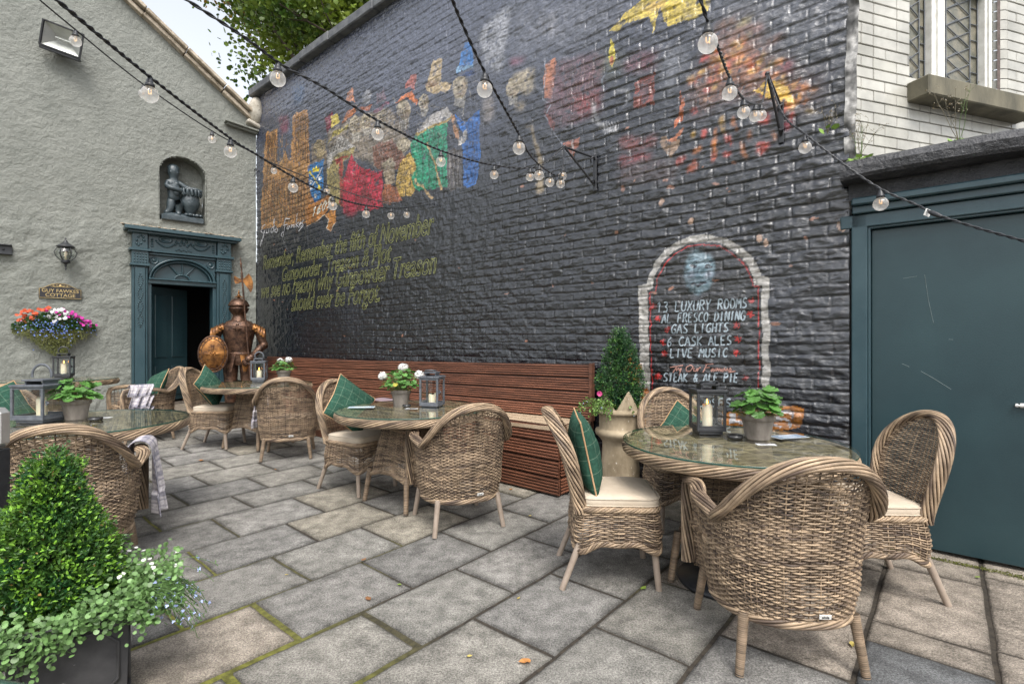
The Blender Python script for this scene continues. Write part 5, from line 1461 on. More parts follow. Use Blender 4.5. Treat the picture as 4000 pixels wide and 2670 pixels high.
def build_table(R=0.60, twill=0.1):
    th = thing('round_table', '', 'table', group='round wicker tables')
    mb = MB(); rows = np.arange(-R + 0.05, R - 0.045, 0.0115); Rr = len(rows); M = 110
    y = rows[:, None] * np.ones((1, M)); half = np.sqrt((R - 0.035) ** 2 - rows ** 2)[:, None]
    x = np.linspace(-1, 1, M)[None] * half
    z = 0.729 + 0.0042 * np.cos(2 * pi * (x / twill + y / (twill * 1.9)))
    P = np.stack([x, y, z], -1)
    mb.strands(P, np.broadcast_to([0, 0, 1.0], P.shape), 0.0062, 0.0032, 5, wcol(Rr, M, 51) * 1.05)
    a = np.linspace(0, 2 * pi, 65)[:-1]
    mb.grid(np.stack([np.stack([rr * np.cos(a), rr * np.sin(a), np.full(64, 0.716)], -1) for rr in (0.001, R - 0.03)], 0), cv=True, col=DRK * 0.8)
    mb.build('woven_top', MT['wicker'], th)
    mb = MB(); n = 320; a = np.arange(n) * 2 * pi / n
    path = np.stack([(R - 0.02) * np.cos(a), (R - 0.02) * np.sin(a), np.full(n, 0.706)], -1)
    braid(mb, path, np.broadcast_to([0, 0, 1.0], (n, 3)), 0.022, 0.029, 11, 6, 0.0058, 53, closed=True)
    mb.build('rim', MT['wicker'], th)
    mb = MB(); a = np.arange(96) * 2 * pi / 96
    ring = lambda r, z_: np.stack([r * np.cos(a), r * np.sin(a), np.full(96, z_)], -1)
    mb.grid(np.stack([ring(0.001, 0.748), ring(R - 0.001, 0.748)]), cv=True, sm=False)
    mb.grid(np.stack([ring(R - 0.001, 0.748), ring(R, 0.747), ring(R, 0.741), ring(R - 0.001, 0.740)]), cv=True, mi=1)
    mb.build('glass_top', [MT['glass'], MT['glassedge']], th)
    # woven tapering pedestal on four legs
    def sq(u, g):
        u = np.mod(u, 1.0) * 4; k = np.floor(u); f = (u - k) * 2 - 1
        f2 = np.sign(f) * np.abs(f) ** 1.0
        m = 1 - 0.10 * np.abs(f) ** 6
        cx = [1, 0, -1, 0]; cy = [0, 1, 0, -1]
        k = k.astype(int) % 4
        ex = np.take(cx, k); ey = np.take(cy, k)
        return (ex * m - ey * f2 * 0.97) * g, (ey * m + ex * f2 * 0.97) * g
    def S_p(u, v):
        g = np.interp(v, [0.15, 0.68], [0.262, 0.165])
        x, y = sq(u, g); return np.stack([x, y, np.broadcast_to(v, x.shape)], -1)
    mb = MB(); NS = 48; M = NS * 4; un = np.arange(M) / M
    zb = 0.235 + 0.05 * (1 - np.abs(((un * 4) % 1) * 2 - 1) ** 2) - 0.02
    zt = 0.655 - 0.02 * (1 - np.abs(((un * 4) % 1) * 2 - 1) ** 4)
    rows = np.arange(39); V = zb[None] + (zt - zb)[None] * (rows[:, None] / 38); U = np.repeat(un[None], 39, 0)
    P = S_p(U, V); N = unit(P * np.array((1, 1, 0)))
    ph = np.cos(pi * NS * U + pi * rows[:, None])
    mb.strands(P + N * (0.004 * ph)[..., None], N, 0.004, 0.0052, 5, wcol(39, M, 55, lo=0.08), closed=True)
    us_ = np.arange(NS) / NS; Us = np.repeat(us_[:, None], 10, 1)
    zb_ = np.interp(us_, un, zb); zt_ = np.interp(us_, un, zt)
    Ps = S_p(Us, zb_[:, None] + (zt_ - zb_)[:, None] * np.linspace(0, 1, 10)); mb.strands(Ps, unit(Ps * np.array((1, 1, 0))), 0.004, 0.004, 4, wcol(NS, 10, 56, lo=0.2))
    for zz, sd in ((zb, 57), (zt, 58)):
        Pe = S_p(un, zz); braid(mb, Pe, unit(Pe * np.array((1, 1, 0))), 0.013, 0.010, 5, 16, 0.006, sd, closed=True)
    mb.build('pedestal', MT['wicker'], th)
    for sx in (-1, 1):
        for sy in (-1, 1):
            wrapped_leg((0.235 * sx, 0.235 * sy, 0.27), (0.268 * sx, 0.268 * sy, 0.0), 0.021, 0.0165).build('leg', MT['wicker'], th)
            wrapped_leg((0.128 * sx, 0.128 * sy, 0.71), (0.150 * sx, 0.150 * sy, 0.62), 0.017, 0.018).build('post', MT['wicker'], th)
    return th

def head(hx, hy): return math.atan2(-hx, hy)
def at(x, y): return (x, y, gz(x, y))
plain_meshes = {}
ac = build_armchair(); sc = build_sidechair(); tb0 = build_table()
ac['label'] = 'wicker armchair in the right foreground seen from behind, pulled up to the diagonal weave table'
ac.location = at(1.145, 2.24); ac.rotation_euler = (0, 0, head(0.03, 1))
ac_m = dup(ac, 'wicker armchair with plain taupe legs seen from behind, in front of timber bench', at(-0.39, 3.71), head(-0.43, 0.9))
k = 0
legs = sorted([c for c in ac_m.children if c.name.startswith('leg')], key=lambda c: c.name)
src = sorted([c for c in ac.children if c.name.startswith('leg')], key=lambda c: c.name)
i = 0
for sx in (-1, 1):
    for y, kk in ((-0.205, -1), (0.24, 1)):
        legs[i].data = plain_leg((0.215 * sx, y, 0.235), (0.25 * sx, y + 0.035 * kk, 0.0), 0.0195, 0.0165).mesh('leg', MT['taupe']); i += 1
ac_f = dup(ac, 'wicker armchair seen from behind at the small table by the knight', at(-2.47, 5.66), head(-0.3, 0.95))
ac_l = dup(ac, 'wicker armchair behind the clipped box bush, plaid blanket over its right arm', at(-2.513, 2.943), head(-0.47, 0.88))
ac_d = dup(ac, 'wicker armchair beside the cottage doorway holding a green cushion and plaid blanket', at(-4.60, 6.42), head(-0.62, -0.78))
ac_e = dup(ac, 'wicker armchair cut by the left edge with green cushion behind the glass lantern', at(-4.22, 4.25), head(0.80, -0.60))
sc['label'] = 'side chair seen from its side, with green cushion, left of the diagonal weave table'
sc.location = at(0.56, 2.915); sc.rotation_euler = (0, 0, head(1, -0.05))
sc_r = dup(sc, 'side chair in front of the large teal door, beige pad and no green cushion', at(1.90, 2.78), head(-1, 0.07))
sc_b = dup(sc, 'side chair behind the table beneath the painted menu board, green cushion on it', at(1.22, 3.69), head(0.0, -1))
sc_m = dup(sc, 'side chair with tilted green cushion at the table with white geranium and closed lantern', at(-1.34, 4.51), head(0.84, -0.54))
sc_f = dup(sc, 'side chair with green cushion beside the doorway and suit of armour', at(-3.53, 6.13), head(1, 0.0))
tb0['label'] = 'round table with diagonal ribbed weave under glass, front right near the menu board'
tb0.location = at(1.24, 2.89); tb0.rotation_euler = (0, 0, math.radians(-32.6))
tfine = build_table(0.60, 0.042)
tfine['label'] = 'round glass topped wicker table in the middle holding white geraniums'
tfine.location = at(-0.818, 4.18); tfine.rotation_euler = (0, 0, math.radians(-40.5))
dup(tfine, 'small round wicker table in front of the rusty suit of armour', at(-3.05, 6.17), math.radians(-20))
dup(tfine, 'large round glass topped wicker table at left, behind the clipped box bush', at(-3.03, 3.55), math.radians(-54), (1.12, 1.12, 1.0))
dup(tfine, 'round wicker table farthest left, under the hanging flower basket', at(-5.55, 6.25), math.radians(12))
dup(tfine, 'round glass table top cropped at the bottom left corner', at(-0.955, 0.265), math.radians(33))

# ---- seat pads
def build_pad(m, w=0.44, d=0.43, h=0.055):
    mb = MB(); n = 26
    a = np.linspace(0, 2 * pi, 81)[:-1]
    sqx = np.sign(np.cos(a)) * np.abs(np.cos(a)) ** 0.28; sqy = np.sign(np.sin(a)) * np.abs(np.sin(a)) ** 0.28
    prof = [(0.01, h + 0.010), (0.4, h + 0.010), (0.7, h + 0.007), (0.9, h + 0.002), (0.965, h - 0.004), (1.0, h - 0.012), (1.0, 0.012), (0.97, 0.002), (0.8, 0.0), (0.01, 0.0)]
    P = np.stack([np.stack([sqx * w / 2 * k, sqy * d / 2 * k, np.full(80, z) + 0.003 * fbm(sqx * k, sqy * k, 3, 5) * (z > h - 0.002)], -1) for k, z in prof])
    mb.grid(P, cv=True)
    ob = mb
    mp = MB()
    for z in (h - 0.010, 0.010):
        mp.tube(np.stack([sqx * w / 2 * 1.0, sqy * d / 2 * 1.0, np.full(80, z)], -1), 0.0042, 6, closed=True)
    return ob, mp
def pad(label, x, y, z, rz, m):
    ob, mp = build_pad(m)
    o = ob.build('seat_pad', m, None, (x, y, z), rz); tag(o, label, 'cushion', 'seat pads')
    mp.build('piping', m, o); return o
def on(root, dx=0.0, dy=0.0):
    a = root.rotation_euler[2]; c, s = math.cos(a), math.sin(a)
    return root.location[0] + c * dx - s * dy, root.location[1] + s * dx + c * dy
for root, lab, cat in ((sc, 'beige seat pad on the side chair left of the diagonal weave table', 0), (sc_r, 'beige seat pad on the chair by the large teal door', 0),
                       (sc_m, 'beige seat pad on the middle chair below the tilted green cushion', 0), (sc_f, 'beige seat pad on the chair nearest the suit of armour', 0)):
    x, y = on(root, 0, 0.025); pad(lab, x, y, root.location[2] + 0.436, root.rotation_euler[2], MT['cream'])
x, y = on(ac_d, 0, 0.03); pad('brown seat pad in the armchair beside the cottage doorway', x, y, ac_d.location[2] + 0.433, ac_d.rotation_euler[2], MT['brownpad'])

# ---- green check cushions
def pillow(label, c, nrm, roll, size=0.40, thick=0.15):
    """c centre, nrm direction the cushion faces, roll about it"""
    n = 41
    s = np.linspace(-1, 1, n); A, B = np.meshgrid(s, s, indexing='ij')
    edge = np.clip((1 - np.abs(A) ** 2.6) * (1 - np.abs(B) ** 2.6), 0, 1) ** 0.55
    pinch = 1 - 0.07 * (1 - np.abs(A)) * np.abs(B) ** 3 - 0.07 * (1 - np.abs(B)) * np.abs(A) ** 3
    wr = 0.010 * fbm(A, B, 1.6, 3, 3)
    col = np.zeros((n, n, 3)) + np.array((0.034, 0.088, 0.060))
    for k in np.arange(-0.8, 1.0, 0.4):
        for q in (A, B):
            f = np.clip(1 - np.abs(q - k) / 0.022, 0, 1)[..., None] * 0.65
            col = col * (1 - f) + np.array((0.30, 0.36, 0.27)) * f
    mb = MB()
    # finer sheet for crisp check lines
    m = 161; s2 = np.linspace(-1, 1, m); A2, B2 = np.meshgrid(s2, s2, indexing='ij')
    e2 = np.clip((1 - np.abs(A2) ** 2.6) * (1 - np.abs(B2) ** 2.6), 0, 1) ** 0.55
    p2 = 1 - 0.08 * (1 - np.abs(A2)) * np.abs(B2) ** 3
    q2 = 1 - 0.08 * (1 - np.abs(B2)) * np.abs(A2) ** 3
    w2 = 0.012 * fbm(A2, B2, 1.4, 3, 3) + 0.004 * fbm(A2, B2, 5, 8, 2)
    col = np.zeros((m, m, 3)) + np.array((0.024, 0.066, 0.046))
    col = col * (1 + 0.10 * fbm(A2, B2, 6, 4))[..., None]
    for k in np.arange(-0.75, 0.99, 0.375):
        for q in (A2, B2):
            f = np.clip(1.25 - np.abs(q - k) / 0.010, 0, 1)[..., None] * 0.42
            col = col * (1 - f) + np.array((0.22, 0.29, 0.21)) * f
    for sg in (1, -1):
        P = np.stack([A2 * q2 * size / 2, B2 * p2 * size / 2, sg * (e2 * thick / 2 + w2 * e2)], -1)
        mb.grid(P, col=col)
    a = np.concatenate([np.stack([s2, -np.ones(m)], -1), np.stack([np.ones(m), s2], -1), np.stack([-s2, np.ones(m)], -1), np.stack([-np.ones(m), -s2], -1)])
    px = a[:, 0] * (1 - 0.08 * (1 - np.abs(a[:, 1])) * np.abs(a[:, 0]) ** 3) * size / 2; py = a[:, 1] * (1 - 0.08 * (1 - np.abs(a[:, 0])) * np.abs(a[:, 1]) ** 3) * size / 2
    mp = MB(); mp.tube(np.stack([px, py, np.zeros(len(px))], -1), 0.005, 6, closed=True)
    n3 = unit(np.array(nrm, float)); up = np.array([0, 0, 1.0]); ax = unit(np.cross(up, n3)); ay = np.cross(n3, ax)
    c_, s_ = math.cos(roll), math.sin(roll)
    X = ax * c_ + ay * s_; Y = -ax * s_ + ay * c_
    Rm = np.stack([X, Y, n3], 1)
    mb.xf(Rm); mp.xf(Rm)
    o = mb.build('cushion', MT['fabric'], None, c); tag(o, label, 'cushion', 'green check cushions')
    mp.build('piping', MT['piping'], o)
def fwd(root, up=0.35):
    a = root.rotation_euler[2]; return (-math.sin(a), math.cos(a), up)
x, y = on(sc, 0.0, -0.145); pillow('green check cushion standing upright on the side chair left of the diagonal weave table', (x, y, 0.690), fwd(sc, 0.22), 0.06, 0.42, 0.15)
x, y = on(sc_m, 0.02, -0.10); pillow('green check cushion standing on its corner on the middle side chair', (x, y, sc_m.location[2] + 0.715), fwd(sc_m, 0.32), pi / 4 + 0.12, 0.42, 0.14)
x, y = on(sc_f, 0.0, -0.08); pillow('green check cushion tilted on the chair beside the suit of armour', (x, y, sc_f.location[2] + 0.70), fwd(sc_f, 0.4), pi / 4 - 0.22, 0.42, 0.14)
x, y = on(sc_b, -0.06, -0.11); pillow('green check cushion half hidden behind the lantern on the diagonal weave table', (x, y, 0.60), fwd(sc_b, 0.3), pi / 4 + 0.1, 0.40, 0.13)
x, y = on(ac_d, 0.0, -0.10); pillow('dark green cushion leaning in the armchair beside the doorway', (x, y, ac_d.location[2] + 0.64), fwd(ac_d, 0.5), pi / 4 - 0.5, 0.42, 0.14)
x, y = on(ac_e, 0.02, -0.09); pillow('green check cushion in the armchair cut by the left edge', (x, y, ac_e.location[2] + 0.64), fwd(ac_e, 0.35), pi / 4 - 0.35, 0.46, 0.15)

# ---- plaid blankets draped over arms
def blanket(label, root, sx, y0, wid, inner, outer, seed):
    """cloth over arm 'sx' of an armchair, in the chair's own frame"""
    m, n = 90, 64
    s = np.linspace(0, 1, m); w = np.linspace(-0.5, 0.5, n)
    r = 0.062
    L = inner + pi * r + outer
    d = s * L
    col_ = []
    P = np.zeros((m, n, 3)); rnd = np.random.default_rng(seed)
    for i in range(m):
        if d[i] < inner: ox, oz = -r, -(inner - d[i])
        elif d[i] < inner + pi * r:
            a = (d[i] - inner) / r; ox, oz = -r * math.cos(a), r * math.sin(a)
        else: ox, oz = r + 0.015 * (d[i] - inner - pi * r) / outer, -(d[i] - inner - pi * r)
        hang = max(0, d[i] - inner - pi * r * 0.7) / outer
        wv = 0.022 * hang * np.sin(w * 17 + seed) + 0.012 * hang * np.sin(w * 31 + 2 * seed)
        P[i, :, 0] = sx * (0.290 + ox + wv + 0.012 * hang)
        P[i, :, 1] = y0 + w * wid * (1 - 0.12 * hang) + 0.02 * hang * seed % 0.05
        P[i, :, 2] = 0.640 + oz + 0.012 * hang * np.sin(w * 9 + seed)
    SS, WW = np.meshgrid(d, w * wid, indexing='ij')
    base = np.zeros((m, n, 3)) + np.array((0.50, 0.47, 0.48))
    def band(q, per, c0, wd, colr, al):
        nonlocal base
        t = np.abs(((q / per - c0 + 0.5) % 1) - 0.5) * per
        f = (t < wd)[..., None] * al
        base = base * (1 - f) + np.array(colr) * f
    for q in (SS, WW):
        band(q, 0.13, 0.0, 0.017, (0.12, 0.125, 0.18), 0.55)
        band(q, 0.13, 0.3, 0.005, (0.16, 0.15, 0.2), 0.6)
        band(q, 0.13, 0.62, 0.006, (0.2, 0.19, 0.24), 0.5)
    mb = MB(); mb.grid(P, col=base)
    a = root.rotation_euler[2]
    o = mb.build('blanket', MT['fabric'], None, root.location, a); tag(o, label, 'blanket', 'plaid blankets')
    md = o.modifiers.new('thick', 'SOLIDIFY'); md.thickness = 0.006; md.offset = 0
blanket('plaid blanket draped over the arm of the foreground left armchair', ac_l, 1, 0.205, 0.25, 0.14, 0.42, 3)
blanket('plaid blanket draped over the arm of the armchair beside the doorway', ac_d, -1, 0.12, 0.24, 0.14, 0.26, 5)
blanket('folded plaid blanket hanging at the left side of the armchair facing the knight', ac_f, -1, 0.20, 0.14, 0.10, 0.34, 8)

# ------------------------------------------------------------------ lanterns and candles
def lantern(label, x, y, z, rz, w=0.165, h=0.27, up=True, m='zinc', candle_h=0.12, lit=True, clab=''):
    th = thing('lantern', label, 'lantern', (x, y, z), rz, 'candle lanterns')
    mb = MB(); p = 0.016; b = 0.012
    mb.box((0, 0, 0.012), (w * 0.82, w * 0.82, 0.022), None, 0.002)
    mb.box((0, 0, 0.032), (w, w, 0.018), None, 0.002)
    for sx in (-1, 1):
        for sy in (-1, 1):
            mb.box((sx * (w / 2 - p / 2), sy * (w / 2 - p / 2), 0.041 + (h - 0.06) / 2), (p, p, h - 0.06), None, 0.0015)
        for k in (0, 1):
            for zz in (0.048, h - 0.026):
                c = (0, sx * (w / 2 - 0.006), zz) if k else (sx * (w / 2 - 0.006), 0, zz)
                mb.box(c, (w - 2 * p, 0.009, 0.014) if k else (0.009, w - 2 * p, 0.014), None, 0.001)
    mb.box((0, 0, h - 0.010), (w + 0.012, w + 0.012, 0.016), None, 0.003)
    mb.build('frame', MT[m], th)
    mb = MB()
    for sx in (-1, 1): mb.box((sx * w * 0.27, 0, h + 0.009), (0.012, w * 0.5, 0.024), None, 0.001)
    mb.box((0, 0, h + 0.026), (w * 0.66, w * 0.66, 0.012), None, 0.002)
    mb.build('chimney_cap', MT[m], th)
    mb = MB(); a = np.linspace(-0.25, pi + 0.25, 26); rr = w * 0.30
    if up: mb.tube(np.stack([rr * np.cos(a), np.zeros(26), h + 0.045 + rr * 1.05 * (np.sin(a) * 1.0 + 0.22)], -1), 0.0055, 8, flat=1.6)
    else: mb.tube(np.stack([rr * np.cos(a), -0.02 - rr * 0.9 * (np.sin(a) + 0.1), h + 0.037 + 0.012 * np.sin(a)], -1), 0.0055, 8)
    mb.build('handle', MT[m], th)
    for k in range(4):
        a = k * pi / 2; mb = MB(); hw = w / 2 - p
        mb.grid(np.array([[[-hw, -(w / 2 - 0.006), zz] for zz in (0.05, h - 0.03)], [[hw, -(w / 2 - 0.006), zz] for zz in (0.05, h - 0.03)]]), sm=False)
        mb.xf(Rz(a)); mb.build('pane', MT['pane'], th)
    mb = MB()
    mb.box((w / 2 + 0.004, -w / 2 + p * 1.6, h * 0.52), (0.010, 0.012, 0.03), None, 0.002); mb.ball((w / 2 + 0.014, -w / 2 + p * 1.6, h * 0.52), 0.008, 8, 6)
    mb.build('latch', MT[m], th)
    # candle: its own thing standing inside
    c = MB(); r = 0.030; r0 = np.random.default_rng(int(abs(x * 100)))
    a = np.arange(28) * 2 * pi / 28
    wob = 0.006 * np.sin(a * 2 + x * 9) + 0.004 * np.sin(a * 3)
    top = candle_h + (0 if up and lit else 1) * wob
    P = [np.stack([r * np.cos(a), r * np.sin(a), np.zeros(28)], -1), np.stack([r * np.cos(a), r * np.sin(a), top - 0.003], -1), np.stack([r * 0.93 * np.cos(a), r * 0.93 * np.sin(a), top], -1),
         np.stack([r * 0.8 * np.cos(a), r * 0.8 * np.sin(a), top - 0.008], -1), np.stack([0.002 * np.cos(a), 0.002 * np.sin(a), np.full(28, candle_h - 0.012)], -1)]
    c.grid(np.array(P), cv=True)
    co = c.build('candle', MT['wax'], None, (x, y, z + 0.041), 0); tag(co, clab, 'candle', 'pillar candles')
    wk = MB(); wk.tube([(0, 0, candle_h - 0.014), (0.001, 0, candle_h + 0.006)], 0.0013, 5); wk.build('wick', MT['ink'], co)
    if lit:
        fl = MB(); fl.lathe([(0.0005, 0), (0.004, 0.004), (0.0055, 0.010), (0.004, 0.019), (0.0018, 0.028), (0.0003, 0.034)], 10, (0, 0, candle_h + 0.002)); fl.build('flame', MT['flame'], co)
tz = lambda x, y: gz(x, y) + 0.749
lantern('black square lantern holding a tall lit candle on the diagonal weave table', 1.205, 3.16, 0.749, -0.05, 0.172, 0.275, False, 'iron', 0.135, True, 'tall lit cream candle in the black lantern on the diagonal weave table')
lantern('grey closed lantern with folded handle beside the white geranium on the middle table', -0.672, 4.31, tz(-.672, 4.31) - 0.02, -0.22, 0.165, 0.272, False, 'zinc', 0.075, False, 'half burnt candle in the lantern on the middle table')
lantern('grey lantern with raised handle in front of the suit of armour', -3.19, 6.46, tz(-3.05, 6.17), 0.25, 0.165, 0.262, True, 'zinc', 0.10, True, 'candle with uneven top in the lantern by the suit of armour')
lantern('large grey lantern with tall ring handle and open look at far left table', -3.26, 3.55, tz(-3.03, 3.55), -0.02, 0.225, 0.262, True, 'zinc', 0.125, False, 'thick unlit candle in the big lantern at the left edge')
lantern('small lantern with lit candle below the hanging flower basket', -5.62, 6.42, tz(-5.55, 6.25), 0.45, 0.175, 0.275, True, 'iron', 0.14, True, 'lit candle in the lantern below the flower basket')
# ------------------------------------------------------------------ leaves and plants
def diamonds(mb, P, D, N, L, Wd, col, fold=0.25):
    """many small folded leaves: base P, direction D, normal N"""
    P = np.asarray(P, float); n = len(P); D = unit(D); B = unit(np.cross(D, N)); N = np.cross(B, D)
    L = np.broadcast_to(L, (n,))[:, None]; Wd = np.broadcast_to(Wd, (n,))[:, None]
    a = P; b = P + D * L * 0.5 + B * Wd * 0.5 + N * Wd * fold; c = P + D * L; d = P + D * L * 0.5 - B * Wd * 0.5 + N * Wd * fold
    V = np.stack([a, b, c, d], 1).reshape(-1, 3); i = np.arange(n)[:, None] * 4
    T = np.concatenate([i + np.array([[0, 1, 2]]), i + np.array([[0, 2, 3]])])
    mb.add(V, T=T, col=np.repeat(np.asarray(col), 4, 0), sm=False)
def rounds(mb, P, D, N, R, col, k=20, lobes=7, depth=0.10, cup=0.22):
    """round lobed leaves with the stalk at P growing along D"""
    P = np.asarray(P, float); n = len(P); D = unit(D); B = unit(np.cross(D, N)); N = np.cross(B, D)
    a = np.linspace(0.35, 2 * pi - 0.35, k); rr = 1 + depth * np.cos(lobes * a)
    R = np.broadcast_to(R, (n,))[:, None, None]
    ring = P[:, None] + R * (0.55 * D[:, None] - np.cos(a)[None, :, None] * rr[None, :, None] * D[:, None] * 0.9
                            + np.sin(a)[None, :, None] * rr[None, :, None] * B[:, None] + cup * (rr ** 2)[None, :, None] * (0.4 + 0.25 * np.cos(lobes * a))[None, :, None] * N[:, None])
    ctr = P + R[:, 0] * 0.5 * D
    V = np.concatenate([P[:, None], ctr[:, None], ring], 1); m = k + 2
    base = np.arange(n)[:, None] * m
    T = [base + np.array([[1, 2 + j, 3 + j]]) for j in range(k - 1)] + [base + np.array([[1, k + 1, 0]]), base + np.array([[1, 0, 2]])]
    c = np.asarray(col)[:, None] * np.concatenate([[0.75, 1.12], np.full(k, 0.95)])[None, :, None]
    mb.add(V.reshape(-1, 3), T=np.concatenate(T), col=c.reshape(-1, 3), sm=False)
def rand_dirs(r, n): return unit(r.normal(0, 1, (n, 3)))

def geranium(label, x, y, z, seed, s=1.0, nl=70, spread=0.13, rise=0.16, flowers=(), shade=1.0, pot=(0.085, 0.145), tip=0):
    r = np.random.default_rng(seed)
    th = thing('potted_geranium', label, 'potted plant', (x, y, z), r.uniform(0, 6), 'potted geraniums')
    R, H = pot
    mb = MB()
    mb.lathe([(0.001, 0.0), (R * 0.68, 0.0), (R * 0.70, 0.004), (R * 0.90, H * 0.74), (R * 0.92, H * 0.76), (R, H * 0.765), (R * 1.02, H * 0.98), (R * 1.0, H), (R * 0.92, H), (R * 0.90, H * 0.9), (0.001, H * 0.88)], 40)
    mb.build('pot', MT['pot'], th)
    mb = MB(); mb.lathe([(0.0, H * 0.95), (R * 0.5, H * 0.97), (R * 0.91, H * 0.90)], 24)
    n = 260; a = r.uniform(0, 2 * pi, n); q = R * np.sqrt(r.random(n)) * 1.0
    diamonds(mb, np.stack([q * np.cos(a), q * np.sin(a), np.full(n, H * 0.94)], -1), np.stack([np.cos(a), np.sin(a), r.uniform(0.1, 1.0, n)], -1), rand_dirs(r, n), 0.03, 0.004, np.array((0.26, 0.2, 0.06)) * r.uniform(0.5, 1.3, (n, 1)))
    mb.build('moss', MT['leaf'], th)
    mb = MB(); st = MB()
    a = r.uniform(0, 2 * pi, nl); el = r.uniform(0.0, 1.0, nl)
    rad = spread * (0.35 + 0.75 * np.sqrt(r.random(nl))) * (1.0 - 0.55 * el ** 2); zz = H * 0.9 + 0.02 + rise * el * (1.05 - 0.4 * (rad / spread)) + 0.01
    P = np.stack([rad * np.cos(a), rad * np.sin(a), zz], -1)
    out = np.stack([np.cos(a), np.sin(a), 0 * a], -1)
    tilt = r.uniform(0.25, 1.0, nl)[:, None]
    N = unit(out * tilt + np.array([0, 0, 1.0]) + r.normal(0, 0.22, (nl, 3))); D = unit(out - N * np.sum(out * N, 1, keepdims=True))
    c = np.array((0.075, 0.185, 0.038)) * r.uniform(0.65, 1.35, (nl, 1)) * shade
    yl = r.random(nl) < 0.05; c[yl] = (0.36, 0.33, 0.04)
    rounds(mb, P, D, N, s * r.uniform(0.016, 0.034, nl), c)
    for i in range(nl):
        st.tube([(0.25 * R * math.cos(a[i]), 0.25 * R * math.sin(a[i]), H * 0.9), P[i] * np.array((0.7, 0.7, 1)) + np.array((0, 0, -0.012)), P[i]], 0.0017, 4, col=(0.10, 0.18, 0.05), caps=False)
    mb.build('foliage', MT['leaf'], th); st.build('stems', MT['leaf'], th)
    for (fx, fy, fz, fr) in flowers:
        fb = MB(); n = 90; d = rand_dirs(r, n)
        P = np.array((fx, fy, fz)) + d * fr * r.uniform(0.75, 1.05, (n, 1)) * np.array((1, 1, 0.75))
        rounds(fb, P, unit(np.cross(d, rand_dirs(r, n))), d, 0.011, np.array((0.80, 0.79, 0.77)) * r.uniform(0.82, 1.05, (n, 1)), k=8, lobes=5, depth=0.2)
        o = fb.build('flower_head', MT['petal'], th)
        sb = MB(); sb.tube([(0, 0, H * 0.9), (fx * 0.6, fy * 0.6, fz * 0.75), (fx, fy, fz)], 0.002, 5, col=(0.12, 0.2, 0.06)); sb.build('flower_stalk', MT['leaf'], o)
    return th
t = geranium('leafy geranium without open flowers beside the black lantern, diagonal weave table', 1.425, 2.97, 0.749, 5, 1.25, 62, 0.125, 0.16, (), 1.0, (0.094, 0.145))
t.rotation_euler = (0, 0, 0.4)
t = geranium('geranium with three white flower heads on the middle table', -0.955, 4.40, tz(-.95, 4.4) - 0.02, 8, 0.85, 95, 0.15, 0.19, ((0.02, 0.0, 0.335, 0.042), (-0.15, -0.02, 0.265, 0.04), (0.155, 0.0, 0.272, 0.042)), 1.1)
t.rotation_euler = (0, 0, 0.1)
t = geranium('small geranium with two white flower heads behind the armchair at the knight table', -2.86, 6.42, tz(-3.05, 6.17), 11, 0.9, 80, 0.135, 0.13, ((0.06, 0.0, 0.275, 0.042), (-0.05, 0.01, 0.262, 0.038)), 1.1)
t.rotation_euler = (0, 0, 0.0)
t = geranium('geranium with one yellowing leaf beside the large grey lantern on the left table', -3.10, 3.64, tz(-3.03, 3.55), 14, 1.1, 85, 0.13, 0.15, (), 1.25, (0.088, 0.145))
t.rotation_euler = (0, 0, 1.0)

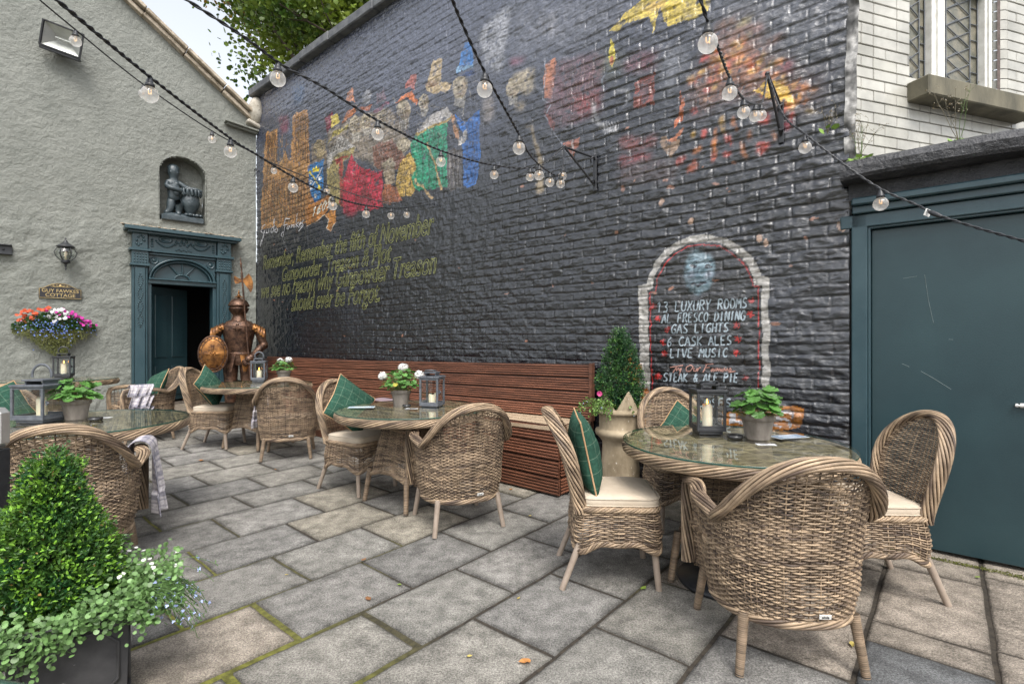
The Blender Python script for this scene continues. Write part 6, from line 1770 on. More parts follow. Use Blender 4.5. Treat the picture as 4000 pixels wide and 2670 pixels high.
def shrub(name, label, x, y, z, H, R, n, seed, leaf=(0.020, 0.010), top=0.1, c0=(0.03, 0.095, 0.022), c1=(0.20, 0.33, 0.035), bulge=None, tipf=0.3):
    r = np.random.default_rng(seed)
    th = thing(name, label, 'bush', (x, y, z))
    mb = MB(); mb.tube([(0, 0, -0.05), (0.006, 0.004, H * 0.5), (0, 0, H * 0.9)], [0.02, 0.014, 0.004], 7); 
    mb.build('trunk', MT['bark'], th)
    mb = MB()
    # leaf sprays: clusters of leaves at many twig tips
    nt = n // 9
    h = np.clip(1 - r.random(nt) ** 0.60, 0, 0.99)
    a = r.uniform(0, 2 * pi, nt)
    prof = np.interp(h, [0, 0.12, 0.35, 0.55, 0.75, 0.9, 1.0], bulge if bulge else [0.92, 1.0, 0.86, 0.66, 0.46, 0.27, 0.06])
    lump = 1 + 0.17 * vnoise(a * 1.9 + np.sin(h * 7), h * 6, 1.0, seed) + 0.09 * vnoise(a * 5, h * 16, 1.0, seed + 3)
    dep = 1 - 0.5 * r.random(nt) ** 2.2
    rad = R * prof * lump * dep
    P = np.stack([rad * np.cos(a), rad * np.sin(a), h * H * (1 + 0.02 * r.normal(0, 1, nt))], -1)
    out = np.stack([np.cos(a), np.sin(a), 0.55 + 0.5 * h], -1)
    tone = np.clip(0.25 + 0.35 * r.random(nt) + 0.5 * vnoise(a * 3, h * 9, 1.0, seed + 9), 0, 1); young = (r.random(nt) < tipf) & (dep > 0.85)
    for k in range(9):
        d = unit(out + r.normal(0, 0.75, (nt, 3))); nn = unit(out + r.normal(0, 0.5, (nt, 3)))
        p = P + r.normal(0, leaf[0] * 0.55, (nt, 3)) + (out * leaf[0] * 0.12 * k)
        c = np.array(c0) + (np.array(c1) * 0.45 - np.array(c0)) * tone[:, None] * r.uniform(0.5, 1.2, (nt, 1))
        c = np.where(young[:, None] & (k > 3), np.array(c1) * r.uniform(0.8, 1.2, (nt, 1)), c)
        br = r.random(nt) < 0.006; c[br] = (0.3, 0.18, 0.06)
        diamonds(mb, p, d, nn, leaf[0] * r.uniform(0.7, 1.25, nt), leaf[1] * r.uniform(0.8, 1.2, nt), np.clip(c, 0.004, 1))
    # dim inner mass of twigs and leaves
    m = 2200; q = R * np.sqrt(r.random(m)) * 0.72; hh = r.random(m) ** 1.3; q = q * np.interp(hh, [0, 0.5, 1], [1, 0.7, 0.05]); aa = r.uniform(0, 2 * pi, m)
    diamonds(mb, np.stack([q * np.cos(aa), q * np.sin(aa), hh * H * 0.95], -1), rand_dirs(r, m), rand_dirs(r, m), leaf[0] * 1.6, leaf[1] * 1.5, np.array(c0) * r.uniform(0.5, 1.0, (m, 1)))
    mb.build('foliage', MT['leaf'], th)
    return th

# ---- lead planter with a clipped box bush, lower left
PLC = np.array((-1.609, 1.883)); PLA = math.atan2(0.6, 0.8)
def build_planter():
    th = thing('lead_planter', 'square dark lead planter with panelled face at bottom left', 'planter', (PLC[0], PLC[1], 0), PLA)
    w, h = 0.165, 0.345
    mb = MB()
    def ringp(k, z): return [(-k, -k, z), (k, -k, z), (k, k, z), (-k, k, z)]
    for (k0, z0, k1, z1) in ((w * 0.93, 0.0, w * 0.97, h - 0.03),):
        A, B = ringp(k0, z0), ringp(k1, z1)
        for i in range(4):
            mb.add([A[i], A[(i + 1) % 4], B[(i + 1) % 4], B[i]], Q=[(0, 1, 2, 3)], sm=False)
    for sx, sy, d in ((0, -1, 0), (0, 1, 0), (1, 0, 1), (-1, 0, 1)):
        mb.box((sx * (w - 0.004), sy * (w - 0.004), h - 0.014), (0.022, 2 * w + 0.02, 0.03) if d else (2 * w - 0.026, 0.022, 0.03), None, 0.004)
        mb.box((sx * (w - 0.008), sy * (w - 0.008), 0.02), (0.02, 2 * w, 0.04) if d else (2 * w - 0.024, 0.02, 0.04), None, 0.004)
    for k in range(4):
        a = len(mb.v); c = 0.11; zz0, zz1 = 0.06, h - 0.055; xw = w - 0.035
        pts = [(-xw + 0.05, zz1), (xw - 0.05, zz1), (xw, zz1 - 0.05), (xw, zz0 + 0.05), (xw - 0.05, zz0), (-xw + 0.05, zz0), (-xw, zz0 + 0.05), (-xw, zz1 - 0.05)]
        mb.tube([(p[0], -w * 0.96 - 0.001, p[1]) for p in pts], 0.006, 6, closed=True)
        mb.xf(Rz(k * pi / 2), (0, 0, 0), a)
    mb.build('box', MT['leadbox'], th)
    mb = MB(); mb.grid(np.array([[[x, y, h - 0.03] for y in (-w * 0.95, w * 0.95)] for x in (-w * 0.95, w * 0.95)]))
    mb.build('soil', MT['soil'], th)
build_planter()
shrub('box_bush', 'clipped conical box bush with lime shoots in the lead planter', -1.71, 1.90, 0.335, 0.555, 0.178, 24000, 21, (0.018, 0.0088), c0=(0.018, 0.08, 0.022), c1=(0.21, 0.42, 0.045), tipf=0.42,
      bulge=[0.95, 1.05, 1.05, 0.74, 0.46, 0.36, 0.10])
def trailing():
    r = np.random.default_rng(31)
    th = thing('trailing_plant', 'bright green round leaved trailing plant spilling over the lead planter', 'plant', (PLC[0], PLC[1], 0.33), PLA)
    mb = MB(); n = 2600
    s = r.uniform(-1, 1, n); q = r.random(n)
    x = s * 0.25; y = -0.165 - 0.02 - 0.05 * r.random(n) + 0.13 * (r.random(n) ** 2); z = 0.035 + 0.03 * r.normal(0, 1, n) - 0.10 * q ** 2 * (0.4 + 0.8 * np.exp(-((s + 0.45) / 0.4) ** 2)) + 0.02 * np.sin(s * 5)
    rt = r.random(n) < 0.40; x = np.where(rt, 0.13 + 0.20 * r.random(n), x); y = np.where(rt, -0.19 + 0.38 * r.random(n), y); z = np.where(rt, 0.09 - 0.09 * q - 0.10 * np.maximum(0, x - 0.18) + 0.03 * r.normal(0, 1, n), z)
    P = np.stack([x, y, z], -1)
    N = unit(np.stack([0.3 * s, -0.7 * np.ones(n), np.ones(n)], -1) + r.normal(0, 0.45, (n, 3)))
    c = np.array((0.15, 0.27, 0.09)) * r.uniform(0.55, 1.35, (n, 1))
    rounds(mb, P, rand_dirs(r, n), N, r.uniform(0.007, 0.012, n), c, k=9, lobes=9, depth=0.06, cup=0.2)
    mb.build('foliage', MT['leaf'], th)
    fb = MB(); m = 22; x = 0.12 + 0.24 * r.random(m); P = np.stack([x, -0.15 + 0.32 * r.random(m), 0.13 - 0.2 * np.maximum(0, x - 0.16) + 0.02 * r.normal(0, 1, m)], -1)
    rounds(fb, P, rand_dirs(r, m), unit(r.normal(0, 0.4, (m, 3)) + (0, -0.3, 1)), 0.008, np.array((0.72, 0.72, 0.68)) * np.ones((m, 1)), k=10, lobes=5, depth=0.25)
    tag(fb.build('flowers', MT['petal'], th), kind='stuff')
    th = thing('lobelia', 'wiry trailing lobelia with pale blue flowers at the planter corner', 'plant', (PLC[0], PLC[1], 0.33), PLA)
    mb = MB(); fb = MB(); n = 0
    for k in range(75):
        a = r.uniform(-0.9, 0.9); L = r.uniform(0.14, 0.34)
        p = np.array((0.15, r.uniform(-0.17, 0.05), 0.05)); d = np.array((math.cos(a), math.sin(a) * 0.6 - 0.25, 0.5)); pts = [p]
        for i in range(9):
            p = p + d * L / 9; d = unit(d + np.array((0.02, 0, -0.24)) + r.normal(0, 0.13, 3)); pts.append(p)
        pts = np.array(pts); mb.tube(pts, 0.0012, 4, col=(0.07, 0.14, 0.03), caps=False)
        q = pts[r.integers(2, 10, 9)]; diamonds(mb, q, rand_dirs(r, 9), rand_dirs(r, 9), 0.018, 0.005, np.array((0.10, 0.2, 0.05)) * r.uniform(0.7, 1.3, (9, 1)))
        q = pts[r.integers(5, 10, 2)]
        rounds(fb, q, rand_dirs(r, 2), rand_dirs(r, 2), 0.0065, np.array((0.42, 0.50, 0.80)) * r.uniform(0.8, 1.2, (2, 1)), k=8, lobes=5, depth=0.35)
    mb.build('stems', MT['leaf'], th); tag(fb.build('flowers', MT['petal'], th), kind='stuff')
trailing()

# ---- chimney pot planter by the bench
CPX, CPY = 0.875, 4.14
def build_chimney_pot():
    z0 = gz(CPX, CPY)
    th = thing('chimney_pot_planter', 'tall weathered crown topped chimney pot used as planter', 'planter', (CPX, CPY, z0))
    mb = MB()
    mb.lathe([(0.165, 0.0), (0.158, 0.10), (0.148, 0.35), (0.142, 0.46), (0.144, 0.49), (0.160, 0.51), (0.178, 0.53), (0.196, 0.545), (0.202, 0.565), (0.196, 0.585), (0.172, 0.592), (0.168, 0.60), (0.170, 0.70), (0.173, 0.705), (0.188, 0.714), (0.194, 0.726), (0.188, 0.738), (0.173, 0.746), (0.170, 0.755),
              (0.145, 0.755), (0.142, 0.70), (0.01, 0.69)], 56)
    # crown of eight points
    for k in range(5):
        a0 = k * 2 * pi / 5 - pi / 2 + 0.20; n = 17
        a = a0 + np.linspace(-0.60, 0.60, n); t = 1 - np.abs(np.linspace(-1, 1, n)); zt = 0.752 + 0.15 * np.minimum(1, t * 1.06)
        P = []
        for rr, zz in ((0.170, np.full(n, 0.745)), (0.164, zt - 0.006), (0.158, zt), (0.152, zt - 0.006), (0.144, np.full(n, 0.745))):
            P.append(np.stack([rr * np.cos(a), rr * np.sin(a), zz], -1))
        mb.grid(np.array(P), sm=False)
    mb.build('pot', MT['clay'], th)
    mb = MB(); mb.lathe([(0.001, 0.735), (0.146, 0.73)], 24); mb.build('soil', MT['soil'], th)
    shrub('box_bush', 'narrow conical box bush growing in the chimney pot', CPX, CPY, z0 + 0.73, 0.66, 0.165, 15000, 44, (0.0165, 0.009), c0=(0.012, 0.06, 0.024), c1=(0.11, 0.26, 0.05), tipf=0.2,
          bulge=[0.6, 0.9, 1.0, 0.82, 0.58, 0.36, 0.10])
    r = np.random.default_rng(5)
    th = thing('trailing_plant', 'trailing plant with one pink flower hanging from the chimney pot', 'plant', (CPX, CPY, z0 + 0.74))
    mb = MB(); fb = MB()
    for k in range(46):
        a = r.normal(3.55, 0.38) if k < 34 else r.normal(-0.5, 0.5); L = r.uniform(0.1, 0.32) if k < 34 else r.uniform(0.08, 0.16)
        p = np.array((0.13 * math.cos(a), 0.13 * math.sin(a), 0.03)); d = np.array((math.cos(a), math.sin(a), 0.9)); pts = [p]
        for i in range(9):
            p = p + d * L / 9; d = unit(d + np.array((0.02, 0, -0.34)) + r.normal(0, 0.14, 3)); pts.append(p)
        pts = np.array(pts); mb.tube(pts, 0.0012, 4, col=(0.10, 0.16, 0.04), caps=False)
        q = pts[r.integers(1, 10, 14)] + r.normal(0, 0.006, (14, 3))
        rounds(mb, q, rand_dirs(r, 14), rand_dirs(r, 14), 0.009, np.array((0.15, 0.26, 0.06)) * r.uniform(0.6, 1.4, (14, 1)), k=7, lobes=5, depth=0.1)
        if k % 4 == 0: rounds(fb, pts[r.integers(5, 10, 2)], rand_dirs(r, 2), rand_dirs(r, 2), 0.007, np.array((0.45, 0.5, 0.78)) * np.ones((2, 1)), k=8, lobes=5, depth=0.3)
    mb.build('foliage', MT['leaf'], th)
    P = np.repeat(np.array([[-0.185, -0.10, 0.14]]), 8, 0); a = np.arange(8) * pi / 4
    rounds(fb, P, np.stack([np.cos(a), 0 * a - 0.3, np.sin(a)], -1), np.repeat([[0, -1.0, 0.2]], 8, 0), 0.016, np.array((0.62, 0.07, 0.25)) * np.linspace(0.8, 1.2, 8)[:, None], k=9, lobes=3, depth=0.1)
    tag(fb.build('flowers', MT['petal'], th), kind='stuff')
build_chimney_pot()

# ---- hanging flower basket on the cottage wall
def build_basket():
    x, z = CW(215, 1262)
    wx = c2w(x, -0.0, z + 0.02)
    th = thing('flower_basket', 'wall basket overflowing with orange, white and magenta flowers under the name plaque', 'flower basket', wx, ANG_C)
    r = np.random.default_rng(17)
    mb = MB(); a = np.linspace(pi, 2 * pi, 24)
    mb.grid(np.array([np.stack([k * 0.26 * np.cos(a), k * 0.19 * np.sin(a) * 1.0 - 0.005, np.full(24, zz)], -1) for k, zz in ((1.0, 0.02), (1.02, -0.03), (0.9, -0.12), (0.55, -0.2), (0.1, -0.22))]), col=(0.12, 0.09, 0.06))
    mb.tube(np.stack([0.262 * np.cos(a), 0.192 * np.sin(a), np.full(24, 0.0)], -1), 0.018, 6, col=(0.12, 0.09, 0.06), flat=1.6)
    mb.build('trough', MT['wicker'], th)
    mb = MB(); n = 5200
    s = np.clip(r.normal(0, 0.5, n), -1.1, 1.1); q = r.random(n); dep = r.random(n)
    bot = 0.44 * (1 - 0.55 * np.abs(s) ** 1.6) * (1 + 0.25 * vnoise(s * 4, s * 0, 1.0, 3))
    top = 0.12 * (1 - np.abs(s) ** 2.2)
    z_ = top - q * (top + bot); rad = 0.22 * np.sqrt(np.clip(1 - (s / 1.12) ** 2, 0, 1)) * np.interp(z_, [-0.5, -0.2, 0.1], [0.45, 0.85, 1.0])
    P = np.stack([s * 0.40 * np.interp(z_, [-0.5, -0.1, 0.15], [0.72, 1.0, 0.9]), -rad * (1 - 0.55 * dep ** 2) - 0.01, z_], -1)
    c = np.where(z_[:, None] > -0.12, np.array((0.055, 0.13, 0.03)), np.array((0.17, 0.19, 0.05))) * r.uniform(0.5, 1.4, (n, 1))
    low = z_ < -0.15
    diamonds(mb, P, rand_dirs(r, n) + np.where(low[:, None], np.array((0, 0, -1.2)), np.array((0, -0.5, 0.3))), rand_dirs(r, n), np.where(low, 0.032, 0.036) * r.uniform(0.7, 1.2, n), np.where(low, 0.008, 0.022), c)
    for k in range(130):
        s0 = np.clip(r.normal(0.08, 0.45), -0.9, 0.95); p = np.array((s0 * 0.38, -0.16 * r.random() - 0.05, -0.12)); pts = [p]; d = np.array((r.normal(0, 0.5), -0.3, -0.4)); L = r.uniform(0.12, 0.36) * (1 - 0.4 * abs(s0))
        for i in range(8): p = p + d * L / 8; d = unit(d + (0, 0.03, -0.28) + r.normal(0, 0.3, 3)); pts.append(p)
        mb.tube(np.array(pts), 0.0014, 4, col=np.array((0.22, 0.22, 0.07)) * r.uniform(0.6, 1.2), caps=False)
    mb.build('foliage', MT['leaf'], th)
    def blooms(name, lst, size, spread, colf):
        fb = MB()
        for (fx, fz, m) in lst:
            P = np.stack([fx + spread * r.normal(0, 1, m), -0.20 * math.sqrt(max(0.05, 1 - (fx / 0.45) ** 2)) - 0.03 + 0.02 * r.normal(0, 1, m), fz + spread * 0.7 * r.normal(0, 1, m)], -1)
            for i in range(m):
                a = np.arange(5) * 2 * pi / 5 + r.random(); N = unit(np.array((r.normal(0, 0.4), -1, 0.5 + r.normal(0, 0.3))))
                e1 = unit(np.cross(N, (0, 0, 1.0))); e2 = np.cross(N, e1)
                D = np.cos(a)[:, None] * e1 + np.sin(a)[:, None] * e2
                rounds(fb, np.repeat(P[i][None], 5, 0), D, np.repeat(N[None], 5, 0), size, np.array(colf) * r.uniform(0.8, 1.15, (5, 1)), k=8, lobes=2, depth=0.05, cup=0.1)
        tag(fb.build(name, MT['petal'], th), kind='stuff')
    blooms('orange_flowers', ((-0.37, 0.02, 5), (-0.33, 0.08, 7), (-0.27, 0.13, 8), (-0.2, 0.10, 5), (-0.16, 0.17, 6), (-0.08, 0.18, 6), (-0.24, 0.05, 5)), 0.015, 0.022, (0.62, 0.10, 0.035))
    blooms('white_flowers', ((-0.02, 0.14, 6), (0.06, 0.17, 5), (0.10, 0.12, 6), (-0.05, 0.07, 8), (0.03, 0.05, 6), (0.12, 0.06, 4), (-0.02, 0.0, 5)), 0.015, 0.022, (0.76, 0.75, 0.76))
    blooms('magenta_flowers', ((-0.12, 0.14, 2), (0.04, 0.12, 2), (0.19, 0.13, 3), (0.14, 0.08, 3), (0.24, 0.07, 5), (0.30, 0.03, 6), (0.36, 0.0, 5), (0.28, -0.02, 4), (0.40, -0.03, 3), (0.1, 0.17, 2)), 0.014, 0.02, (0.55, 0.03, 0.33))
    fb = MB(); m = 190
    s = r.normal(0.02, 0.45, m); z2 = -0.05 - 0.16 * r.random(m) + 0.06 * r.normal(0, 1, m)
    P = np.stack([np.clip(s, -1.1, 1.1) * 0.42, -0.22 * np.sqrt(np.clip(1 - (s / 1.15) ** 2, 0.03, 1)) - 0.02, z2 + 0.03], -1)
    rounds(fb, P, rand_dirs(r, m), unit(r.normal(0, 0.5, (m, 3)) + (0, -1, 0.4)), 0.0085, np.array((0.20, 0.30, 0.70)) * r.uniform(0.7, 1.3, (m, 1)), k=8, lobes=5, depth=0.3)
    tag(fb.build('blue_flowers', MT['petal'], th), kind='stuff')
build_basket()

# ------------------------------------------------------------------ fittings on the cottage wall
def build_wall_fittings():
    # carriage lantern
    x, z = CW(255, 999)
    th = thing('wall_lantern', 'black carriage lantern with curved clear glass on the grey wall', 'lamp', c2w(x + 0.0, 0, z), ANG_C)
    yb = -0.17
    mb = MB(); mb.lathe([(0.001, 0.0), (0.055, 0.0), (0.06, 0.012), (0.045, 0.03), (0.02, 0.04)], 20, (-0.0, -0.005, 0.13), 0.8, 1.4, R=Rx(pi / 2))
    a = np.linspace(0, pi, 18); mb.tube(np.stack([np.zeros(18), -0.02 - (1 - np.cos(a)) * 0.5 * (-yb - 0.02), 0.13 + 0.05 * np.sin(a)], -1), 0.012, 8)
    mb.build('bracket', MT['iron'], th)
    mb = MB()
    mb.lathe([(0.001, 0.245), (0.007, 0.24), (0.012, 0.225), (0.006, 0.212), (0.016, 0.20), (0.022, 0.19), (0.03, 0.175), (0.055, 0.15), (0.085, 0.13), (0.105, 0.115), (0.108, 0.105), (0.09, 0.10), (0.088, 0.085), (0.001, 0.085)], 24, (0, yb, 0))
    mb.lathe([(0.001, -0.085), (0.055, -0.085), (0.058, -0.095), (0.05, -0.105), (0.058, -0.112), (0.05, -0.122), (0.026, -0.132), (0.010, -0.15), (0.016, -0.165), (0.008, -0.178), (0.006, -0.19), (0.014, -0.205), (0.006, -0.22), (0.001, -0.235)], 20, (0, yb, 0))
    t = np.linspace(0, 1, 14)
    for k in range(6):
        a = k * pi / 3; rr = 0.085 - 0.03 * t + 0.032 * np.sin(pi * t) ; rr = np.interp(t, [0, 0.35, 0.7, 1], [0.092, 0.128, 0.106, 0.058])
        mb.tube(np.stack([rr * np.cos(a), yb + rr * np.sin(a), 0.09 - 0.178 * t], -1), 0.005, 6)
    mb.build('cage', MT['iron'], th)
    mb = MB(); rr = np.interp(t, [0, 0.35, 0.7, 1], [0.086, 0.122, 0.100, 0.054]); mb.lathe(np.stack([rr, 0.09 - 0.178 * t], -1), 30, (0, yb, 0)); mb.build('glass', MT['pane'], th)
    mb = MB(); mb.lathe([(0.001, -0.085), (0.012, -0.085), (0.012, -0.02), (0.022, 0.0), (0.02, 0.03), (0.001, 0.045)], 12, (0, yb, 0)); mb.build('bulb', MT['wax'], th)
    # name plaque
    x, z = CW(236, 1142)
    th = thing('name_plaque', 'black name plaque with gold border and lettering, arched top', 'sign', c2w(x, 0, z), ANG_C)
    w, h = 0.235, 0.088
    top = [(-w, -h), (w, -h), (w, h * 0.55), (w * 0.93, h * 0.62), (w * 0.8, h * 0.66), (w * 0.6, h * 1.0), (w * 0.4, h * 1.32), (w * 0.15, h * 1.5), (-w * 0.15, h * 1.5), (-w * 0.4, h * 1.32), (-w * 0.6, h * 1.0), (-w * 0.8, h * 0.66), (-w * 0.93, h * 0.62), (-w, h * 0.55)]
    mb = MB(); n = len(top)
    F = np.array([(p[0], -0.028, p[1]) for p in top] + [(p[0], -0.002, p[1]) for p in top] + [(0, -0.028, 0)])
    mb.add(F, Q=[(i, (i + 1) % n, (i + 1) % n + n, i + n) for i in range(n)], T=[(2 * n, (i + 1) % n, i) for i in range(n)], sm=False)
    mb.build('board', MT['sign'], th)
    mb = MB(); mb.tube([(p[0] * 0.97, -0.028, p[1] * 0.96) for p in top], 0.0032, 6, closed=True)
    a = np.linspace(0, 2.2 * pi, 26)
    for sx in (-1, 1):
        for (cx_, r0) in ((0.035, 0.016), (0.075, 0.012)):
            mb.tube(np.stack([sx * (cx_ + r0 * (1 - a / 9) * np.cos(a)), np.full(26, -0.030), h * 1.02 + r0 * (1 - a / 9) * np.sin(a)], -1), 0.0028, 5)
        mb.tube([(sx * 0.01, -0.03, h * 0.92), (sx * 0.06, -0.03, h * 0.86), (sx * 0.11, -0.03, h * 0.92)], 0.003, 5)
    mb.lathe([(0.001, 0.006), (0.014, 0.004), (0.018, 0.0)], 12, (0, -0.028, h * 1.05), R=Rx(pi / 2))
    mb.build('border', MT['gold'], th)
    for txt, zz in (('GUY FAWKES', 0.018), ('COTTAGE', -0.045)):
        me = font_mesh(txt, 0.068, 0.0015); me.materials.append(MT['gold'])
        o = bpy.data.objects.new('lettering', me); COL.objects.link(o); o.parent = th; o.location = (0, -0.0295, zz); o.rotation_euler = (pi / 2, 0, 0)
        o.scale = (0.98 if len(txt) > 8 else 1.05, 1, 1)
    # floodlight
    x, z = CW(245, 180)
    th = thing('floodlight', 'old rectangular floodlight high on the grey wall', 'lamp', c2w(x, 0, z), ANG_C)
    R = Ry(0.13) @ Rx(0.32) @ Rz(-0.25)
    c0 = np.array((0, -0.20, 0.0))
    mb = MB(); w, h = 0.225, 0.165
    F = [(-w, -0.05, -h), (w, -0.05, -h), (w, -0.05, h), (-w, -0.05, h)]; Bk = [(-w * 0.55, 0.12, -h * 0.5), (w * 0.55, 0.12, -h * 0.5), (w * 0.55, 0.12, h * 0.5), (-w * 0.55, 0.12, h * 0.5)]
    mb.add(F + Bk, Q=[(i, (i + 1) % 4, (i + 1) % 4 + 4, i + 4) for i in range(4)] + [(4, 5, 6, 7)], sm=False)
    for s_ in (-1, 1):
        mb.box((s_ * w, -0.055, 0), (0.022, 0.03, 2 * h + 0.02), None, 0.003); mb.box((0, -0.055, s_ * h), (2 * w - 0.022, 0.03, 0.022), None, 0.003)
    mb.box((0, -0.02, -h - 0.03), (2 * w, 0.09, 0.035), None, 0.004)
    mb.xf(R, c0)
    mb.box((0, -0.06, -0.05), (0.05, 0.13, 0.05), None, 0.004)
    mb.build('housing', MT['iron'], th)
    mb = MB(); a_ = 0.93
    F = [(-w * a_, -0.048, -h * a_), (w * a_, -0.048, -h * a_), (w * a_, -0.048, h * a_), (-w * a_, -0.048, h * a_)]; Bk = [(-w * 0.35, 0.06, -h * 0.18), (w * 0.35, 0.06, -h * 0.18), (w * 0.35, 0.06, h * 0.18), (-w * 0.35, 0.06, h * 0.18)]
    mb.add(F + Bk, Q=[(i + 4, (i + 1) % 4 + 4, (i + 1) % 4, i) for i in range(4)] + [(7, 6, 5, 4)], sm=False); mb.xf(R, c0); mb.build('reflector', MT['silver'], th)
    mb = MB(); mb.tube([(-w * 0.4, 0.01, 0), (w * 0.4, 0.01, 0)], 0.012, 8); mb.xf(R, c0); mb.build('lamp_tube', MT['silver'], th)
    mb = MB(); mb.grid(np.array([[(-w * a_, -0.056, -h * a_), (-w * a_, -0.056, h * a_)], [(w * a_, -0.056, -h * a_), (w * a_, -0.056, h * a_)]]), sm=False); mb.xf(R, c0); mb.build('front_glass', MT['pane'], th)
    # steel channel
    x, z = CW(48, 978)
    mb = MB(); L = 0.9
    mb.box((-L / 2, -0.025, 0), (L, 0.02, 0.13), None, 0.003); mb.box((-L / 2, -0.055, 0.062), (L, 0.06, 0.012), None, 0.002); mb.box((-L / 2, -0.055, -0.062), (L, 0.06, 0.012), None, 0.002)
    mb.lathe([(0.001, 0.012), (0.012, 0.01), (0.016, 0.0)], 8, (-0.09, -0.036, 0), R=Rx(pi / 2))
    o = mb.build('steel_channel', MT['iron'], None, c2w(x, 0, z), ANG_C); tag(o, 'short black steel channel fixed to the grey wall at left edge', 'beam')
    # little hook beside the corner
    mb = MB(); mb.tube([(0, 0, 0), (0.02, -0.05, 0.03), (0.05, -0.08, 0.02), (0.03, -0.09, -0.04), (0.0, -0.08, -0.02)], 0.009, 6); mb.tube([(0.03, -0.08, -0.03), (-0.01, -0.09, -0.10), (-0.02, -0.06, -0.13)], 0.005, 5)
    x, z = CW(993, 665); o = mb.build('cable_hook', MT['iron'], None, c2w(x, 0, z), ANG_C); tag(o, 'small black cable hook at the corner of the grey wall', 'hook')
build_wall_fittings()

# ---- cherub with an urn in the niche: one continuous cast body
def skin(name, joints, edges, mat, parent, sub=2):
    me = bpy.data.meshes.new(name)
    me.from_pydata([j[:3] for j in joints], edges, [])
    o = bpy.data.objects.new(name, me); COL.objects.link(o); o.parent = parent
    md = o.modifiers.new('skin', 'SKIN'); md.use_smooth_shade = True; md.branch_smoothing = 0.6
    if not me.skin_vertices: me.skin_vertices.new() if hasattr(me.skin_vertices, 'new') else None
    lay = me.skin_vertices[0] if me.skin_vertices else None
    if lay is not None:
        for i, j in enumerate(joints): lay.data[i].radius = (j[3] * 1.32, (j[3] if len(j) < 5 else j[4]) * 1.32)
        lay.data[0].use_root = True
    s = o.modifiers.new('sub', 'SUBSURF'); s.levels = sub; s.render_levels = sub
    me.materials.append(mat)
    return o
def build_statue():
    cx = (NX0 + NX1) / 2
    th = thing('cherub_statue', 'dark bronze cherub leaning on an urn in the wall niche', 'statue', c2w(cx, 0.10, NZ0), ANG_C)
    mb = MB(); mb.box((0, -0.03, 0.045), (0.60, 0.24, 0.09), None, 0.012)
    P = [(0.30, 0.09), (0.24, 0.12), (0.1, 0.15)]
    mb.lathe([(0.001, 0.16), (0.12, 0.15), (0.2, 0.12), (0.24, 0.085)], 20, (-0.04, 0.0, 0), 1.15, 0.45)
    mb.build('plinth', MT['statue'], th)
    J = [(-0.105, 0.0, 0.44, 0.080, 0.068), (-0.115, 0.0, 0.54, 0.085, 0.07), (-0.125, 0.0, 0.64, 0.078, 0.06), (-0.12, 0.0, 0.715, 0.040, 0.040), (-0.118, -0.01, 0.77, 0.058, 0.06), (-0.116, -0.012, 0.84, 0.074, 0.074), (-0.125, -0.005, 0.915, 0.058, 0.058), (-0.13, 0.0, 0.955, 0.026, 0.026),
         (-0.205, -0.01, 0.665, 0.042), (-0.225, -0.05, 0.575, 0.036), (-0.16, -0.115, 0.535, 0.030), (-0.06, -0.12, 0.525, 0.028), (-0.01, -0.11, 0.49, 0.024),
         (-0.04, -0.01, 0.665, 0.040), (0.04, -0.03, 0.60, 0.034), (0.13, -0.05, 0.575, 0.029), (0.21, -0.06, 0.585, 0.028), (0.25, -0.06, 0.55, 0.022),
         (-0.15, 0.0, 0.36, 0.062), (-0.15, 0.0, 0.26, 0.055), (-0.165, 0.0, 0.195, 0.045), (-0.20, 0.0, 0.15, 0.036), (-0.25, 0.0, 0.125, 0.03),
         (-0.065, -0.02, 0.36, 0.06), (-0.035, -0.06, 0.27, 0.050), (-0.05, -0.04, 0.19, 0.038), (-0.05, -0.05, 0.13, 0.032), (-0.05, -0.10, 0.115, 0.026)]
    E_ = [(0, 1), (1, 2), (2, 3), (3, 4), (4, 5), (5, 6), (6, 7), (2, 8), (8, 9), (9, 10), (10, 11), (11, 12), (2, 13), (13, 14), (14, 15), (15, 16), (16, 17), (0, 18), (18, 19), (19, 20), (20, 21), (21, 22), (0, 23), (23, 24), (24, 25), (25, 26), (26, 27)]
    b = skin('body', J, E_, MT['statue'], th)
    mb = MB()   # face, belly and fingers
    mb.ball((-0.115, -0.083, 0.825), (0.012, 0.014, 0.014), 8, 6); mb.ball((-0.112, -0.078, 0.795), (0.020, 0.010, 0.007), 8, 5)
    for s_ in (-1, 1):
        mb.ball((-0.116 + s_ * 0.028, -0.077, 0.845), (0.013, 0.009, 0.009), 8, 5); mb.ball((-0.116 + s_ * 0.045, -0.062, 0.81), (0.026, 0.022, 0.024), 8, 6); mb.ball((-0.116 + s_ * 0.075, -0.005, 0.83), (0.010, 0.018, 0.022), 8, 5)
        mb.ball((-0.12 + s_ * 0.038, -0.058, 0.625), (0.034, 0.02, 0.028), 8, 6)
    mb.ball((-0.085, -0.062, 0.475), (0.062, 0.05, 0.055), 12, 8)
    for k in range(4):
        mb.tube([(-0.015, -0.11, 0.50 - 0.010 * k), (0.008, -0.118, 0.485 - 0.011 * k), (0.012, -0.108, 0.47 - 0.010 * k)], 0.0085, 6)
        mb.tube([(0.22 + 0.012 * k, -0.075, 0.59), (0.245 + 0.012 * k, -0.085, 0.575), (0.25 + 0.011 * k, -0.08, 0.55)], 0.0085, 6)
    mb.tube([(0.20, -0.08, 0.57), (0.20, -0.095, 0.55)], 0.010, 6)
    mb.build('face_and_fingers', MT['statue'], b)
    mb = MB()   # curls
    r = np.random.default_rng(4)
